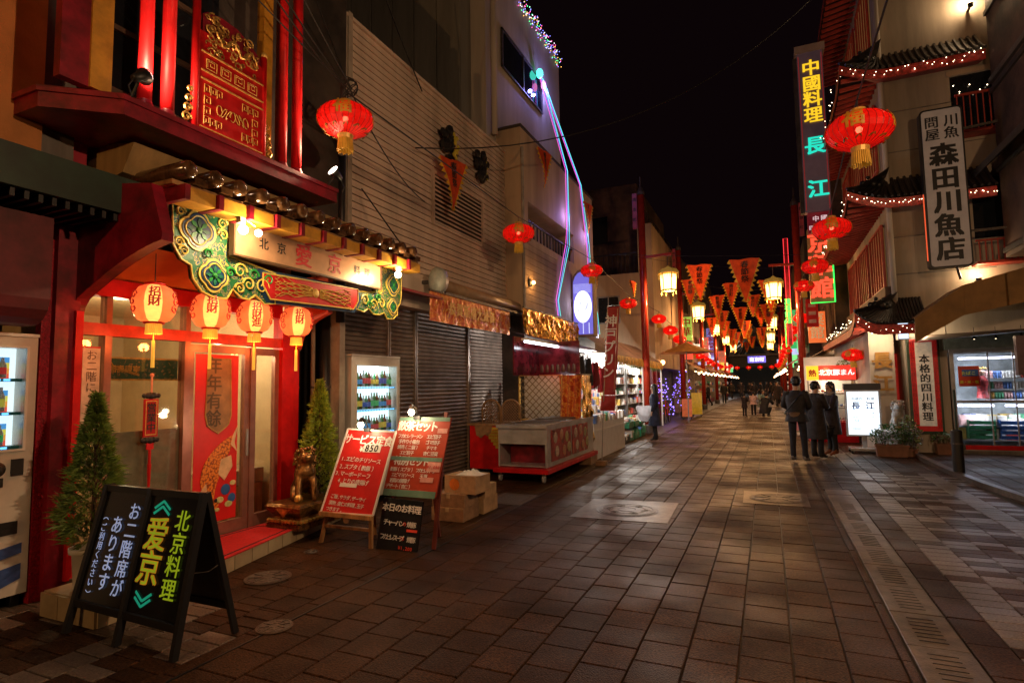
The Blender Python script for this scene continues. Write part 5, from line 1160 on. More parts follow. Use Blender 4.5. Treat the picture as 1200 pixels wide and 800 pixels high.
# ================================================================== STALLS
cv = thing('stall_awning', 'greyish mauve stall awning with a gold scalloped fringe', 'awning', (-4.4,19,2.5))
m_cv = mat('mauve_canvas', (.22,.15,.16), .7, var=.2, vs=2, bump=.15)
q = B(); q.grid(lambda u, v: (-5.0+1.05*v, lerp(15.9,24,u), 3.25-.72*v-.06*sin(u*6*pi)**2*v), 24, 4); q.build('canvas', m_cv, cv)
q = B(); q.grid(lambda u, v: (-5.0+1.15*v, lerp(11.2,15.9,u), 2.86-.34*v), 10, 3); q.build('canvas', m_cv, cv)
q = B()
for i in range(54): y = 15.95+.15*i; q.add([(-3.94,y,2.54),(-3.94,y+.14,2.54),(-3.90,y+.12,2.30+.03*(i % 3)),(-3.92,y+.05,2.24)], [(0,1,2,3)]); 
q.build('gold_fringe', mat('gold_fringe_cloth', (.60,.34,.06), .45, var=.3, vs=9, isl=.3), cv, kind='stuff')
q = B()
for i in range(26): y = 15.95+.31*i; q.add([(-3.97,y,2.30),(-3.97,y+.30,2.30),(-3.97,y+.15,2.12)], [(0,1,2)])
q.build('teal_pennon', mat('teal_cloth', (.03,.25,.20), .6), cv)
for y in (16.0,20.1,23.9): B().cyl((-3.98,y,0),(-3.98,y,2.5), .03, n=8).build('pole', m_whp, cv)
for k_, (x, y0, y1, z, lab) in enumerate(((-4.05,9.7,14.3,2.50,'long fluorescent tube under the stall awning edge over the cart'),(-4.5,16.3,19.6,2.42,'fluorescent tube lighting the bright gift shop'),(-4.5,20.3,23.5,2.45,'fluorescent tube at the far end of the bright shop'),(-4.8,12.6,15.2,2.30,'fluorescent tube deep inside the sweet stall'),(-3.78,12.7,15.4,2.42,'fluorescent tube added at the front edge of the sweet stall to light its table'))):  # the last tube is added to brighten the sweet table
    t = thing('tube_lamp', lab, 'lamp', (x,y0,z)); B().cyl((x,y0,z),(x,y1,z), .02, n=8).build('tube', m_tubew, t); B().box(x-.05,x+.05,y0-.05,y1+.05,z+.025,z+.06).build('batten', m_whp, t)
    lamp('tube_glow', (x+.05,(y0+y1)/2,z-.12), (100,210,150,130,110)[k_], (1,.93,.84), .35, t)
sh = thing('shop_back_wall', 'bright shelving wall of the open gift shop', 'wall', (-5.0,18.5,0))
B().box(-5.0,-4.95,12.6,24.2,0,2.6).build('wall', m_whp, sh)
m_goods = [mat('goods_%d' % i, c, .45, isl=.25) for i, c in enumerate([(.75,.70,.62),(.65,.10,.07),(.70,.48,.12),(.10,.35,.18),(.75,.45,.42),(.12,.22,.50),(.80,.78,.72)])]
rr = random.Random(31)
def goods(q, x0, x1, y0, y1, z, n, s=.12):
    for i in range(n):
        x, y = rr.uniform(x0,x1), rr.uniform(y0,y1); w, d, h = rr.uniform(.3,.6)*s, rr.uniform(.3,.6)*s, rr.uniform(.5,1.3)*s
        q.box(x-w,x+w,y-d,y+d,z,z+h,m=rr.choice((0,0,1,2,3,4,5,6,6)))
for k_, (y0, y1) in enumerate(((12.7,14.3),(14.4,16.4),(16.6,18.3),(18.4,20.2),(20.4,22.2),(22.3,24.1))):
    t = thing('display_shelf', ['shelf rack of small packets, nearest bay of the sweet stall','shelf rack of packets, second bay of the sweet stall','shelf rack of goods in the first bright bay of the gift shop','shelf rack of goods in the second bright bay','shelf rack of goods beyond the red post','shelf rack of goods in the last bay of the shop'][k_], 'shelf', (-4.75,(y0+y1)/2,0))
    for s in range(6):
        z = .25+.36*s; B().box(-4.93,-4.62,y0,y1,z,z+.02).build('shelf_board', m_whp, t)
        q = B(); goods(q, -4.9,-4.66,y0+.05,y1-.05,z+.02, 26, .17); q.build('packets', m_goods, t, kind='stuff')
    for y in (y0,y1-.03): B().box(-4.93,-4.60,y,y+.03,0,2.3).build('upright', m_alu, t)
# sweet display table in front
dt = thing('display_table', 'white-skirted display table heaped with wrapped sweets beside the flag', 'table', (-3.75,13.6,0))
B().box(-4.35,-3.62,12.5,15.6,0,.62).build('skirt', m_whp, dt); B().box(-4.38,-3.58,12.46,15.64,.62,.66).build('top', m_whp, dt)
for k3, (xa_, xb_, zt_) in enumerate(((-3.80,-3.60,.82),(-3.96,-3.80,1.0),(-4.12,-3.96,1.18),(-4.28,-4.12,1.36))): B().box(xa_, xb_, 12.52, 15.5, .66, zt_).build('display_tier', m_whp, dt)
q = B()
for (xa_, xb_, zt_) in ((-3.79,-3.62,.82),(-3.95,-3.82,1.0),(-4.11,-3.98,1.18),(-4.27,-4.14,1.36)): goods(q, xa_, xb_, 12.55, 15.5, zt_, 80, .16)
q.build('sweets', m_goods, dt, kind='stuff')
B().box(-4.40,-4.37,12.5,15.6,.66,1.45).build('back_board', m_whp, dt); q = B(); goods(q, -4.36,-4.2,12.55,15.5,1.1,70,.15); goods(q, -4.36,-4.2,12.55,15.5,.88,70,.15); q.build('sweets', m_goods, dt, kind='stuff')
m_gr = mat('green_crate', (.02,.20,.09), .4)
for k_, (y, z, s) in enumerate(((17.3,0,.36),(17.3,.37,.34),(18.1,0,.36),(18.1,.37,.30),(19.0,0,.4),(19.0,.41,.3),(16.7,0,.3))):
    lab = ['green-edged crate on the ground at the shop front','crate of cream cartons upon the first green crate','second green-edged crate on the shop floor','small crate upon the second green crate','third green-edged crate by the red post','carton tray on the third crate','low black wheeled tray at the near end of the crates'][k_]
    t = thing('shop_crate', lab, 'crate', (-3.95,y,z)); x0, x1, y0, y1 = -4.25,-3.8,y-.33,y+.33
    q = B(); q.box(x0,x1,y0,y0+.02,z,z+s*.6); q.box(x0,x1,y1-.02,y1,z,z+s*.6); q.box(x1-.02,x1,y0+.02,y1-.02,z,z+s*.6); q.box(x0,x0+.02,y0+.02,y1-.02,z,z+s*.6); q.box(x0,x1,y0,y1,z,z+.02); q.build('crate', m_gr if k_ < 6 else m_black, t)
    q = B(); goods(q, x0+.05,x1-.05,y0+.06,y1-.06,z+s*.3,24,s*.5); q.build('cartons', m_goods, t, kind='stuff')
# cart counter
ct = thing('food_cart', 'stainless serving cart with red picture panels and red base on casters', 'cart', (-4.0,10.9,0))
q = B(); q.box(-4.52,-3.55,9.40,12.4,.94,1.0); q.build('steel_top', m_alu, ct)
q = B(); q.box(-4.50,-4.47,9.45,12.35,.26,.94); q.box(-3.60,-3.565,9.45,12.35,.26,.94); q.box(-4.47,-3.60,12.3,12.35,.26,.94); q.box(-4.47,-3.60,9.45,9.48,.66,.94); q.box(-4.47,-3.6,9.5,12.3,.26,.28); q.box(-4.02,-3.60,9.44,9.49,.26,.66) if False else None; q.build('steel_body', m_alu, ct)
B().box(-4.46,-3.61,9.9,9.93,.28,.66).build('dark_interior', m_redd, ct)
for (y0, y1) in ((9.65,10.75),(10.85,11.9)):
    B().box(-3.563,-3.555,y0,y1,.34,.90).build('picture_panel', mat('red_photo_panel', (.34,.03,.025), .25, var=.35, vs=5), ct)
    for k2, (dy, z_) in enumerate(((.22,.75),(.55,.78),(.86,.72),(.30,.50),(.70,.48),(.98,.52))):
        q = B(); q.lathe((-3.553, y0+dy, z_), [(.10,0),(.09,.003),(.001,.003)], 18, axis='x'); pl_ = q.build('bowl_picture', mat('bowl_print_%d' % (k2 % 3), ((.55,.42,.30),(.50,.20,.08),(.42,.36,.12))[k2 % 3], .3, var=.45, vs=30), ct)
B().box(-4.55,-3.50,9.32,12.45,.17,.245).build('red_base', m_red, ct)
for (x, y) in ((-4.45,9.42),(-3.62,9.42),(-4.45,12.35),(-3.62,12.35)):
    q = B(); q.lathe((x,y,.065), [(.001,-.02),(.055,-.02),(.062,0),(.055,.02),(.001,.02)], 16, axis='x'); w = q.build('caster', m_grey, ct); B().box(x-.035,x+.035,y-.02,y+.02,.09,.17).build('fork', m_alu, w)
q = B(); q.box(-4.35,-3.7,9.8,10.6,1.0,1.012); q.box(-4.35,-3.7,10.9,11.9,1.0,1.03); q.build('griddle', m_iron, ct)
rc = thing('red_counter', 'red painted counter with yellow brick pattern beside the steel cart', 'counter', (-4.95,10.1,0))
B().box(-5.35,-4.56,9.95,10.8,.12,.94).build('body', m_red, rc); B().box(-5.38,-4.54,9.92,10.83,.94,.98).build('top', m_card2, rc)
k_ = 0
for r_ in range(7):
    for c_ in range(7):
        x = -4.70-.095*c_-(.047 if r_ % 2 else 0); z = .86-.058*r_
        if c_ > 4.6-r_*.55 or c_ < 0: continue
        B().box(x, x+.088, 9.942, 9.95, z, z+.05).build('yellow_brick', mat('yellow_brick_paint', (.55,.38,.04), .5), rc)
B().prism([(-5.24,9.938,.94),(-4.86,9.938,.94),(-4.88,9.938,.82),(-4.95,9.938,.74),(-5.02,9.938,.77),(-5.10,9.938,.70),(-5.20,9.938,.75)][::-1], (0,.006,0)).build('brown_drip', m_card2, rc)
for x in (-5.25,-4.68): B().cyl((x-.02,10,.055),(x+.02,10,.055), .055, n=12).build('caster', m_grey, rc)
for k_, x in enumerate((-5.05,-4.62)):
    t = thing('wicker_chair_back', ['left arched wicker chair back above the red counter','right arched wicker chair back above the red counter'][k_], 'chair', (x,10.3,.98))
    ar = [(x-.20,10.3,.98)]+[(x-.20*cos(a), 10.3, 1.22+.20*sin(a)) for a in [i*pi/10 for i in range(11)]]+[(x+.20,10.3,.98)]
    q = B(); q.tube(ar, .02, 8); q.build('arched_frame', m_card2, t, smooth=True)
    q = B()
    for i in range(-6,7):
        for s in (-1,1):
            a = V(x+.055*i-.25*s, 10.3, .98); c = V(x+.055*i+.25*s*.6, 10.3, 1.40)
            pts = [a.lerp(c, k/24) for k in range(25)]; pts = [p for p in pts if abs(p.x-x) < .19 and (p.z < 1.22 or (p.x-x)**2+(p.z-1.22)**2 < .036)]
            if len(pts) > 1: q.tube([pts[0], pts[-1]], .006, 4)
    q.build('wicker_lattice', m_card2, t, kind='stuff')
lt = thing('lattice_screen', 'diamond lattice wooden screen behind the cart', 'screen', (-4.5,11.7,.95))
q = B(); x0, x1, z0, z1 = -4.98,-4.02,.98,1.90
q.box(x0-.03,x0,11.58,11.62,z0,z1); q.box(x1,x1+.03,11.58,11.62,z0,z1); q.box(x0,x1,11.58,11.62,z1,z1+.03); q.box(x0,x1,11.58,11.62,z0-.03,z0); q.build('frame', m_goldp, lt)
for s in (-1,1):
    for i in range(-6,13):
        c = x0+.15*i; a, b_ = (c, z0), (c+s*(z1-z0), z1)
        # clip to the frame
        t0, t1 = 0.0, 1.0; dx = b_[0]-a[0]
        for lim, sg_ in ((x0,-1),(x1,1)):
            tt = (lim-a[0])/dx; ent = (dx > 0) == (sg_ < 0)
            if ent: t0 = max(t0, tt)
            else: t1 = min(t1, tt)
        if t1-t0 < .06: continue
        q = B(); q.beam((a[0]+dx*t0, 11.595+.006*s, z0+(z1-z0)*t0), (a[0]+dx*t1, 11.595+.006*s, z0+(z1-z0)*t1), .006, .018, upv=(0,0,1)); q.build('lattice_strip', mat('olive_lattice_wood', (.22,.15,.06), .5), lt)
B().box(-5.0,-4.0,11.9,11.95,0,2.0).build('white_backing', m_whp, lt)
banner('foil_curtain', 'gold and red foil curtain hanging at the end of the cart', -3.62, 11.75, 12.45, .12, 1.90, m_foilg, .05, 12)
fc = banner('foil_curtain', 'red foil curtain panel in front of the lattice', -3.98, 11.62, 11.74, 1.0, 1.90, m_foilo, .02, 6)
q = B(); q.grid(lambda u, v: (lerp(-4.05,-3.58,u), 11.56+.04*sin(u*20+v*3), 1.90-.9*v), 24, 8, 0); tag(q.build('foil_drape', m_foilo), 'red and gold foil drape across the end of the lattice screen', 'drape')
mp = thing('mirror_menu_board', 'glossy dark red picture board above the lattice reflecting a tube light', 'board', (-4.3,11.2,1.9))
B().box(-4.50,-3.58,11.52,11.55,1.92,2.62).build('panel', mat('glossy_maroon', (.20,.02,.03), .12, var=.4, vs=3), mp); B().box(-4.52,-4.49,10.2,11.52,1.9,2.66).build('side_panel', mat('glossy_maroon', (.2,.02,.03)), mp)
q = B(); rr = random.Random(5)
for k_ in range(7): 
    x = -4.42+.12*k_; q.lathe((x,11.50,2.06), [(.001,-.10),(.035,-.09),(.045,-.02),(.03,.06),(.001,.08)], 8, sy=.3)
q.build('picture_figures', mat('dark_food_print', (.10,.03,.02), .3), mp)
m_cl = [mat('black_cloth', (.012,.012,.014), .8), mat('red_cloth', (.45,.012,.02), .7, bump=.2), mat('dark_red_cloth', (.2,.01,.015), .7)]
for k_, (x, y, z, m__, lab) in enumerate(((-3.75,12.1,2.35,0,'black garment hanging over the foil curtain, nearest the board'),(-3.7,12.5,2.32,0,'second black garment hanging from the stall awning'),(-3.66,12.95,2.25,1,'bright red garment hanging behind the flag'),(-3.64,13.5,2.15,1,'red blouse hanging just left of the flag'),(-3.62,14.0,2.1,2,'dark red garment hanging behind the flag pole'))):
    q = B(); q.grid(lambda u, v: (x+.10*sin(u*2*pi)*(.5+.5*v)+.03*sin(u*30), y+(.16+.05*v)*cos(u*2*pi)+.02*sin(v*9), z-.55*v-.10*abs(cos(u*2*pi))), 20, 6); t = thing('hanging_garment', lab, 'garment', (x,y,z)); q.build('cloth', m_cl[m__], t, smooth=True)
    q = B(); q.tube([(x,y-.17,z-.08),(x,y,z),(x,y+.17,z-.08)], .012, 5); q.tube([(x,y,z),(x,y,z+.1)], .005, 4); q.build('hanger', m_black, t)
# vertical flag
fg = thing('vertical_flag', 'tall dark red vertical flag with white lettering on a pole with a block base', 'flag', (-3.25,11.9,0))
q = B(); q.grid(lambda u, v: (lerp(-3.05,-2.79,u)-.14*v+.0*u, 11.9+.02*sin(v*8+u*3), 3.33-1.86*v), 6, 24); q.build('cloth', mat('dark_red_flag', (.36,.020,.018), .6, var=.12), fg, smooth=True)
q = B(); q.grid(lambda u, v: (lerp(-3.24,-2.93,u)-.03*v, 11.9+.025*sin(v*5+u*4), 1.46-.32*v), 6, 6); q.build('lower_cloth', mat('dark_red_flag', (.3,.02,.02)), fg, smooth=True)
q = B(); q.text('神戸プリン', (-2.965,11.885,3.16), (1,0,-.02), (.075,0,1), .27, vert=True, bold=.02, off=.035); q.build('lettering', m_lw, fg)
q = B(); q.tube([(-3.03,11.86,3.28),(-2.82,11.86,3.28),(-2.95,11.86,1.55),(-3.16,11.86,1.55)], .006, 4, closed=True); q.build('border_line', mat('tan_print', (.45,.25,.10), .5), fg)
q = B(); q.tube([(-3.27,11.92,.08),(-3.20,11.92,1.3),(-3.05,11.92,3.36),(-2.78,11.92,3.36)], .012, 6); q.build('pole', m_alu, fg)
B().box(-3.38,-3.18,11.82,12.02,0,.09).build('base_block', m_card2, fg)
carton(-3.80,-3.50,11.9,12.4,0,.16,'small brown box at the foot of the foil curtain', m_card2)
# parasol
ps = thing('parasol', 'open ochre parasol beyond the gift shop awning', 'parasol', (-3.1,25.5,0)); n = 8
q = B(); cx, cy = -3.15,25.5
for i in range(n):
    a, c = 2*pi*i/n, 2*pi*(i+1)/n; m_ = (a+c)/2
    q.add([(cx,cy,3.45),(cx+1.15*cos(a),cy+1.15*sin(a),3.0),(cx+1.10*cos(m_),cy+1.10*sin(m_),2.98),(cx+1.15*cos(c),cy+1.15*sin(c),3.0)], [(0,1,2,3)])
q.build('canopy', mat('ochre_canvas', (.50,.25,.07), .7), ps); B().cyl((cx,cy,0),(cx,cy,3.5), .025, n=8).build('pole', m_alu, ps)

# ================================================================== RIGHT: restaurant with swept eaves
YF = 16.2
rw_ = thing('chinese_restaurant', 'pale rendered Chinese restaurant with three dark swept eaves and string lights', 'restaurant building', (3.8, 19, 0))
B().box(2.83, 12, YF, 24.0, 3.2, 16).build('upper_wall', mat('darker_white_render', (.34,.28,.21), .75, var=.2, vs=1.0, bump=.15, bs=50, streak=True), rw_)  # white render toned darker for this upper wall alone
q = B(); q.box(2.27,2.78,YF,24,0,3.3); q.box(3.0,3.82,YF+.02,24,0,3.3); q.box(2.78,3.0,YF+1.2,24,0,3.3); q.build('lower_wall', m_white, rw_)
for z in (4.2, 5.1, 7.2, 8.2): B().box(2.84,4.85,YF-.012,YF-.001,z,z+.02).build('render_joint', m_conc, rw_)
B().cyl((2.86,YF-.06,3.4),(2.86,YF-.06,13), .06, n=10).build('downpipe', m_white, rw_, smooth=True)
m_raft = mat('red_rafter', (.42,.05,.03), .5, var=.15)
def eave(zb, xt, x1, y0, up_=.32, side=True, name_='eave'):
    """dark tiled eave along the camera side and the street side, with an upturned corner"""
    e = B()
    def pt(u, v):     # u along X from the corner, v from edge to wall
        x = lerp(xt, x1, u); lift = up_*(1-min(1, u/.38))**2
        return (lerp(x, max(x, 2.83), v), lerp(y0, YF, v), zb + lift*(1-v*.6) + .62*v**1.3)
    e.grid(lambda u, v: pt(u, v), 20, 5); ob = e.build(name_, m_dtile, rw_)
    e = B()
    n = 22
    for i in range(n+1):
        u = i/n; e.tube([Vector(pt(u, v))+V(0,0,.03) for v in (0,.25,.5,.75,1)], .035, 6)
    e.build('tile_roll', m_dtile, ob, kind='stuff')
    e = B(); e.grid(lambda u, v: tuple(Vector(pt(u, 0))+V(0,.03*v,-.02-.22*v)), 20, 1); e.build('red_fascia', mat('red_fascia_paint', (.45,.03,.02), .45, var=.3, vs=12), ob)
    e = B(); e.grid(lambda u, v: tuple(Vector(pt(u, 0))*(1-v)+Vector((max(pt(u,0)[0],2.83), YF, zb-.05))*v - V(0,0,.24*(1-v))), 10, 2); e.build('soffit', m_redd, ob)
    if side:
        def ps(u, v): lift = up_*(1-min(1, u/.14))**2; return (lerp(xt, 2.83, v), lerp(y0, 24, u), zb + lift*(1-v*.6) + .62*v**1.3)
        e = B(); e.grid(ps, 30, 4); e.build('street_side_roof', m_dtile, ob)
        for i in range(26):
            y = y0+.35+.30*i; e = B(); z0 = ps((y-y0)/(24-y0), 0)[2]; e.beam((xt+.06,y,z0-.12),(2.83,y,zb+.02), .06,.09); e.build('rafter', m_raft, ob)
        e = B(); e.grid(lambda u, v: tuple(Vector(ps(u,0))+V(.0,0,-.02-.18*v)), 30, 1); e.build('street_fascia', m_raft, ob)
    e = B(); c = Vector(pt(0,0))    # corner beast
    for p, r_ in (((.02,.1,.12),.07),((.12,.15,.12),.09),((.14,.15,.26),.05),((.26,.2,.10),.09),((.30,.2,.24),.05),((.38,.25,.08),.08)):
        q_ = c+Vector(p)+V(.35,.1,.05); e.ball(tuple(q_), r_, 8)
    e.build('ridge_beast', m_black, ob, smooth=True)
    return pt
def bulbs(label, fn, n, r_=.010, jit=.03, m_=None, seed=1):
    rr = random.Random(seed); q = B(); w = B(); P = []
    for i in range(n):
        p = Vector(fn(i/(n-1))) + V(rr.uniform(-jit,jit), rr.uniform(-jit,jit), rr.uniform(-jit,jit)); P.append(p); q.ball(tuple(p), r_, 4)
    t = thing('string_lights', label, 'string lights', tuple(P[0])); q.build('bulb', m_ or m_bulbs, t, kind='stuff'); w.tube(P, .004, 3); w.build('cord', m_wire, t)
    return t
for k_, (zb, nm) in enumerate(((2.98,'lowest'),(5.92,'middle'),(9.05,'topmost'))):
    pt = eave(zb, 1.93, 4.78 if k_ else 3.35, 15.55)
    bulbs('warm string lights along the %s swept eave' % nm, lambda u: Vector(pt(u*.97+.02,0))+V(0,-.04,-.12), 40 if k_ == 2 else (44 if k_ else 20), .010, .04 if k_ == 1 else .08, seed=k_)
    bulbs('string lights running back under the street side of the %s eave' % nm, lambda u: (1.95+.05*sin(u*40), 15.7+7.0*u, zb+.18+.0*u), 34, .011, .07, seed=9+k_)
eave(12.6, 1.95, 4.78, 15.55)
# street-side windows between the eaves
for k_, (z0, z1) in enumerate(((4.0,5.5),(7.0,8.6),(10.2,12))):
    for j in range(3):
        y = 16.7+2.3*j; w = B().box(2.79,2.83,y,y+1.7,z0,z1).build('window', mat('amber_lit_glass', (.12,.07,.03), .2, emis=(1,.5,.15), es=.10), rw_)
        q = B(); q.box(2.74,2.80,y-.06,y,z0-.06,z1+.06); q.box(2.74,2.80,y+1.7,y+1.76,z0-.06,z1+.06); q.box(2.74,2.80,y,y+1.7,z1,z1+.06); q.box(2.74,2.80,y,y+1.7,z0-.06,z0)
        for i in range(1,5): q.box(2.75,2.785,y+.34*i-.015,y+.34*i+.015,z0,z1)
        q.build('red_frame', m_raft, w)
B().box(2.70,2.83,16.3,23.8,3.55,3.95).build('flower_box', m_brown, rw_)
# camera-side window with balcony rail
wd = B().box(4.25,5.2,YF-.02,YF-.003,7.3,8.8).build('window', m_glassd, rw_); B().box(4.18,5.25,YF-.10,YF-.021,8.80,8.92).build('lintel', m_cream, wd)
q = B()
for i in range(9): q.box(4.25+.12*i,4.27+.12*i,YF-.40,YF-.38,7.35,8.15)
q.box(4.22,5.3,YF-.42,YF-.37,8.15,8.20); q.box(4.22,5.3,YF-.42,YF-.02,7.28,7.34); q.build('balcony_rail', m_raft, wd)
q = B()
for i in range(8): q.box(4.45+.11*i,4.475+.11*i,YF-.40,YF-.38,4.30,4.75)
q.box(4.40,5.3,YF-.42,YF-.37,4.75,4.79); q.box(4.40,5.3,YF-.42,YF-.02,4.24,4.30); q.build('lower_rail', m_raft, rw_)
B().box(4.5,5.2,YF-.02,YF-.003,4.9,6.3).build('window', m_glassd, rw_)
bulbs('tiny lights behind the upper side window', lambda u: (4.3+.85*u, YF-.05, 8.55-.25*abs(sin(u*9))), 12, .012, .05, seed=5)
for k_, (x, z, P_, lab) in enumerate(((4.70,10.45,55,'wall lamp high on the pale side wall lighting the render'),(4.45,4.02,26,'small round lamp over the ochre awning against the pale wall'))):
    t = thing('wall_lamp', lab, 'lamp', (x,YF-.1,z)); B().cyl((x,YF,z-.12),(x,YF-.22,z-.12), .03, n=8).build('arm', m_black, t); q = B(); q.lathe((x,YF-.22,z-.16), [(.001,0),(.05,.02),(.06,.10)], 12); q.build('cup', m_black, t)
    B().ball((x,YF-.22,z-.03), .055, 10).build('bulb', glow('wall_lamp_bulb', (1,.72,.40), 14), t, smooth=True); lamp('wall_glow', (x,YF-.24,z+.06), P_, (1,.68,.38), .06, t)
# gold characters on the lower wall
gc = thing('gold_characters', 'two gilt characters mounted on the pale lower wall', 'sign', (2.52,YF-.03,1.9))
for ch, z in (('長',2.17),('江',1.62)):
    q = B(); q.text(ch, (2.52,YF-.02,z), (1,0,0), (0,0,1), .42, bold=.05, off=.02); q.build('character', mat('aged_gilt', (.36,.20,.05), .4, metal=.4), gc)
# red door, box sign, eave spots
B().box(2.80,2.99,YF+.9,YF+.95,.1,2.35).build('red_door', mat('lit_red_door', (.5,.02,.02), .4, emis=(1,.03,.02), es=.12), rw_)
ls = thing('small_light_box', 'small bluish white projecting light box above the red door', 'sign', (2.92,15.9,2.6)); B().box(2.80,3.02,15.75,16.0,2.62,3.05).build('box', m_alu, ls); B().box(2.815,3.005,15.735,15.749,2.64,3.03).build('lit_face', glow('blue_white_face', (.65,.8,1), 1.3), ls)
for k_, (x, z) in enumerate(((2.32,2.85),(2.56,2.82),(3.30,2.82))):
    t = thing('eave_spotlight', ['left spotlight under the lowest eave','right spotlight under the lowest eave','single spotlight above the vertical red framed sign'][k_], 'spotlight', (x,15.8,z))
    q = B(); q.tube([(x,15.95,z+.12),(x,15.85,z+.10)], .012, 5); q.lathe((x,15.85,z-.03), [(.06,0),(.05,.06),(.02,.10)], 12); q.build('housing', m_black, t); B().ball((x,15.85,z-.02), .04, 10).build('bulb', glow('spot_bulb_r', (1,.80,.55), 9), t, smooth=True)
    lamp('spot_glow', (x,15.75,z-.12), (16,16,34)[k_], (1,.72,.42), .04, t)
# red framed pillar sign
pg = thing('vertical_restaurant_sign', 'tall red framed sign with white centre and black vertical characters on a pale pier', 'sign', (3.34,YF-.1,.4))
B().box(3.03,3.66,YF-.06,YF+.01,.44,2.70).build('green_frame', mat('dark_green_frame', (.03,.07,.045), .4), pg); B().box(3.08,3.61,YF-.085,YF-.06,.50,2.64).build('red_panel', mat('red_sign_panel', (.55,.015,.015), .4, emis=(1,.02,.02), es=.06), pg)
q = B()
for sx in (3.12,3.57):
    for i in range(17): q.tube([(sx-.025,YF-.09,.58+.12*i),(sx+.025,YF-.09,.58+.12*i),(sx+.025,YF-.09,.65+.12*i),(sx-.025,YF-.09,.65+.12*i)], .006, 4, closed=True)
q.build('fret_border', mat('deep_red_fret', (.22,.01,.01), .5), pg)
B().box(3.18,3.51,YF-.10,YF-.085,.62,2.56).build('white_panel', mat('warm_white_sign', (.70,.62,.50), .4, emis=(1,.85,.65), es=.10), pg)
q = B(); q.text('本格的四川料理', (3.345,YF-.10,2.28), (1,0,0), (0,0,1), .215, vert=True, bold=.03, gap=1.03, off=.006); q.build('lettering', m_lk, pg)
# light box on the pavement
lb = thing('pavement_light_box', 'glowing white light box sign with dark characters on a wheeled base', 'sign', (2.02,15.8,0))
B().box(1.66,2.38,15.80,15.95,.38,1.47).build('housing', m_alu, lb); B().box(1.64,2.40,15.78,15.97,1.47,1.62).build('hood', m_black, lb)
B().box(1.70,2.34,15.785,15.80,.42,1.43).build('lit_face', glow('light_box_face', (.80,.92,1.0), 1.35), lb)
q = B()
for a in ((1.73,2.31,1.38,1.385),(1.73,2.31,.46,.465)): q.box(a[0],a[1],15.780,15.784,a[2],a[3])
for a in ((1.73,1.735),(2.305,2.31)): q.box(a[0],a[1],15.780,15.784,.47,1.38)
q.build('blue_border', mat('blue_print2', (.10,.2,.5), .5), lb)
q = B(); q.text('長江', (2.02,15.783,1.10), (1,0,0), (0,0,1), .19, bold=.04, gap=1.5); q.text('中國四川料理', (2.02,15.783,1.26), (1,0,0), (0,0,1), .075, bold=.01, gap=1.05)
for i, s in enumerate(('担担麺　麻婆豆腐','春巻　餃子　炒飯','御宴会承ります')): q.text(s, (2.02,15.783,.93-.09*i), (1,0,0), (0,0,1), .055, bold=0)
q.text('営業時間 11:00-21:00', (2.02,15.783,.56), (1,0,0), (0,0,1), .045, bold=0); q.build('lettering', mat('navy_lettering', (.01,.02,.08), .5), lb)
q = B(); q.box(1.97,2.07,15.84,15.91,.12,.38); q.box(1.70,2.34,15.55,16.15,.07,.12); q.build('base', m_alu, lb)
for x in (1.73,2.31):
    for y in (15.6,16.1): B().cyl((x-.02,y,.04),(x+.02,y,.04), .04, n=10).build('caster', m_black, lb)
lamp('box_glow', (2.0,15.60,.95), 7, (.75,.88,1), .3, lb)
def shrub(loc, w, d, h, box, label, lm, seed, n=420, size=.06):
    x, y, z = loc; t = thing('planter', label, 'planter', loc); bw, bd_, bh = box; rr = random.Random(seed)
    q = B(); q.prism([(x-bw*.45,y-bd_*.45,z),(x+bw*.45,y-bd_*.45,z),(x+bw*.45,y+bd_*.45,z),(x-bw*.45,y+bd_*.45,z)], (0,0,.01)); 
    a = [(x-bw*.45,y-bd_*.45,z),(x+bw*.45,y-bd_*.45,z),(x+bw*.45,y+bd_*.45,z),(x-bw*.45,y+bd_*.45,z)]; c = [(x-bw/2,y-bd_/2,z+bh),(x+bw/2,y-bd_/2,z+bh),(x+bw/2,y+bd_/2,z+bh),(x-bw/2,y+bd_/2,z+bh)]
    q.add(a+c, [(0,1,5,4),(1,2,6,5),(2,3,7,6),(3,0,4,7)]); q.box(x-bw/2-.015,x+bw/2+.015,y-bd_/2-.015,y-bd_/2,z+bh-.04,z+bh); q.box(x-bw*.47,x+bw*.47,y-bd_*.47,y+bd_*.47,z+bh-.05,z+bh-.03); q.build('pot', mat('terracotta_brown', (.22,.10,.06), .6, var=.15), t)
    q = B()
    for i in range(n):
        u, v_ = rr.uniform(-1,1), rr.uniform(-1,1); hh = h*(1-.5*u*u)*rr.random()**.7; p = V(x+u*w/2, y+v_*d/2, z+bh+hh); dd_ = V(rr.uniform(-1,1),rr.uniform(-1,1),rr.uniform(-.2,1)).normalized(); s_ = dd_.cross(V(rr.uniform(-1,1),.3,rr.uniform(-1,1))).normalized()*size*.3
        q.add([p, p+dd_*size*.5+s_, p+dd_*size, p+dd_*size*.5-s_], [(0,1,2,3)])
    q.build('leaves', lm, t, kind='stuff')
    q = B()
    for i in range(14): u, v_ = rr.uniform(-.8,.8), rr.uniform(-.7,.7); q.tube([(x+u*w*.3,y+v_*d*.3,z+bh-.04),(x+u*w*.5,y+v_*d*.45,z+bh+h*.7*(1-.4*u*u))], .005, 4)
    q.build('stem', mat('bark', (0,0,0)), t)
shrub((2.44,15.2,0), .75, .35, .45, (.62,.26,.26), 'long brown planter of leafy shrubs beside the light box', m_lf3, 7, 500)
shrub((2.80,15.32,0), .42, .35, .72, (.26,.26,.18), 'taller pale-leaved bush behind the long planter', mat('pale_leaf', (.16,.22,.06), .5, isl=.35), 8, 380)
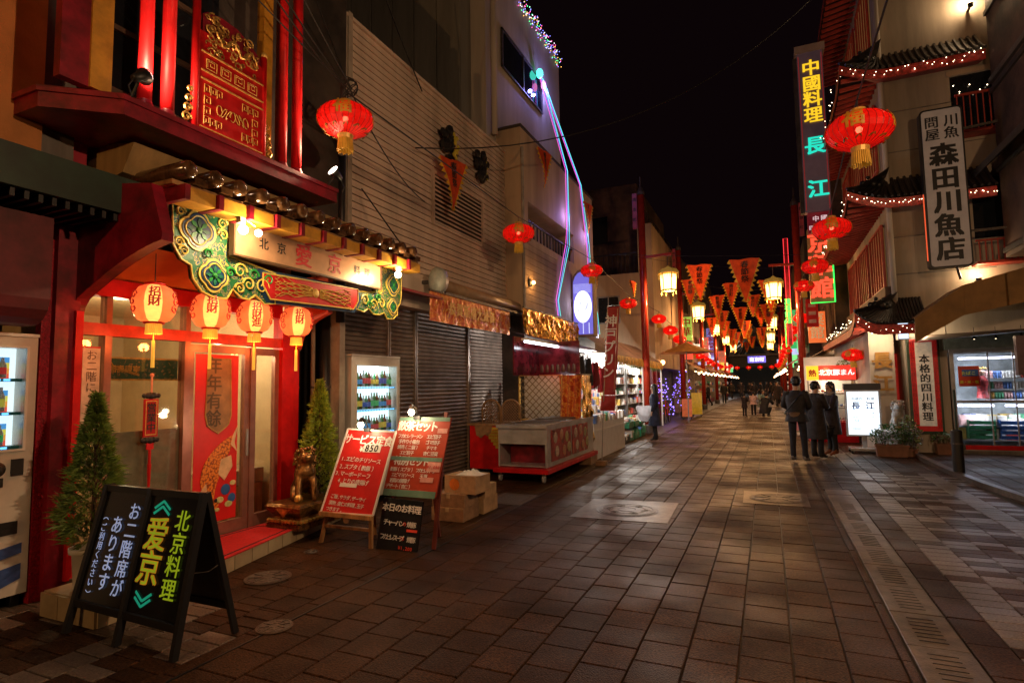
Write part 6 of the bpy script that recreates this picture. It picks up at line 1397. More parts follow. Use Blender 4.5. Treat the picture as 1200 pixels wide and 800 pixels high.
shrub((3.55,15.95,0), .42, .3, .26, (.28,.26,.24), 'small brown pot of greenery at the foot of the vertical red sign', m_lf3, 9, 200, .05)
shrub((2.05,18.6,1.7), .6, .4, .4, (.5,.3,.2), 'dark foliage on a shelf behind the kiosk', m_lf1, 10, 260)
# shop window at the alley
sw_ = thing('alley_shop', 'lit corner shop with glazed refrigerated display facing the alley', 'shop', (5, YF, 0))
q = B(); q.box(3.84,3.92,YF-.04,YF+.02,.08,2.36); q.box(3.92,7.0,YF-.04,YF+.02,2.28,2.36); q.box(3.92,7,YF-.04,YF+.02,.06,.12); q.box(3.92,7,YF-.04,YF+.02,1.15,1.20); q.build('steel_frame', m_alu, sw_)
B().box(3.84,7,YF-.06,YF+.02,0,.075).build('sill', m_conc, sw_); B().box(3.86,7,YF-.055,YF-.041,.10,.20).build('red_kick_strip', m_red, sw_)
B().box(3.75,7,YF-.10,YF+.02,2.37,2.72).build('shutter_box', mat('green_grey_enamel', (.24,.27,.22), .4), sw_); B().box(3.84,12,YF+.03,YF+.5,2.72,4.2).build('wall', m_white, sw_)
for x in (4.55,5.0,5.6,6.2): B().box(x-.012,x+.012,YF-.03,YF,.12,2.28).build('mullion', m_alu, sw_)
B().box(3.92,7,YF-.012,YF-.008,.12,2.28).build('pane', m_pane, sw_)
q = B(); q.box(3.92,7,YF+1.1,YF+1.15,.1,2.3); q.box(3.88,3.92,YF+.03,YF+1.1,.1,2.3); q.box(3.92,7,YF+.03,YF+1.1,.08,.1); q.build('interior_wall', mat('shop_interior', (.45,.48,.48), .5), sw_)
for (x0, x1, z, lab) in ((4.05,5.2,2.16,'violet-white tube lamp along the top of the shop display'),(3.98,4.65,1.08,'left lower tube lamp in the shop display'),(4.85,5.4,1.08,'right lower tube lamp in the shop display')):
    t = thing('tube_lamp', lab, 'lamp', (x0,YF+.15,z)); B().cyl((x0,YF+.15,z),(x1,YF+.15,z), .022, n=8).build('tube', m_tubev, t); lamp('tube_glow', ((x0+x1)/2,YF+.20,z-.08), 22, (.85,.85,1), .2, t)
for k_, z in enumerate((.30,.62,1.22,1.45,1.70)):
    t = thing('goods_shelf', ['bottom shelf of the shop display with dark packs','second shelf with green and blue crates','middle shelf with rows of drinks','shelf with coloured bottles','top shelf of pale packs in the shop display'][k_], 'shelf', (4.8,YF+.5,z))
    x0 = 3.96 if z < 1.1 else 4.55; B().box(x0,5.9,YF+.3,YF+.9,z-.03,z).build('board', m_alu, t)
    q = B(); rr = random.Random(50+k_)
    if z > 1.1:
        for i in range(24):
            for dy in (0,.1): q.lathe((x0+.05+.055*i,YF+.35+dy,z), [(.001,0),(.02,.0),(.02,.13),(.008,.17),(.001,.17)], 8, m=(i//3+k_) % 7)
    else: goods(q, x0+.1,5.8,YF+.38,YF+.8,z,60,.2)
    q.build('packs', m_goods, t, kind='stuff')
for (x, m__, lab) in ((4.42,m_gr,'green plastic crate low in the shop display'),(5.0,mat('blue_crate', (.02,.10,.36), .4),'blue plastic crate low in the shop display')):
    t = thing('plastic_crate', lab, 'crate', (x,YF+.3,.62)); q = B()
    for i in range(4): q.box(x-.24,x+.24,YF+.20,YF+.215,.32+.11*i,.40+.11*i)
    q.box(x-.25,x-.235,YF+.2,YF+.6,.32,.75); q.box(x+.235,x+.25,YF+.2,YF+.6,.32,.75); q.build('crate', m__, t)
ps_ = thing('shop_poster', 'red and blue poster inside the shop window', 'poster', (4.18,YF-.02,1.5)); B().box(3.99,4.38,YF-.022,YF-.016,1.52,1.98).build('sheet', mat('red_poster', (.55,.05,.02), .4), ps_)
B().box(4.06,4.36,YF-.026,YF-.023,1.75,1.90).build('blue_patch', mat('blue_print', (0,0,0)), ps_); q = B(); q.text('たばこ', (4.18,YF-.026,1.82), (1,0,0), (0,0,1), .09, bold=.03, off=.003); q.text('酒・米・塩', (4.18,YF-.026,1.62), (1,0,0), (0,0,1), .07, bold=.02, off=.003); q.build('lettering', m_ly, ps_)
st_ = thing('red_figurine', 'red robed figurine with raised gold ornament in the shop window', 'figurine', (4.50,YF+.3,1.25)); q = B(); q.lathe((4.50,YF+.3,1.24), [(.001,0),(.12,.01),(.09,.2),(.13,.38),(.06,.50),(.05,.52)], 14); q.build('robe', mat('red_robe', (.5,.05,.05), .6, var=.4, vs=20), st_, smooth=True); q = B(); q.ball((4.50,YF+.3,1.83), .07, 10); q.build('head', m_skin, st_, smooth=True); q = B()
for i in range(5): q.ball((4.40+.045*i,YF+.28,1.92+.02*(i % 2)), .028, 6)
q.build('ornament', m_goldp, st_)
# ochre awning
oa = thing('ochre_awning', 'ochre canvas awning with a sloping side valance over the alley shop', 'awning', (3.8,14.3,3))
m_oc = mat('ochre_awning_canvas', (.25,.13,.035), .7, var=.15, vs=2, bump=.1)
q = B(); q.prism([(2.86,14.3,2.97),(2.84,14.3,2.46),(3.70,14.3,2.98),(3.74,14.3,3.60)], (0,.02,0)); q.build('side_valance', m_oc, oa)
q = B(); q.prism([(3.742,14.3,3.60),(3.702,14.3,2.98),(7.5,14.2,3.75),(7.5,14.2,4.6)], (0,.02,0)); q.build('front_valance', m_oc, oa)
q = B(); q.add([(2.86,14.32,2.97),(3.74,14.32,3.60),(3.9,YF-.02,3.7),(3.1,YF-.02,3.1)], [(0,1,2,3)]); q.add([(3.74,14.32,3.60),(7.5,14.22,4.6),(7.5,YF-.02,4.6),(3.9,YF-.02,3.7)], [(0,1,2,3)]); q.build('canopy', m_oc, oa)
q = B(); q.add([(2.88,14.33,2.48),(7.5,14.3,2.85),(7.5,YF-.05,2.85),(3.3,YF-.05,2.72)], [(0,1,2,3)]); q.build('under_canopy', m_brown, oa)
for k_, (x, y) in enumerate(((4.1,15.3),(4.5,15.4),(4.9,15.3))): 
    t = thing('pendant_lamp', ['left small pendant under the ochre awning','middle small pendant under the ochre awning','right small pendant under the ochre awning'][k_], 'lamp', (x,y,2.6)); q = B(); q.tube([(x,y,2.8),(x,y,2.62)], .006, 4); q.lathe((x,y,2.54), [(.06,0),(.02,.06),(.01,.10)], 10); q.build('shade', m_black, t); B().ball((x,y,2.55), .018, 6).build('bulb', glow('dim_pendant', (1,.8,.5), 4), t)
# vertical fish-shop sign
ms = thing('fish_shop_sign', 'tall white vertical sign with bold black brush characters and rounded corners', 'sign', (3.8,15.2,4.2))
def rrect(x0, x1, z0, z1, r_, n=5):
    P = []
    for (cx, cz, a0) in ((x1-r_,z1-r_,0),(x0+r_,z1-r_,pi/2),(x0+r_,z0+r_,pi),(x1-r_,z0+r_,1.5*pi)):
        for i in range(n+1): a = a0+pi/2*i/n; P.append((cx+r_*cos(a), cz+r_*sin(a)))
    return P
q = B(); q.prism([(x,15.2,z) for x, z in rrect(3.385,4.175,4.12,7.72,.09)][::-1], (0,.22,0)); q.build('black_housing', m_black, ms)
q = B(); q.prism([(x,15.188,z) for x, z in rrect(3.42,4.14,4.16,7.68,.07)][::-1], (0,.02,0)); q.build('white_face', mat('grey_white_sign_face', (.50,.45,.41), .45, var=.12, vs=1.5, bump=.1, emis=(1,.85,.75), es=.028), ms)
q = B(); q.text('問屋', (3.60,15.187,7.55), (1,0,0), (0,0,1), .28, vert=True, bold=.025); q.text('川魚', (3.95,15.187,7.55), (1,0,0), (0,0,1), .28, vert=True, bold=.025)
q.text('森田川魚店', (3.78,15.187,6.92), (1,0,0), (0,0,1), .53, vert=True, bold=.045, gap=1.0); q.build('lettering', m_lk, ms)
q = B(); q.beam((4.17,15.3,7.2),(4.8,15.3,7.25), .05,.05); q.beam((3.9,15.3,4.12),(4.0,15.5,3.9), .05,.05); q.beam((4.17,15.3,4.9),(4.8,15.3,4.9), .05,.05); q.build('bracket', m_iron, ms)
B().tube([(3.36,15.2,z) for z in (4.3,5.0,5.8)], .012, 5).build('neon_edge', glow('dim_red_neon', (1,.12,.04), .8), ms)
# dark building at the right edge
rd = thing('dark_building', 'unlit brown building at the right edge above the alley', 'building', (6,10,4.2))
B().box(4.85,12,4,15.6,4.3,14).build('wall', m_brown, rd)
for i in range(5): B().box(4.80,4.85,5,15.6,4.4+1.8*i,4.5+1.8*i).build('string_course', m_dark, rd)
q = B(); q.prism([(4.3,5,6.2),(4.85,5,6.7),(4.85,5,6.55),(4.3,5,6.05)], (0,10.4,0)); q.build('eave', m_dtile, rd)
B().box(4.78,5.0,9,15.55,8.2,8.32).build('gutter', m_iron, rd)
hs_ = thing('hanging_box_sign', 'dark mauve box sign hanging at the right edge', 'sign', (4.3,13,1.7)); B().box(4.05,4.6,12.9,13.02,1.74,2.44).build('box', mat('mauve_box', (.10,.06,.075), .5), hs_); B().box(4.3,4.33,12.95,12.98,2.44,4.3).build('hanger', m_iron, hs_)
# bollard
bo_ = thing('bollard', 'black bollard with a thin pole rising from it at the alley corner', 'bollard', (2.98,12.45,0))
q = B(); q.lathe((2.98,12.45,0), [(.085,0),(.085,.78),(.06,.80),(.001,.81)], 18); q.build('post', m_black, bo_, smooth=False); q = B(); q.lathe((2.98,12.45,.55), [(.088,0),(.088,.03)], 18); q.build('ring', m_iron, bo_); B().cyl((3.0,12.5,.8),(3.0,12.5,1.5), .018, n=8).build('thin_pole', mat('green_black', (.02,.05,.04), .4), bo_)
B().lathe((3.07,12.45,.50), [(.001,-.05),(.03,-.04),(.03,.04),(.001,.05)], 8).build('eyelet', m_iron, bo_)
# tall vertical neon sign
tn = thing('tall_neon_sign', 'very tall grey box sign with yellow and turquoise glowing characters', 'sign', (1.7,20,7))
B().box(1.32,2.05,20.0,20.35,7.0,12.2).build('box', mat('grey_purple_panel', (.16,.11,.13), .45, var=.15, vs=1.5, emis=(.8,.5,.6), es=.02), tn); B().box(1.26,2.12,19.93,20.42,12.2,12.42).build('cap', m_cream, tn)
B().box(1.20,1.32,20.05,20.3,7.0,12.1).build('side_box', m_dark, tn)
q = B()
for x in (1.35,2.0): q.box(x,x+.02,19.985,19.998,7.05,12.1)
q.build('red_neon_edge', glow('tower_red_line', (.5,.03,.03), .35), tn)
ng = glow('neon_yellow', (1,.62,.02), 1.0); nt2 = glow('neon_turquoise', (.02,.85,.62), .9)
q = B(); q.text('中國料理', (1.70,19.985,11.92), (1,0,0), (0,0,1), .54, vert=True, bold=.03, gap=.96, off=.02); q.build('yellow_lettering', ng, tn)
q = B(); q.text('長', (1.70,19.985,9.42), (1,0,0), (0,0,1), .60, vert=True, bold=.035, off=.02); q.text('江', (1.72,19.985,8.02), (1,0,0), (0,0,1), .60, vert=True, bold=.035, off=.02); q.build('turquoise_lettering', nt2, tn)
s2 = thing('small_red_sign', 'small dark red sign with pale lettering under the tall neon sign', 'sign', (1.7,20.5,6.2)); B().box(1.38,2.06,20.05,20.30,6.33,6.98).build('box', mat('maroon_sign', (.22,.015,.03), .4, emis=(1,.05,.1), es=.06), s2)
q = B(); q.text('中國', (1.72,20.04,6.78), (1,0,0), (0,0,1), .19, bold=.03, gap=1.2); q.text('四川料理', (1.72,20.04,6.50), (1,0,0), (0,0,1), .16, bold=.03); q.build('lettering', glow('pale_sign_letter', (1,.72,.75), .6), s2)
s3 = thing('red_neon_sign', 'cream sign with red neon characters edged in green neon', 'sign', (2.0,23.3,4.6)); B().box(1.55,2.30,23.2,23.45,4.5,7.2).build('panel', mat('olive_sign_panel', (.22,.17,.07), .5, emis=(1,.4,.1), es=.05), s3)
q = B(); q.text('京華館', (1.92,23.18,7.12), (1,0,0), (0,0,1), .80, vert=True, bold=.035, gap=1.04, off=.02); q.build('red_lettering', glow('neon_red_orange', (1,.07,.03), 1.6), s3)
q = B(); q.tube([(2.32,23.17,6.9),(2.32,23.17,4.5),(1.55,23.17,4.5)], .022, 6); q.build('green_neon', glow('neon_green', (.03,1,.10), 2.0), s3)
s4 = thing('thin_neon_sign', 'thin vertical sign outlined in red neon left of the lamp post', 'sign', (.95,26,4)); B().box(.84,1.0,26,26.2,3.2,7.6).build('panel', m_redd, s4)
q = B(); q.tube([(.84,25.97,3.2),(.84,25.97,7.6),(1.0,25.97,7.6),(1.0,25.97,3.2)], .012, 5); q.build('red_neon', glow('neon_red', (1,.04,.05), 1.6), s4); q = B(); q.text('萬福飯店', (.89,25.98,5.1), (1,0,0), (0,0,1), .26, vert=True, bold=.03); q.tube([(.76,25.95,3.1),(.76,25.95,4.2)], .02, 5); q.build('green_lettering', glow('neon_green', (0,0,0), 1), s4)
s5 = thing('red_placard', 'plain red placard with white stripes on the right lamp post', 'sign', (1.7,23.9,3.7)); B().box(1.42,1.82,23.9,23.93,3.70,4.75).build('board', m_red, s5)
for i in range(3): B().box(1.50,1.74,23.885,23.899,3.85+.3*i,3.98+.3*i).build('white_stripe', mat('pinkish_stripe', (.6,.3,.25), .5), s5)
# takeaway kiosk
kk = thing('takeaway_kiosk', 'street food kiosk with glass case under a yellow and red lit sign box', 'kiosk', (1.6,18.5,0))
B().box(1.02,2.20,18.3,19.3,0,.55).build('counter', m_red, kk); q = B(); q.box(1.02,2.20,18.3,18.33,1.32,1.36); q.box(1.02,1.05,18.3,18.33,.55,1.7); q.box(2.17,2.20,18.3,18.33,.55,1.7); q.box(1.6,1.62,18.3,18.33,.55,1.32); q.box(1.02,2.2,18.3,18.33,.92,.95); q.build('case_frame', m_alu, kk)
B().box(1.05,2.17,18.31,18.32,.55,1.32).build('pane', m_pane, kk); B().box(1.0,2.2,19.2,19.25,.5,2.4).build('back_panel', m_whp, kk)
q = B(); rr = random.Random(77)
for z in (.6,.96,1.37):
    for i in range(14): x = 1.1+.078*i; q.ball((x,18.55+rr.uniform(0,.3),z+.04), rr.uniform(.03,.05), 8, sz=.7, m=(i+int(z*3)) % 7)
q.build('food', m_goods, kk, kind='stuff')
B().box(1.0,1.30,18.15,18.28,1.72,2.12).build('yellow_sign_box', glow('kiosk_yellow', (1,.62,.03), 1.0), kk); B().box(1.302,2.2,18.15,18.28,1.72,2.12).build('red_sign_box', glow('kiosk_red', (1,.05,.03), .9), kk)
q = B(); q.text('北京豚まん', (1.74,18.148,1.93), (1,0,0), (0,0,1), .175, bold=.045, off=.004); q.build('lettering', glow('kiosk_white', (1,.85,.8), 1.2), kk); q = B(); q.text('熱', (1.15,18.148,1.92), (1,0,0), (0,0,1), .2, bold=.04, off=.004); q.build('lettering', m_lr, kk)
lamp('kiosk_glow', (1.6,18.7,1.62), 22, (1,.82,.55), .25, kk); lamp('kiosk_glow', (1.5,18.0,2.0), 5, (1,.4,.15), .3, kk)
LQ = dup(LN, (2.05,17.2,2.35), 1.0, 'red lantern hanging in the recess left of the gilt characters', 'red lanterns by the restaurant entrance', .85)

# ================================================================== LAMP POSTS
m_lampg = glow('street_lantern_glass', (1,.62,.22), 4.5)
def lamp_post(loc, side, label, plaque=True):
    """side +1: arm towards +X"""
    x, y, z = loc
    t = thing('lamp_post', label, 'lamp post', loc, 'red lamp posts with hanging lanterns')
    B().cyl((x,y,0),(x,y,8.4), .125, n=16).build('post', mat('red_post_enamel', (.42,.035,.015), .25, var=.1, coat=.5), t, smooth=True)
    q = B(); q.lathe((x,y,0), [(.18,0),(.18,.25),(.14,.30)], 16); q.lathe((x,y,8.4), [(.14,0),(.14,.12),(.03,.35),(.02,.7)], 12); q.build('collar', m_iron, t)
    q = B(); q.box(x-.30 if side > 0 else x+.14, x-.14 if side > 0 else x+.30, y-.03,y+.03,7.2,8.5); q.build('plaque', mat('rose_plaque', (.40,.06,.09), .4), t)
    q = B(); q.text('南京町', (x-.22*side,y-.032,8.45), (1,0,0), (0,0,1), .14, vert=True, bold=.02, gap=2.6); q.build('plaque_lettering', m_lk, t)
    B().beam((x,y,6.15),(x+side*1.0,y,6.18), .09,.09).build('arm', mat('red_post_enamel', (0,0,0)), t)
    lx = x+side*.86; q = B(); q.tube([(lx,y,6.1),(lx,y,5.60)], .015, 6); q.build('hanger', m_iron, t)
    q = B(); q.lathe((lx,y,4.93), [(.25,0),(.28,.52)], 6); q.build('glass', m_lampg, t)
    q = B(); q.lathe((lx,y,5.49), [(.36,0),(.37,.04),(.33,.10),(.29,.16),(.12,.20),(.02,.28)], 6); q.lathe((lx,y,4.88), [(.001,0),(.25,.0),(.28,.05)], 6); q.build('gilt_frame', mat('gilt_lantern_frame', (.55,.38,.10), .4, metal=.3, emis=(1,.55,.08), es=.15), t)
    q = B()
    for i in range(6):
        a = i*pi/3; q.tube([(lx+.255*cos(a),y+.255*sin(a),4.9),(lx+.29*cos(a),y+.29*sin(a),5.5)], .014, 4); q.tube([(lx+.34*cos(a),y+.34*sin(a),5.5),(lx+.34*cos(a),y+.34*sin(a),5.30)], .012, 4); q.tube([(lx+.25*cos(a),y+.25*sin(a),4.9),(lx+.25*cos(a),y+.25*sin(a),4.74)], .012, 4)
        for k in range(5): b_ = a+pi/3*k/5; q.tube([(lx+.29*cos(b_),y+.29*sin(b_),5.50),(lx+.28*cos(b_),y+.28*sin(b_),5.36)], .006, 3)
    q.build('fretwork', mat('gilt_lantern_frame', (0,0,0)), t, kind='stuff')
    lamp('lantern_light', (lx,y,4.70), 250, (1,.50,.18), .045, t)
    return t
PL = lamp_post((-3.86,20.2,0), 1, 'red lamp post with hanging lantern at the far end of the gift shop awning')
PR = lamp_post((1.22,24.1,0), -1, 'right-hand red lamp post with a lantern, left of the red neon sign')
for k_, (y, n) in enumerate(((29.6,'second'),(39.5,'third'),(50,'fourth'),(61,'fifth'))): dup(PL, (-3.86,y,0), 0, '%s red lamp post from the front along the left side' % n)
for k_, (y, n) in enumerate(((37,'second'),(49,'third'),(61,'fourth'))): dup(PR, (1.22,y,0), 0, '%s red lamp post from the front along the right side' % n)
for pr_, lc_, lb_ in ((PL,(-3.2,-9.0,0),'added red lamp post with lantern, unseen behind the viewpoint on the left'),(PR,(4.4,2.4,0),'added red lamp post with lantern, unseen out of frame on the near right')):
    o_ = dup(pr_, lc_, 0, lb_)  # unseen posts, added for their light on the walls and near paving
    for c_ in o_.children:
        if c_.type == 'LIGHT': c_.data = c_.data.copy(); c_.data.energy = 900 if lc_[0] < 0 else 820; c_.data.color = (1,.60,.32) if lc_[0] > 0 else (1,.5,.18)

# ================================================================== PENNANTS
m_pn = mat('orange_red_pennant', (.85,.10,.02), .7, var=.12, trans=.45); m_py = mat('yellow_pennant_edge', (.85,.55,.05), .7, trans=.45)
def pennant(txt='春節祭', ph=0.0, am=.05):
    t = thing('pennant', '', 'pennant', (0,0,0), 'red pennants strung across the street')
    w, h = .36, 1.12
    bend = lambda p: (p[0], p[1] + am*sin(p[0]*9+ph)*min(1,-p[2]*2.5+.05) + am*1.3*sin(p[2]*3.2+ph*1.7)*(-p[2]) , p[2]+.012*sin(p[0]*14+ph)*(1 if p[2] > -.1 else .3))
    q = B(); q.grid(lambda u, v: (lerp(-w,w,u)*(1-v), 0, -h*v), 12, 14); q.v = [bend(p) for p in q.v]; q.build('cloth', m_pn, t, smooth=True)
    q = B(); n = 9
    for s in (-1,1):
        a, b_ = V(s*w,0,0), V(0,0,-h); d = (b_-a); nn = V(s*h,0,-w).normalized()
        for i in range(n):
            p0, p1 = a+d*(i/n), a+d*((i+1)/n); pts = [p0, p1, (p0+p1)/2+nn*.085]; 
            q.prism([tuple(p) for p in (pts if s > 0 else pts[::-1])], (0,.005,0))
    q.v = [bend(p) for p in q.v]; q.build('zigzag_edge', m_py, t)
    q = B(); q.text(txt, (0,-.006,-.05), (1,0,0), (0,0,1), .19, vert=True, bold=.03, off=.006); q.v = [bend(p) for p in q.v]; q.build('lettering', m_lk, t)
    return t
PN = pennant(); PN2 = pennant('春節祭', 2.1, .08); PN3 = pennant('南京町', 4.0, .065); PNs = [((-1.80,18.5,5.37),'large red pennant with yellow zigzag edge, leftmost of the front row'),((-.42,15.8,4.87),'largest red pennant with yellow zigzag edge, centre of the front row'),
 ((-2.90,25.8,6.2),'red pennant partly behind the leftmost large one'),((-1.28,26.8,6.08),'red pennant below and between the two largest ones'),((.27,27.5,6.18),'slanting red pennant just left of the right street lantern'),
 ((-1.90,26.8,5.56),'red pennant hanging low and catching warm light, second row'),((-.51,30.6,6.0),'narrow red pennant in the third row'),((-1.15,31.6,5.55),'darker red pennant in the middle of the third row'),((.17,29.8,5.41),'dark red pennant at the right of the third row')]
PN.location = PNs[0][0]; PN['label'] = PNs[0][1]; PN.rotation_euler = (0,0,.12)
rr = random.Random(12)
for i_, (p, lab) in enumerate(PNs[1:]):
    if i_ == 1: PN2.location = p; PN2.rotation_euler = (0,0,.3); PN2['label'] = lab
    elif i_ == 2: PN3.location = p; PN3.rotation_euler = (0,0,-.2); PN3['label'] = lab
    else: dup((PN,PN2,PN3)[i_ % 3], p, rr.uniform(-.4,.4), lab, scale=1.28 if i_ == 3 else rr.uniform(.94,1.04))
PNf = dup(PN, (-2.2,34,5.7), .1, 'dim small red pennant among the far rows over the street', 'far pennants over the street')
for y in range(37, 76, 8):
    for i in range(4): dup((PNf,PN2,PN3)[rr.randrange(3)], (-3.1+.95*i+rr.uniform(-.2,.2), y+rr.uniform(-1,1), 5.9+rr.uniform(-.25,.35)-.25*sin(pi*(i+.5)/5)+.02*(y-37)), rr.uniform(-.6,.6), PNf['label'], PNf['group'])
for (p, rz, lab) in (((-5.1,8.95,5.85),1.2,'red pennant hanging in front of the louvre vent'),((-4.85,13.1,7.55),1.35,'red pennant on the cream wall left of the rope lights'),((-4.85,16.9,7.3),1.4,'red pennant at the far corner of the cream wall'),((-4.5,16.3,5.25),1.5,'edge-on pennant above the oval sign'),((-4.3,20.5,5.4),1.4,'small edge-on pennant by the first lamp post')): dup(PN, p, rz, lab, 'pennants hanging along the left walls', .85)
for (a, b_, s) in (((-3.86,19,5.95),(1.2,19.5,5.15),.15),((-3.86,15.5,5.3),(1.2,16.2,4.9),.05),((-3.86,26.5,6.5),(1.2,27,5.7),.3),((-3.86,31,6.3),(1.2,30.5,5.6),.2)): wire({.15:'thin string carrying the leftmost large pennant across the street',.05:'thin string carrying the largest central pennant',.3:'thin string of the second pennant row',.2:'thin string of the third pennant row'}[s], (a, b_), .006, s)

# ================================================================== PEOPLE
def person(name_label, cat, P=None, colors=None, hair='short', coat=None, loc=(0,0,0), rz=0, scale=1.0, skirt=False, coat_len=.55, extra=None, group=None, scarf=None):
    J = {'pelvis':(0,0,.94),'waist':(0,0,1.08),'chest':(0,0,1.27),'neck0':(0,.0,1.42),'neck':(0,-.01,1.48),'head0':(0,-.015,1.545),'head1':(0,-.01,1.62),'head2':(0,0,1.68),
         'nose':(0,-.105,1.60),'shL':(-.17,0,1.385),'shR':(.17,0,1.385),'elL':(-.225,.03,1.12),'elR':(.225,.03,1.12),'wrL':(-.235,-.04,.90),'wrR':(.235,-.04,.90),
         'hiL':(-.09,0,.90),'hiR':(.09,0,.90),'knL':(-.095,-.015,.50),'knR':(.095,-.015,.50),'anL':(-.10,.02,.10),'anR':(.10,.02,.10),'toL':(-.115,-.15,.045),'toR':(.115,-.15,.045),'heL':(-.10,.055,.05),'heR':(.10,.055,.05)}
    if P: J.update(P)
    Rr = {'pelvis':.125,'waist':.115,'chest':.135,'neck0':.07,'neck':.052,'head0':.066,'head1':.088,'head2':.070,'nose':.018,'shL':.062,'shR':.062,'elL':.043,'elR':.043,'wrL':.030,'wrR':.030,
          'hiL':.098,'hiR':.098,'knL':.074,'knR':.074,'anL':.052,'anR':.052,'toL':.030,'toR':.030,'heL':.034,'heR':.034}
    E_ = [('pelvis','waist'),('waist','chest'),('chest','neck0'),('neck0','neck'),('neck','head0'),('head0','head1'),('head1','head2'),('head1','nose'),('chest','shL'),('shL','elL'),('elL','wrL'),('chest','shR'),('shR','elR'),('elR','wrR'),
          ('pelvis','hiL'),('hiL','knL'),('knL','anL'),('anL','toL'),('pelvis','hiR'),('hiR','knR'),('knR','anR'),('anR','toR'),('anL','heL'),('anR','heR')]
    pts = {k: (v, Rr[k]) for k, v in J.items()}
    for S in 'LR':     # palm, four fingers, thumb
        w = Vector(J['wr'+S]); e = Vector(J['el'+S]); d = (w-e).normalized(); sx = -1 if S == 'L' else 1; s = Vector((0,1,0)) - d*d.y; s.normalize()
        pts['pm'+S] = (tuple(w+d*.055), .024); E_.append(('wr'+S,'pm'+S))
        for i, (o, l) in enumerate(((-.030,.062),(-.010,.072),(.010,.068),(.029,.052))):
            a = w+d*.09+s*o; b_ = a+d*l*.6+Vector((-sx*.012,0,0)); pts['f%s%d'%(S,i)] = (tuple(a), .010); pts['g%s%d'%(S,i)] = (tuple(b_), .008); E_ += [('pm'+S,'f%s%d'%(S,i)),('f%s%d'%(S,i),'g%s%d'%(S,i))]
        pts['th'+S] = (tuple(w+d*.075-s*.045), .010); E_.append(('wr'+S,'th'+S))
    v, f = skin(pts, E_, 'pelvis')
    c = colors or {}; top = c.get('top', (.012,.012,.014)); bot = c.get('bottom', (.010,.010,.013)); shoe = c.get('shoe', (.02,.018,.016)); legs = c.get('legs', bot)
    mk = lambda col, k: mat('%s_%d_%d_%d' % (k, *[int(x*400) for x in col]), col, .8, var=.25, vs=12, bump=.15, bs=60)
    ms_ = [m_skin, mk(top,'jacket'), mk(bot,'trousers'), mk(shoe,'shoe')]
    t = thing('person', name_label, cat, (0,0,0), group)
    hz = J['neck'][2]; hp_ = Vector(J['head1']); hips = J['pelvis'][2]
    q = B(); q.v = list(v); q.f = list(f)
    for fc_ in f:
        p = sum((Vector(v[i]) for i in fc_), Vector())/len(fc_)
        dl = min((p-Vector(J['wrL'])).length, (p-Vector(J['wrR'])).length); da = min((p-Vector(J['anL'])).length, (p-Vector(J['anR'])).length, (p-Vector(J['toL'])).length, (p-Vector(J['toR'])).length)
        hand = any((p-Vector(J['wr'+S])).dot((Vector(J['wr'+S])-Vector(J['el'+S])).normalized()) > -.005 and (p-Vector(J['wr'+S])).length < .2 for S in 'LR')
        if da < .13 and p.z < max(J['anL'][2],J['anR'][2])+.02: q.m.append(3)
        elif hand: q.m.append(0)
        elif (p-hp_).length < .17 or (p-Vector(J['neck'])).length < .06: q.m.append(0)
        elif p.z < hips-.02 and (p - Vector(J['chest'])).length > .3: q.m.append(2)
        else: q.m.append(1)
    body = q.build('body', ms_, t, smooth=True)
    hd = Vector(J['head1']); fdir = (Vector(J['nose'])-hd); fdir.z = 0; fdir.normalize(); sd_ = V(0,0,1).cross(fdir)
    q = B()
    for s in (-1,1): q.ball(tuple(hd+fdir*.088+sd_*.032*s+V(0,0,.012)), .011, 6)
    q.tube([hd+fdir*.085+sd_*.025+V(0,0,-.055), hd+fdir*.092+V(0,0,-.057), hd+fdir*.085-sd_*.025+V(0,0,-.055)], .006, 4); q.build('eyes_and_mouth', m_hair, body)
    q = B()
    for s in (-1,1): q.ball(tuple(hd+sd_*.088*s), .026, 6, sz=1.3, sx=.6, sy=.6)
    q.build('ear', m_skin, body)
    # hair
    q = B(); hc = hd-fdir*.026+V(0,0,.028)
    q.ball(tuple(hc), .099, 16, sz=1.04)
    rh = random.Random(len(name_label))
    for _ in range(26):
        a_ = rh.uniform(0,6.28); e_ = rh.uniform(-.3,1.3); d_ = V(cos(a_)*cos(e_), sin(a_)*cos(e_), sin(e_))
        if d_.dot(fdir) < .45: q.tube([hc+d_*.088, hc+d_*.108+V(0,0,-.03)], [.02,.006], 4)
    if hair == 'long':
        q.grid(lambda u, w_: tuple(hc + (fdir*(-cos((u-.5)*3.6)) + sd_*sin((u-.5)*3.6))*(.098+.02*w_) + V(0,0,.03-.34*w_)), 12, 6)
        q.grid(lambda u, w_: tuple(hc + (fdir*(-cos((u-.5)*3.2)) + sd_*sin((u-.5)*3.2))*(.085+.02*w_) + V(0,0,.03-.34*w_)), 12, 6)
    else: q.ball(tuple(hc-fdir*.02-V(0,0,.04)), .088, 12, sz=.9)
    q.build('hair', m_hair, body, smooth=True)
    # coat as a shell round the trunk and sleeves
    if coat:
        mc = mk(coat, 'coat'); ch, pe, wa, nk = (Vector(J[k]) for k in ('chest','pelvis','waist','neck0'))
        rings = [(nk+V(0,0,.03),.075,.08),(nk-V(0,0,.035),.165,.105),(lerp(nk,ch,.5),.205,.135),(ch,.205,.15),(wa,.175,.135),(pe,.195,.15),(pe+V(0,0,-coat_len*.5),.215,.17),(pe+V(0,0,-coat_len),.235,.19)]
        q = B(); n = 20; base = 0
        for (cc, rx, ry) in rings:
            for k in range(n): a = 2*pi*k/n; q.v.append((cc.x+rx*cos(a)*(1+.05*sin(5*a+len(q.v)*.02)), cc.y+ry*sin(a)*(1+.05*cos(4*a+len(q.v)*.03)), cc.z))
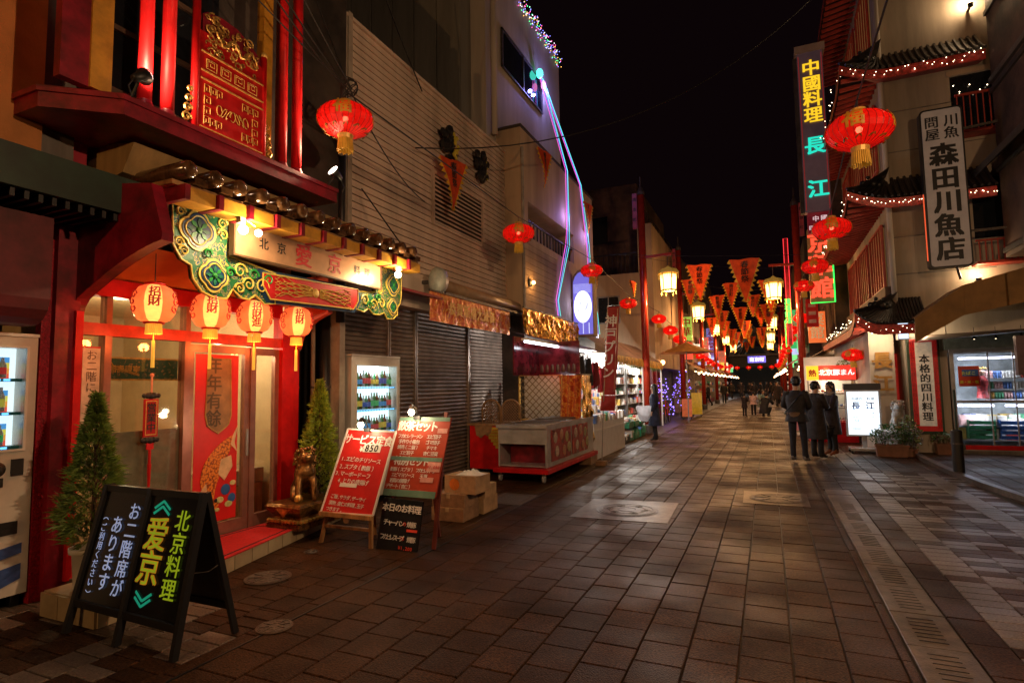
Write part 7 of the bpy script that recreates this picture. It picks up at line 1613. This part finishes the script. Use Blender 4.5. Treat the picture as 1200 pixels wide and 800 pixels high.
        for i in range(len(rings)-1):
            for k in range(n): l = (k+1) % n; q.f.append((i*n+k, i*n+l, (i+1)*n+l, (i+1)*n+k)); q.m.append(0)
        for S in 'LR':
            s_, e_, w_ = (Vector(J[k+S]) for k in ('sh','el','wr')); q.tube([lerp(s_,ch,.25), s_, lerp(s_,e_,.5), e_, lerp(e_,w_,.5), lerp(e_,w_,.93)], [.09,.083,.070,.063,.055,.050], 12)
        q.build('coat', mc, t, smooth=True)
    if scarf:
        q = B(); n_ = Vector(J['neck']); q.tube([tuple(n_+V(.085*cos(a),.085*sin(a),-.02+.02*sin(a*2))) for a in [i*pi/6 for i in range(12)]], .035, 8, closed=True); q.build('scarf', mk(scarf,'scarf'), t, smooth=True)
    if extra: extra(t, J)
    t.location = loc; t.rotation_euler = (0,0,rz); t.scale = (scale,)*3
    return t
def bag(t, x, y, z, w, d, h, col, label, name='bag', sag=.12):
    """held or carried bag, its handles rising to the hand"""
    pass
def make_bag(loc, rz, w, d, h, m__, label, handle, plastic=False):
    x, y, z = loc; t = thing('carrier_bag' if plastic else 'handbag', label, 'bag', loc)
    q = B(); f_ = lambda u, v: (x+w/2*cos(u*2*pi)*(.35+.65*sin(pi*min(1,(1-v)*.55+.42)))*(1+.05*sin(u*25+v*8)), y+d/2*sin(u*2*pi)*(.5+.6*sin(pi*v*.9))*(1+.06*cos(u*19)), z+h*v+.02*sin(u*12))
    q.grid(f_, 28, 10); q.disc((x,y,z+.01), w*.35, 16, sy=d/w); q.build('sack', m__, t, smooth=True)
    q = B(); hx, hy, hz = handle
    for s in (-1,1): q.tube([(x-w*.2,y+s*d*.12,z+h*.97),(lerp(x-w*.1,hx,.6),lerp(y,hy,.6)+s*.01,lerp(z+h,hz,.6)),(hx,hy,hz),(lerp(x+w*.1,hx,.6),lerp(y,hy,.6)+s*.01,lerp(z+h,hz,.6)),(x+w*.2,y+s*d*.12,z+h*.97)], .009, 5)
    q.build('handle', m__, t); t.rotation_euler = (0,0,0); return t
# woman at the bright shop, facing the shop (left, -X)
person('woman with long black hair in a dark blue coat facing the bright gift shop', 'person', {'elL':(-.21,-.02,1.13),'wrL':(-.20,-.17,.98),'knL':(-.06,-.02,.5),'anL':(-.06,.03,.10),'toL':(-.07,-.14,.045),'heL':(-.06,.06,.05),'knR':(.06,0,.5),'anR':(.05,.02,.10),'toR':(.05,-.15,.045),'heR':(.05,.055,.05),'nose':(0,-.105,1.585)},
       {'top':(.02,.025,.06),'bottom':(.010,.010,.012),'legs':(.01,.01,.01)}, 'long', (.016,.02,.048), (-3.10,17.25,0), -pi/2, .97, coat_len=.46)
make_bag((-3.36,17.02,.60), 0, .44, .24, .44, mat('milky_plastic_bag', (.80,.82,.88), .4, var=.06, trans=.3), 'large whitish carrier bag held by the woman at the gift shop', (-3.26,17.06,1.0), True)
# three people on the right
def slung(t, J):
    q = B(); q.tube([(-.17,-.02,1.45),(-.05,-.16,1.2),(.14,-.17,1.02),(.23,0,.96),(.14,.18,1.02),(-.05,.16,1.25),(-.17,.02,1.45)], .016, 5); q.build('strap', m_black, t)
    q = B(); q.lathe((0,0,.86), [(.178,0),(.186,.03),(.186,.13),(.178,.15)], 20, sy=.82); q.build('tan_hip_band', mat('tan_hem', (.16,.095,.05), .7), t)
person('tall man in black jacket and dark jeans seen from behind, nearest of three', 'person', {'elL':(-.24,-.05,1.14),'wrL':(-.14,-.22,1.08),'elR':(.25,-.03,1.13),'wrR':(.17,-.20,1.05),'anL':(-.13,.0,.10),'toL':(-.17,-.14,.045),'heL':(-.12,.05,.05),'knL':(-.115,-.02,.5),'head1':(.0,-.03,1.615),'nose':(.05,-.115,1.59)},
       {'top':(.010,.010,.012),'bottom':(.014,.016,.028),'shoe':(.25,.24,.24)}, 'short', (.024,.022,.026), (.52,13.6,0), 2.75, 1.04, coat_len=.12, extra=slung)
person('person in a black coat standing second of the group of three', 'person', {'elL':(-.22,-.08,1.15),'wrL':(-.10,-.24,1.14),'head1':(.0,-.05,1.60),'nose':(-.04,-.145,1.56),'neck':(0,-.02,1.48)},
       {'top':(.012,.010,.010),'bottom':(.012,.011,.014)}, 'short', (.034,.026,.026), (.93,14.35,0), 2.3, .985, coat_len=.50)
person('woman in dark coat with light scarf and brown heeled boots, third of three', 'person', {'elR':(.22,-.10,1.15),'wrR':(.12,-.22,1.10),'elL':(-.20,-.05,1.12),'wrL':(-.17,-.20,.93),'nose':(.03,-.11,1.585),'heL':(-.10,.06,.09),'heR':(.10,.06,.09),'anL':(-.10,.02,.14),'anR':(.10,.02,.14)},
       {'top':(.012,.010,.012),'bottom':(.012,.010,.012),'shoe':(.22,.07,.025)}, 'long', (.030,.022,.028), (1.27,14.85,0), -1.15, .965, coat_len=.42, scarf=(.35,.30,.27))
make_bag((1.12,14.62,.42), 0, .36, .16, .26, mat('black_leather_bag', (.012,.011,.012), .3), 'black handbag hanging from the hand of the woman in brown boots', (1.12,14.66,.93))
# far people
kidP = {'elL':(-.22,-.1,1.18),'wrL':(-.18,-.28,1.2),'elR':(.22,-.1,1.18),'wrR':(.2,-.28,1.15)}
person('small child in a pink-white jacket seen from behind in mid street', 'person', kidP, {'top':(.6,.42,.38),'bottom':(.012,.011,.014),'shoe':(.5,.45,.42)}, 'short', (.62,.42,.38), (-.70,30.6,0), pi, .72, coat_len=.10)
crP = {'pelvis':(0,.12,.40),'waist':(0,.06,.55),'chest':(0,-.05,.74),'neck0':(0,-.10,.88),'neck':(0,-.13,.94),'head0':(0,-.15,1.0),'head1':(0,-.15,1.07),'head2':(0,-.14,1.13),'nose':(0,-.255,1.05),'shL':(-.17,-.08,.85),'shR':(.17,-.08,.85),'elL':(-.25,-.22,.66),'elR':(.25,-.22,.66),'wrL':(-.14,-.40,.62),'wrR':(.14,-.40,.62),
       'hiL':(-.09,.10,.38),'hiR':(.09,.10,.38),'knL':(-.14,-.24,.44),'knR':(.14,-.24,.44),'anL':(-.13,.0,.10),'anR':(.13,.0,.10),'toL':(-.14,-.16,.045),'toR':(.14,-.16,.045),'heL':(-.13,.05,.05),'heR':(.13,.05,.05)}
person('adult in black crouching beside the small child in mid street', 'person', crP, None, 'short', (.014,.012,.012), (-.18,30.4,0), 2.6, 1.02, coat_len=.22)
person('dark-clothed child standing on the left of the pink-jacketed child', 'person', kidP, {'top':(.02,.015,.015)}, 'short', (.02,.014,.014), (-1.12,30.7,0), 2.6, .66, coat_len=.25)
person('adult in a pale green top sitting low behind the crouching adult', 'person', crP, {'top':(.18,.26,.20),'bottom':(.1,.1,.1)}, 'short', (.20,.28,.22), (-.35,37,0), .3, 1.05, coat_len=.15)
walk = {'knL':(-.095,-.12,.52),'anL':(-.10,-.18,.12),'toL':(-.10,-.33,.07),'heL':(-.10,-.14,.06),'knR':(.095,.05,.50),'anR':(.10,.26,.14),'toR':(.10,.14,.05),'heR':(.10,.30,.10),'elL':(-.23,.10,1.13),'wrL':(-.24,.12,.90),'elR':(.23,-.06,1.13),'wrR':(.235,-.18,.94)}
WA = person('man in dark clothes walking towards the camera by the left shops', 'person', walk, {'top':(.03,.02,.015)}, 'short', (.02,.015,.012), (-3.25,49,0), .1, 1.0, coat_len=.12, group='distant walkers')
WB = person('distant walker in a dark coat under the end gateway', 'person', walk, None, 'long', (.03,.018,.015), (-1.9,70,0), .2, .98, coat_len=.4, group='distant walkers')
rr = random.Random(44)
for (x, y, lab) in ((-2.6,66,'distant walker, left of the pair beneath the blue sign'),(-1.5,64,'distant walker right beneath the blue sign'),(-.7,68,'distant walker right of the centre line near the gateway'),(.3,62,'distant walker close to the right-hand stalls'),(.6,54,'distant shopper beside the bright right-hand stalls'),(-.2,73,'farthest walker near the gateway centre'),(-3.0,71,'farthest walker at the left of the gateway'),(.75,47,'shopper at the right stalls behind the tall man'),(-4.0,44,'dark figure standing by the left shop front'),(-1.2,58,'walker in mid street beyond the child'),(.9,66,'distant shopper hard against the right stalls'),(-2.1,75,'tiny walker under the gateway beam'),(-3.4,62,'walker keeping to the left shops past the third lamp post'),(.2,78,'tiny walker right of the gateway centre'),(-.9,76,'tiny walker straight under the gateway'),(.5,42,'shopper leaning to the stalls right of the crouching pair')):
    dup(rr.choice((WA,WB)), (x,y,0), rr.uniform(-3,3), lab, 'distant walkers', rr.uniform(.94,1.04))
# guardian lion of pale stone
sl = None
for o in list(bpy.data.objects):
    if o.name == 'guardian_lion': sl = o
s_ = dup(sl, (2.70,15.78,.25), -.9, 'pale stone guardian lion behind the planter by the red door', scale=1.35); s_['category'] = 'statue'
ms2 = mat('pale_stone', (.42,.38,.34), .8, var=.3, vs=8, bump=.4)
def recol(o):
    for c in o.children:
        if c.type == 'MESH': c.data = c.data.copy(); c.data.materials.clear(); c.data.materials.append(ms2)
        recol(c)
recol(s_)
pd = thing('stone_pedestal', 'low pale stone pedestal under the stone lion', 'pedestal', (2.70,15.78,0)); B().box(2.38,3.0,15.45,16.1,0,.25).build('block', ms2, pd)

# ================================================================== BUILDINGS FURTHER ALONG
def block(side, x, y0, y1, h, wall, label, floors=3, roof=False, shop=(1,.75,.45), es=1.0, aw_=None, seed=0, sign=None):
    """side -1: left of street (front faces +X); +1: right"""
    t = thing('street_building', label, 'building', (x,(y0+y1)/2,0)); s = side; rr = random.Random(seed)
    xa, xb = (x-8, x) if s < 0 else (x, x+8)
    B().box(xa,xb,y0,y1,2.9,h).build('wall', wall, t)
    q = B(); q.box(xa, xb, y0-.05, y1+.05, h, h+.12); q.build('parapet', m_dark, t)
    fx = lambda d0, d1: (x+min(-s*d0,-s*d1), x+max(-s*d0,-s*d1))
    for fl in range(floors):
        z0 = 3.5+fl*2.7
        if z0+1.4 > h: break
        n = max(1, int((y1-y0)/2.3))
        for i in range(n):
            ya = y0+.5+(y1-y0-.6)*i/n; lit = rr.random() < .25
            w = B().box(*fx(-.02,.03), ya, ya+1.3, z0, z0+1.35).build('window', mat('lit_window', (.3,.2,.1), .3, emis=(1,.6,.25), es=.18) if lit else m_glassd, t)
            q = B(); 
            for (a, c, d_, e) in ((ya-.05,ya,z0-.05,z0+1.4),(ya+1.3,ya+1.35,z0-.05,z0+1.4),(ya,ya+1.3,z0+1.35,z0+1.4),(ya,ya+1.3,z0-.05,z0),(ya+.63,ya+.67,z0,z0+1.35)): q.box(*fx(.0,.07), a, c, d_, e)
            q.build('frame', m_brown, w)
    for i in range(5):
        yb = y0+.8+(y1-y0-1.2)*i/4; B().ball((x-s*(1.05), yb, 2.25+.1*(i % 2)), .055, 8).build('awning_bulb', glow('awning_bulb_%d' % (i % 3), ((1,.78,.5),(1,.45,.15),(1,.9,.75))[i % 3], 12), t)
    for i in range(0 if (s > 0 and y0 < 31) else 3):
        yb = y0+1.2+(y1-y0-2)*i/2.2+rr.uniform(-.4,.4); zb = rr.uniform(2.7,3.6); w_ = rr.uniform(.35,.7); cI = rr.randrange(5)
        B().box(*fx(.12,.12+w_), yb, yb+.12, zb, zb+rr.uniform(.3,.9)).build('lit_sign_box', glow('small_sign_%d' % cI, ((1,.85,.6),(1,.1,.05),(1,.6,.08),(.2,.9,.3),(.5,.6,1))[cI], .9), t)
    # open lit shop bay
    q = B(); q.box(xa if s < 0 else x+2.0, x-2.0 if s < 0 else xb, y0, y1, 0, 2.9); q.box(xa+(0 if s > 0 else 6), xb-(6 if s > 0 else 0), y0, y0+.15, 0, 2.9); q.build('shop_interior', mat('shop_wall', (.45,.36,.26), .7), t)
    q = B(); rr2 = random.Random(seed+5)
    for k in range(3):
        z = .3+.6*k; xs = fx(-.7+.15*k, .1) if False else ((x-.9+.1*k, x-.2) if s < 0 else (x+.2, x+.9-.1*k))
        goods(q, xs[0], xs[1], y0+.3, y1-.2, z, 40, .28)
    q.build('merchandise', m_goods, t, kind='stuff'); B().box(*((x-1.0,x-.15) if s < 0 else (x+.15,x+1.0)), y0+.25, y1-.15, 0, .3).build('counter', m_redd if seed % 2 else m_whp, t)
    if es > 0:
        B().box(*((x-.45,x-.35) if s < 0 else (x+.35,x+.45)), y0+.6, y1-.6, 2.55, 2.6).build('tube_light', glow('shop_tube_%d' % (seed % 3), shop, 7), t)
        lamp('shop_glow', (x-s*.15*(1), (y0+y1)/2, 2.35), 30*es, shop, .4, t)
    if aw_:
        q = B(); q.add([(x,y0+.1,3.1),(x,y1-.1,3.1),(x-s*1.0,y1-.1,2.55),(x-s*1.0,y0+.1,2.55)], [(0,1,2,3)]); q.add([(x-s*1.0,y0+.1,2.55),(x-s*1.0,y1-.1,2.55),(x-s*1.0,y1-.1,2.33),(x-s*1.0,y0+.1,2.33)], [(0,1,2,3)]); q.build('shop_awning', aw_, t)
    if sign:
        txt, col, z0, z1, yy = sign; B().box(*fx(.1,.75), yy, yy+.15, z0, z1).build('projecting_sign', glow('proj_%s' % txt, col, .55), t)
        q = B(); xc = x-s*.425; q.text(txt, (xc, yy-.005, z1-.05), (1,0,0), (0,0,1), (z1-z0)/len(txt)*.92 if (z1-z0)/len(txt) < .6 else .55, vert=True, bold=.03); q.build('sign_lettering', m_lw if sum(col) < 1.2 else m_lr, t)
    return t
m_awr = mat('red_canvas', (.30,.03,.02), .7, var=.2); m_awo = mat('orange_canvas', (.42,.18,.05), .7, var=.2)
# F: set-back cream building facing the camera
fb = thing('cream_corner_building', 'cream building with open balcony and brown upper storey behind the first lamp post', 'building', (-7,27,0))
B().box(-14,-4.3,24.6,34,2.4,6.5).build('wall', m_cream, fb); B().box(-4.9+.0,-4.3,24.6,34,6.5,8.6).build('wall', m_cream, fb); B().box(-14,-5.2,26.2,34,6.5,11).build('upper_wall', m_brown, fb)
q = B(); q.box(-14,-4.95,24.6,24.65,7.35,7.42)
for i in range(40): q.box(-12.5+.19*i,-12.48+.19*i,24.61,24.64,6.5,7.35)
q.build('balcony_railing', m_black, fb); w = B().box(-6.7,-5.8,24.57,24.60,4.4,5.5).build('window', m_glassd, fb)
q = B(); q.box(-6.76,-6.70,24.55,24.6,4.34,5.56); q.box(-5.8,-5.74,24.55,24.6,4.34,5.56); q.box(-6.7,-5.8,24.55,24.6,5.5,5.56); q.box(-6.7,-5.8,24.55,24.6,4.34,4.4); q.box(-6.27,-6.23,24.55,24.6,4.4,5.5); q.build('window_frame', m_alu, w)
w = B().box(-8.8,-6.6,26.16,26.2,8.3,9.6).build('window', m_glassd, fb); q = B(); q.box(-8.85,-6.55,26.12,26.19,9.6,9.68); q.box(-8.85,-6.55,26.12,26.19,8.22,8.3); q.box(-7.72,-7.68,26.12,26.19,8.3,9.6); q.build('window_frame', m_brown, w)
q = B()
for i in range(14): q.beam((-4.6,25+.6*i,8.6),(-4.6,25.3+.6*i,9.3), .03,.03)
q.beam((-4.6,25,9.3),(-4.6,33,9.3), .04,.04); q.build('roof_frame', m_iron, fb)
B().box(-14,-5.0,24.62,34,0,2.4).build('ground_floor', m_dark, fb)
lamp('eave_glow', (-4.1,25.5,2.5), 18, (1,.5,.2), .1, fb)
B().ball((-4.15,25.5,2.62), .10, 10).build('globe_lamp', glow('orange_globe', (1,.5,.2), 6), fb)
for i in range(3): B().box(-4.75+.3*0,-4.55,25.0+1.1*i,25.25+1.1*i,0,2.4).build('red_column', m_redd, fb)
block(-1,-4.7,34.2,41,9.5,m_brown,'brown three-storey building on the left beyond the cream corner building',2,False,(1,.55,.28),.5,m_awo,1,('中華',(.45,.75,.1),4.2,5.6,35))
block(-1,-4.6,41.2,49,8.2,m_cream,'cream building on the left past the third lamp post',2,False,(1,.6,.3),.6,m_awr,2,('飯店',(.9,.1,.1),3.6,5.0,44))
block(-1,-4.6,49.2,58,10.5,m_dark,'tall dark building on the left in mid distance',3,False,(1,.7,.4),.9,m_awo,3,('酒家菜館',(.3,.3,.9),3.8,6.2,50))
block(-1,-4.5,58.2,68,7.8,m_brown,'low brown building on the far left',2,False,(1,.85,.65),1.6,m_awr,4,('点心',(.9,.15,.1),3.6,4.8,60))
block(-1,-4.5,68.2,80,9.5,m_dark,'farthest dark building on the left before the gateway',2,False,(.8,.9,1),1.6,m_awo,5)
block(1,2.4,24.2,31,9.5,m_brown,'brown building on the right behind the red neon sign',2,False,(1,.62,.3),1.0,m_awo,6,('菜館',(.9,.2,.05),3.3,4.6,27))
block(1,1.9,31.2,39,8.6,m_dark,'dark building on the right past the right lamp post',2,False,(1,.8,.55),1.6,m_awr,7,('小籠包',(.05,.7,.2),3.4,5.4,33))
block(1,1.9,39.2,48,9.4,m_brown,'brown building on the right in mid distance',2,False,(1,.85,.65),1.8,m_awo,8,('広東料理',(.9,.55,.1),3.3,5.6,41))
block(1,1.8,48.2,58,8.0,m_dark,'dark building on the right with lit stall',2,False,(1,.9,.8),2.0,m_awr,9,('老酒',(.1,.8,.2),3.2,4.5,50))
block(1,1.8,58.2,80,9.0,m_brown,'farthest brown building on the right before the gateway',2,False,(1,.8,.6),2.2,m_awo,10,('豚饅',(.9,.1,.05),3.2,4.4,60))
# gateway at the end of the street
ga = thing('street_gateway', 'dark gabled arcade entrance with pale A-shaped trusses at the end of the street', 'gateway', (-1.5,82,0))
for y in (80,86,92): 
    q = B(); q.beam((-5.5,y,5.2),(-1.5,y,8.8), .25,.25); q.beam((2.5,y,5.2),(-1.5,y,8.8), .25,.25); q.beam((-5.5,y,5.2),(2.5,y,5.2), .2,.2); q.beam((-3.4,y,5.2),(-1.5,y,8.4), .12,.12); q.beam((.4,y,5.2),(-1.5,y,8.4), .12,.12)
    q.build('truss', mat('pale_steel', (.45,.42,.38), .5), ga)
for x in (-5.5,2.5): B().box(x-.2,x+.2,79.8,80.2,0,5.1).build('column', m_redd, ga)
q = B(); q.add([(-5.6,80,5.3),(-1.5,80,9.0),(-1.5,110,9.0),(-5.6,110,5.3)], [(0,1,2,3)]); q.add([(-1.5,80,9.0),(2.6,80,5.3),(2.6,110,5.3),(-1.5,110,9.0)], [(0,1,2,3)]); q.build('roof', m_dtile, ga)
B().box(-5.6,2.6,80.1,80.4,3.6,5.0).build('fascia_board', m_black, ga); B().box(-6,3,110,110.3,0,8).build('end_wall', mat('greyish_far_wall', (.14,.13,.12), .8), ga)
lamp('arcade_light', (-1.5,96,4.8), 260, (1,.85,.7), .5, ga)
B().box(-2,-1,95.9,96.1,5.0,5.05).build('strip_light', glow('arcade_strip', (1,.85,.65), 5), ga)
bs_ = thing('blue_overhead_sign', 'blue lit overhead sign with white lettering before the gateway', 'sign', (-.9,62,3.7)); B().box(-1.75,-.10,62,62.2,3.62,4.28).build('box', glow('blue_sign_face', (.10,.12,.85), .9), bs_); q = B(); q.text('南京町', (-.92,61.99,3.95), (1,0,0), (0,0,1), .42, bold=.05, gap=1.1); q.build('lettering', glow('blue_sign_letter', (.85,.9,1), 1.2), bs_)
for i in range(4): dup(LF, (-3.4+1.3*i,76,3.5), 0, 'one of the small red lanterns in a row under the gateway', 'lanterns under the gateway')
# purple illuminated tree and oddments by the left posts
def lit_tree(x, y, h, w, col, label, seed):
    t = thing('illuminated_tree', label, 'tree', (x,y,0)); rr = random.Random(seed); q = B(); q.cyl((x,y,0),(x,y,h*.85), .05,.015, 8)
    for i in range(16): a = rr.uniform(0,6.28); z = rr.uniform(.25,.75)*h; q.tube([(x,y,z),(x+w*.45*cos(a),y+w*.45*sin(a),z+.25)], [.015,.006], 5)
    q.build('trunk', mat('bark', (0,0,0)), t); q = B()
    for i in range(500):
        z = h*(.2+.8*rr.random()); r_ = w/2*(1.1-z/h)**.6*rr.random()**.5; a = rr.uniform(0,6.28); p = V(x+r_*cos(a),y+r_*sin(a),z); d = V(rr.uniform(-1,1),rr.uniform(-1,1),rr.uniform(-.5,1)).normalized()*.09; s_ = d.cross(V(0,.3,1)).normalized()*.02
        q.add([p,p+d*.5+s_,p+d,p+d*.5-s_], [(0,1,2,3)])
    q.build('crown', m_lf1, t, kind='stuff'); q = B()
    for i in range(90):
        z = h*(.12+.86*rr.random()); r_ = w/2*(1.1-z/h)**.6*(.75+.3*rr.random()); a = rr.uniform(0,6.28); q.ball((x+r_*cos(a),y+r_*sin(a),z), .020, 4)
    q.build('blue_violet_bulb', glow('violet_bulb', (.25,.16,1), 6), t, kind='stuff'); lamp('violet_glow', (x+.5,y-.6,h*.6), 10, (.35,.2,1), .3, t)
lit_tree(-4.5,27.2,2.0,1.1,None,'small tree wrapped in blue and violet lights left of the second lamp post',1); lit_tree(-4.3,32.5,2.4,1.6,None,'bushier tree of blue-white lights right of the second lamp post',2)
for (x, y, w, h, c, lab) in ((-3.55,28.2,.45,.95,(.65,.15,.03),'orange freestanding panel at the foot of the second lamp post'),(-3.35,30.5,.5,1.2,(.65,.42,.03),'yellow freestanding sign beyond the orange panel'),(.85,20.8,.35,1.1,(.5,.16,.14),'pinkish red folding sign in front of the kiosk row')):
    t = thing('standing_sign', lab, 'sign', (x,y,0)); B().box(x-w/2,x+w/2,y,y+.05,.12,h).build('panel', mat('stand_%d' % int(h*100), c, .5, emis=c, es=.2), t)
    for s in (-1,1): B().box(x+s*w*.4-.02,x+s*w*.4+.02,y-.12,y+.17,0,.12).build('foot', m_black, t)
by = thing('bicycle', 'dark bicycle parked beside the violet-lit tree', 'bicycle', (-4.0,25.3,0))
for yy in (24.75,25.8):
    q = B(); q.tube([(-4.0,yy+.33*cos(a*pi/12),.34+.33*sin(a*pi/12)) for a in range(24)], .018, 5, closed=True); w = q.build('tyre', m_black, by); q = B()
    for a in range(10): q.tube([(-4.0,yy,.34),(-4.0,yy+.32*cos(a*pi/5),.34+.32*sin(a*pi/5))], .003, 3)
    q.build('spoke', m_alu, w)
q = B(); q.tube([(-4,24.75,.34),(-4,24.9,.95),(-4,25.5,.85),(-4,25.35,.3),(-4,24.9,.8)], .016, 6); q.tube([(-4,25.8,.34),(-4,25.5,.85),(-4,25.35,.3),(-4,25.8,.34)], .013, 6); q.build('frame', m_red, by)
q = B(); q.tube([(-4.25,24.95,1.05),(-4,24.9,1.0),(-3.75,24.95,1.05)], .012, 6); q.build('handlebar', m_alu, by); B().ball((-4,25.5,.93), .10, 8, sz=.4).build('saddle', m_black, by)
# hidden maintenance: none; tidy unused template data
for me in [m for m in bpy.data.meshes if m.users == 0]: bpy.data.meshes.remove(me)
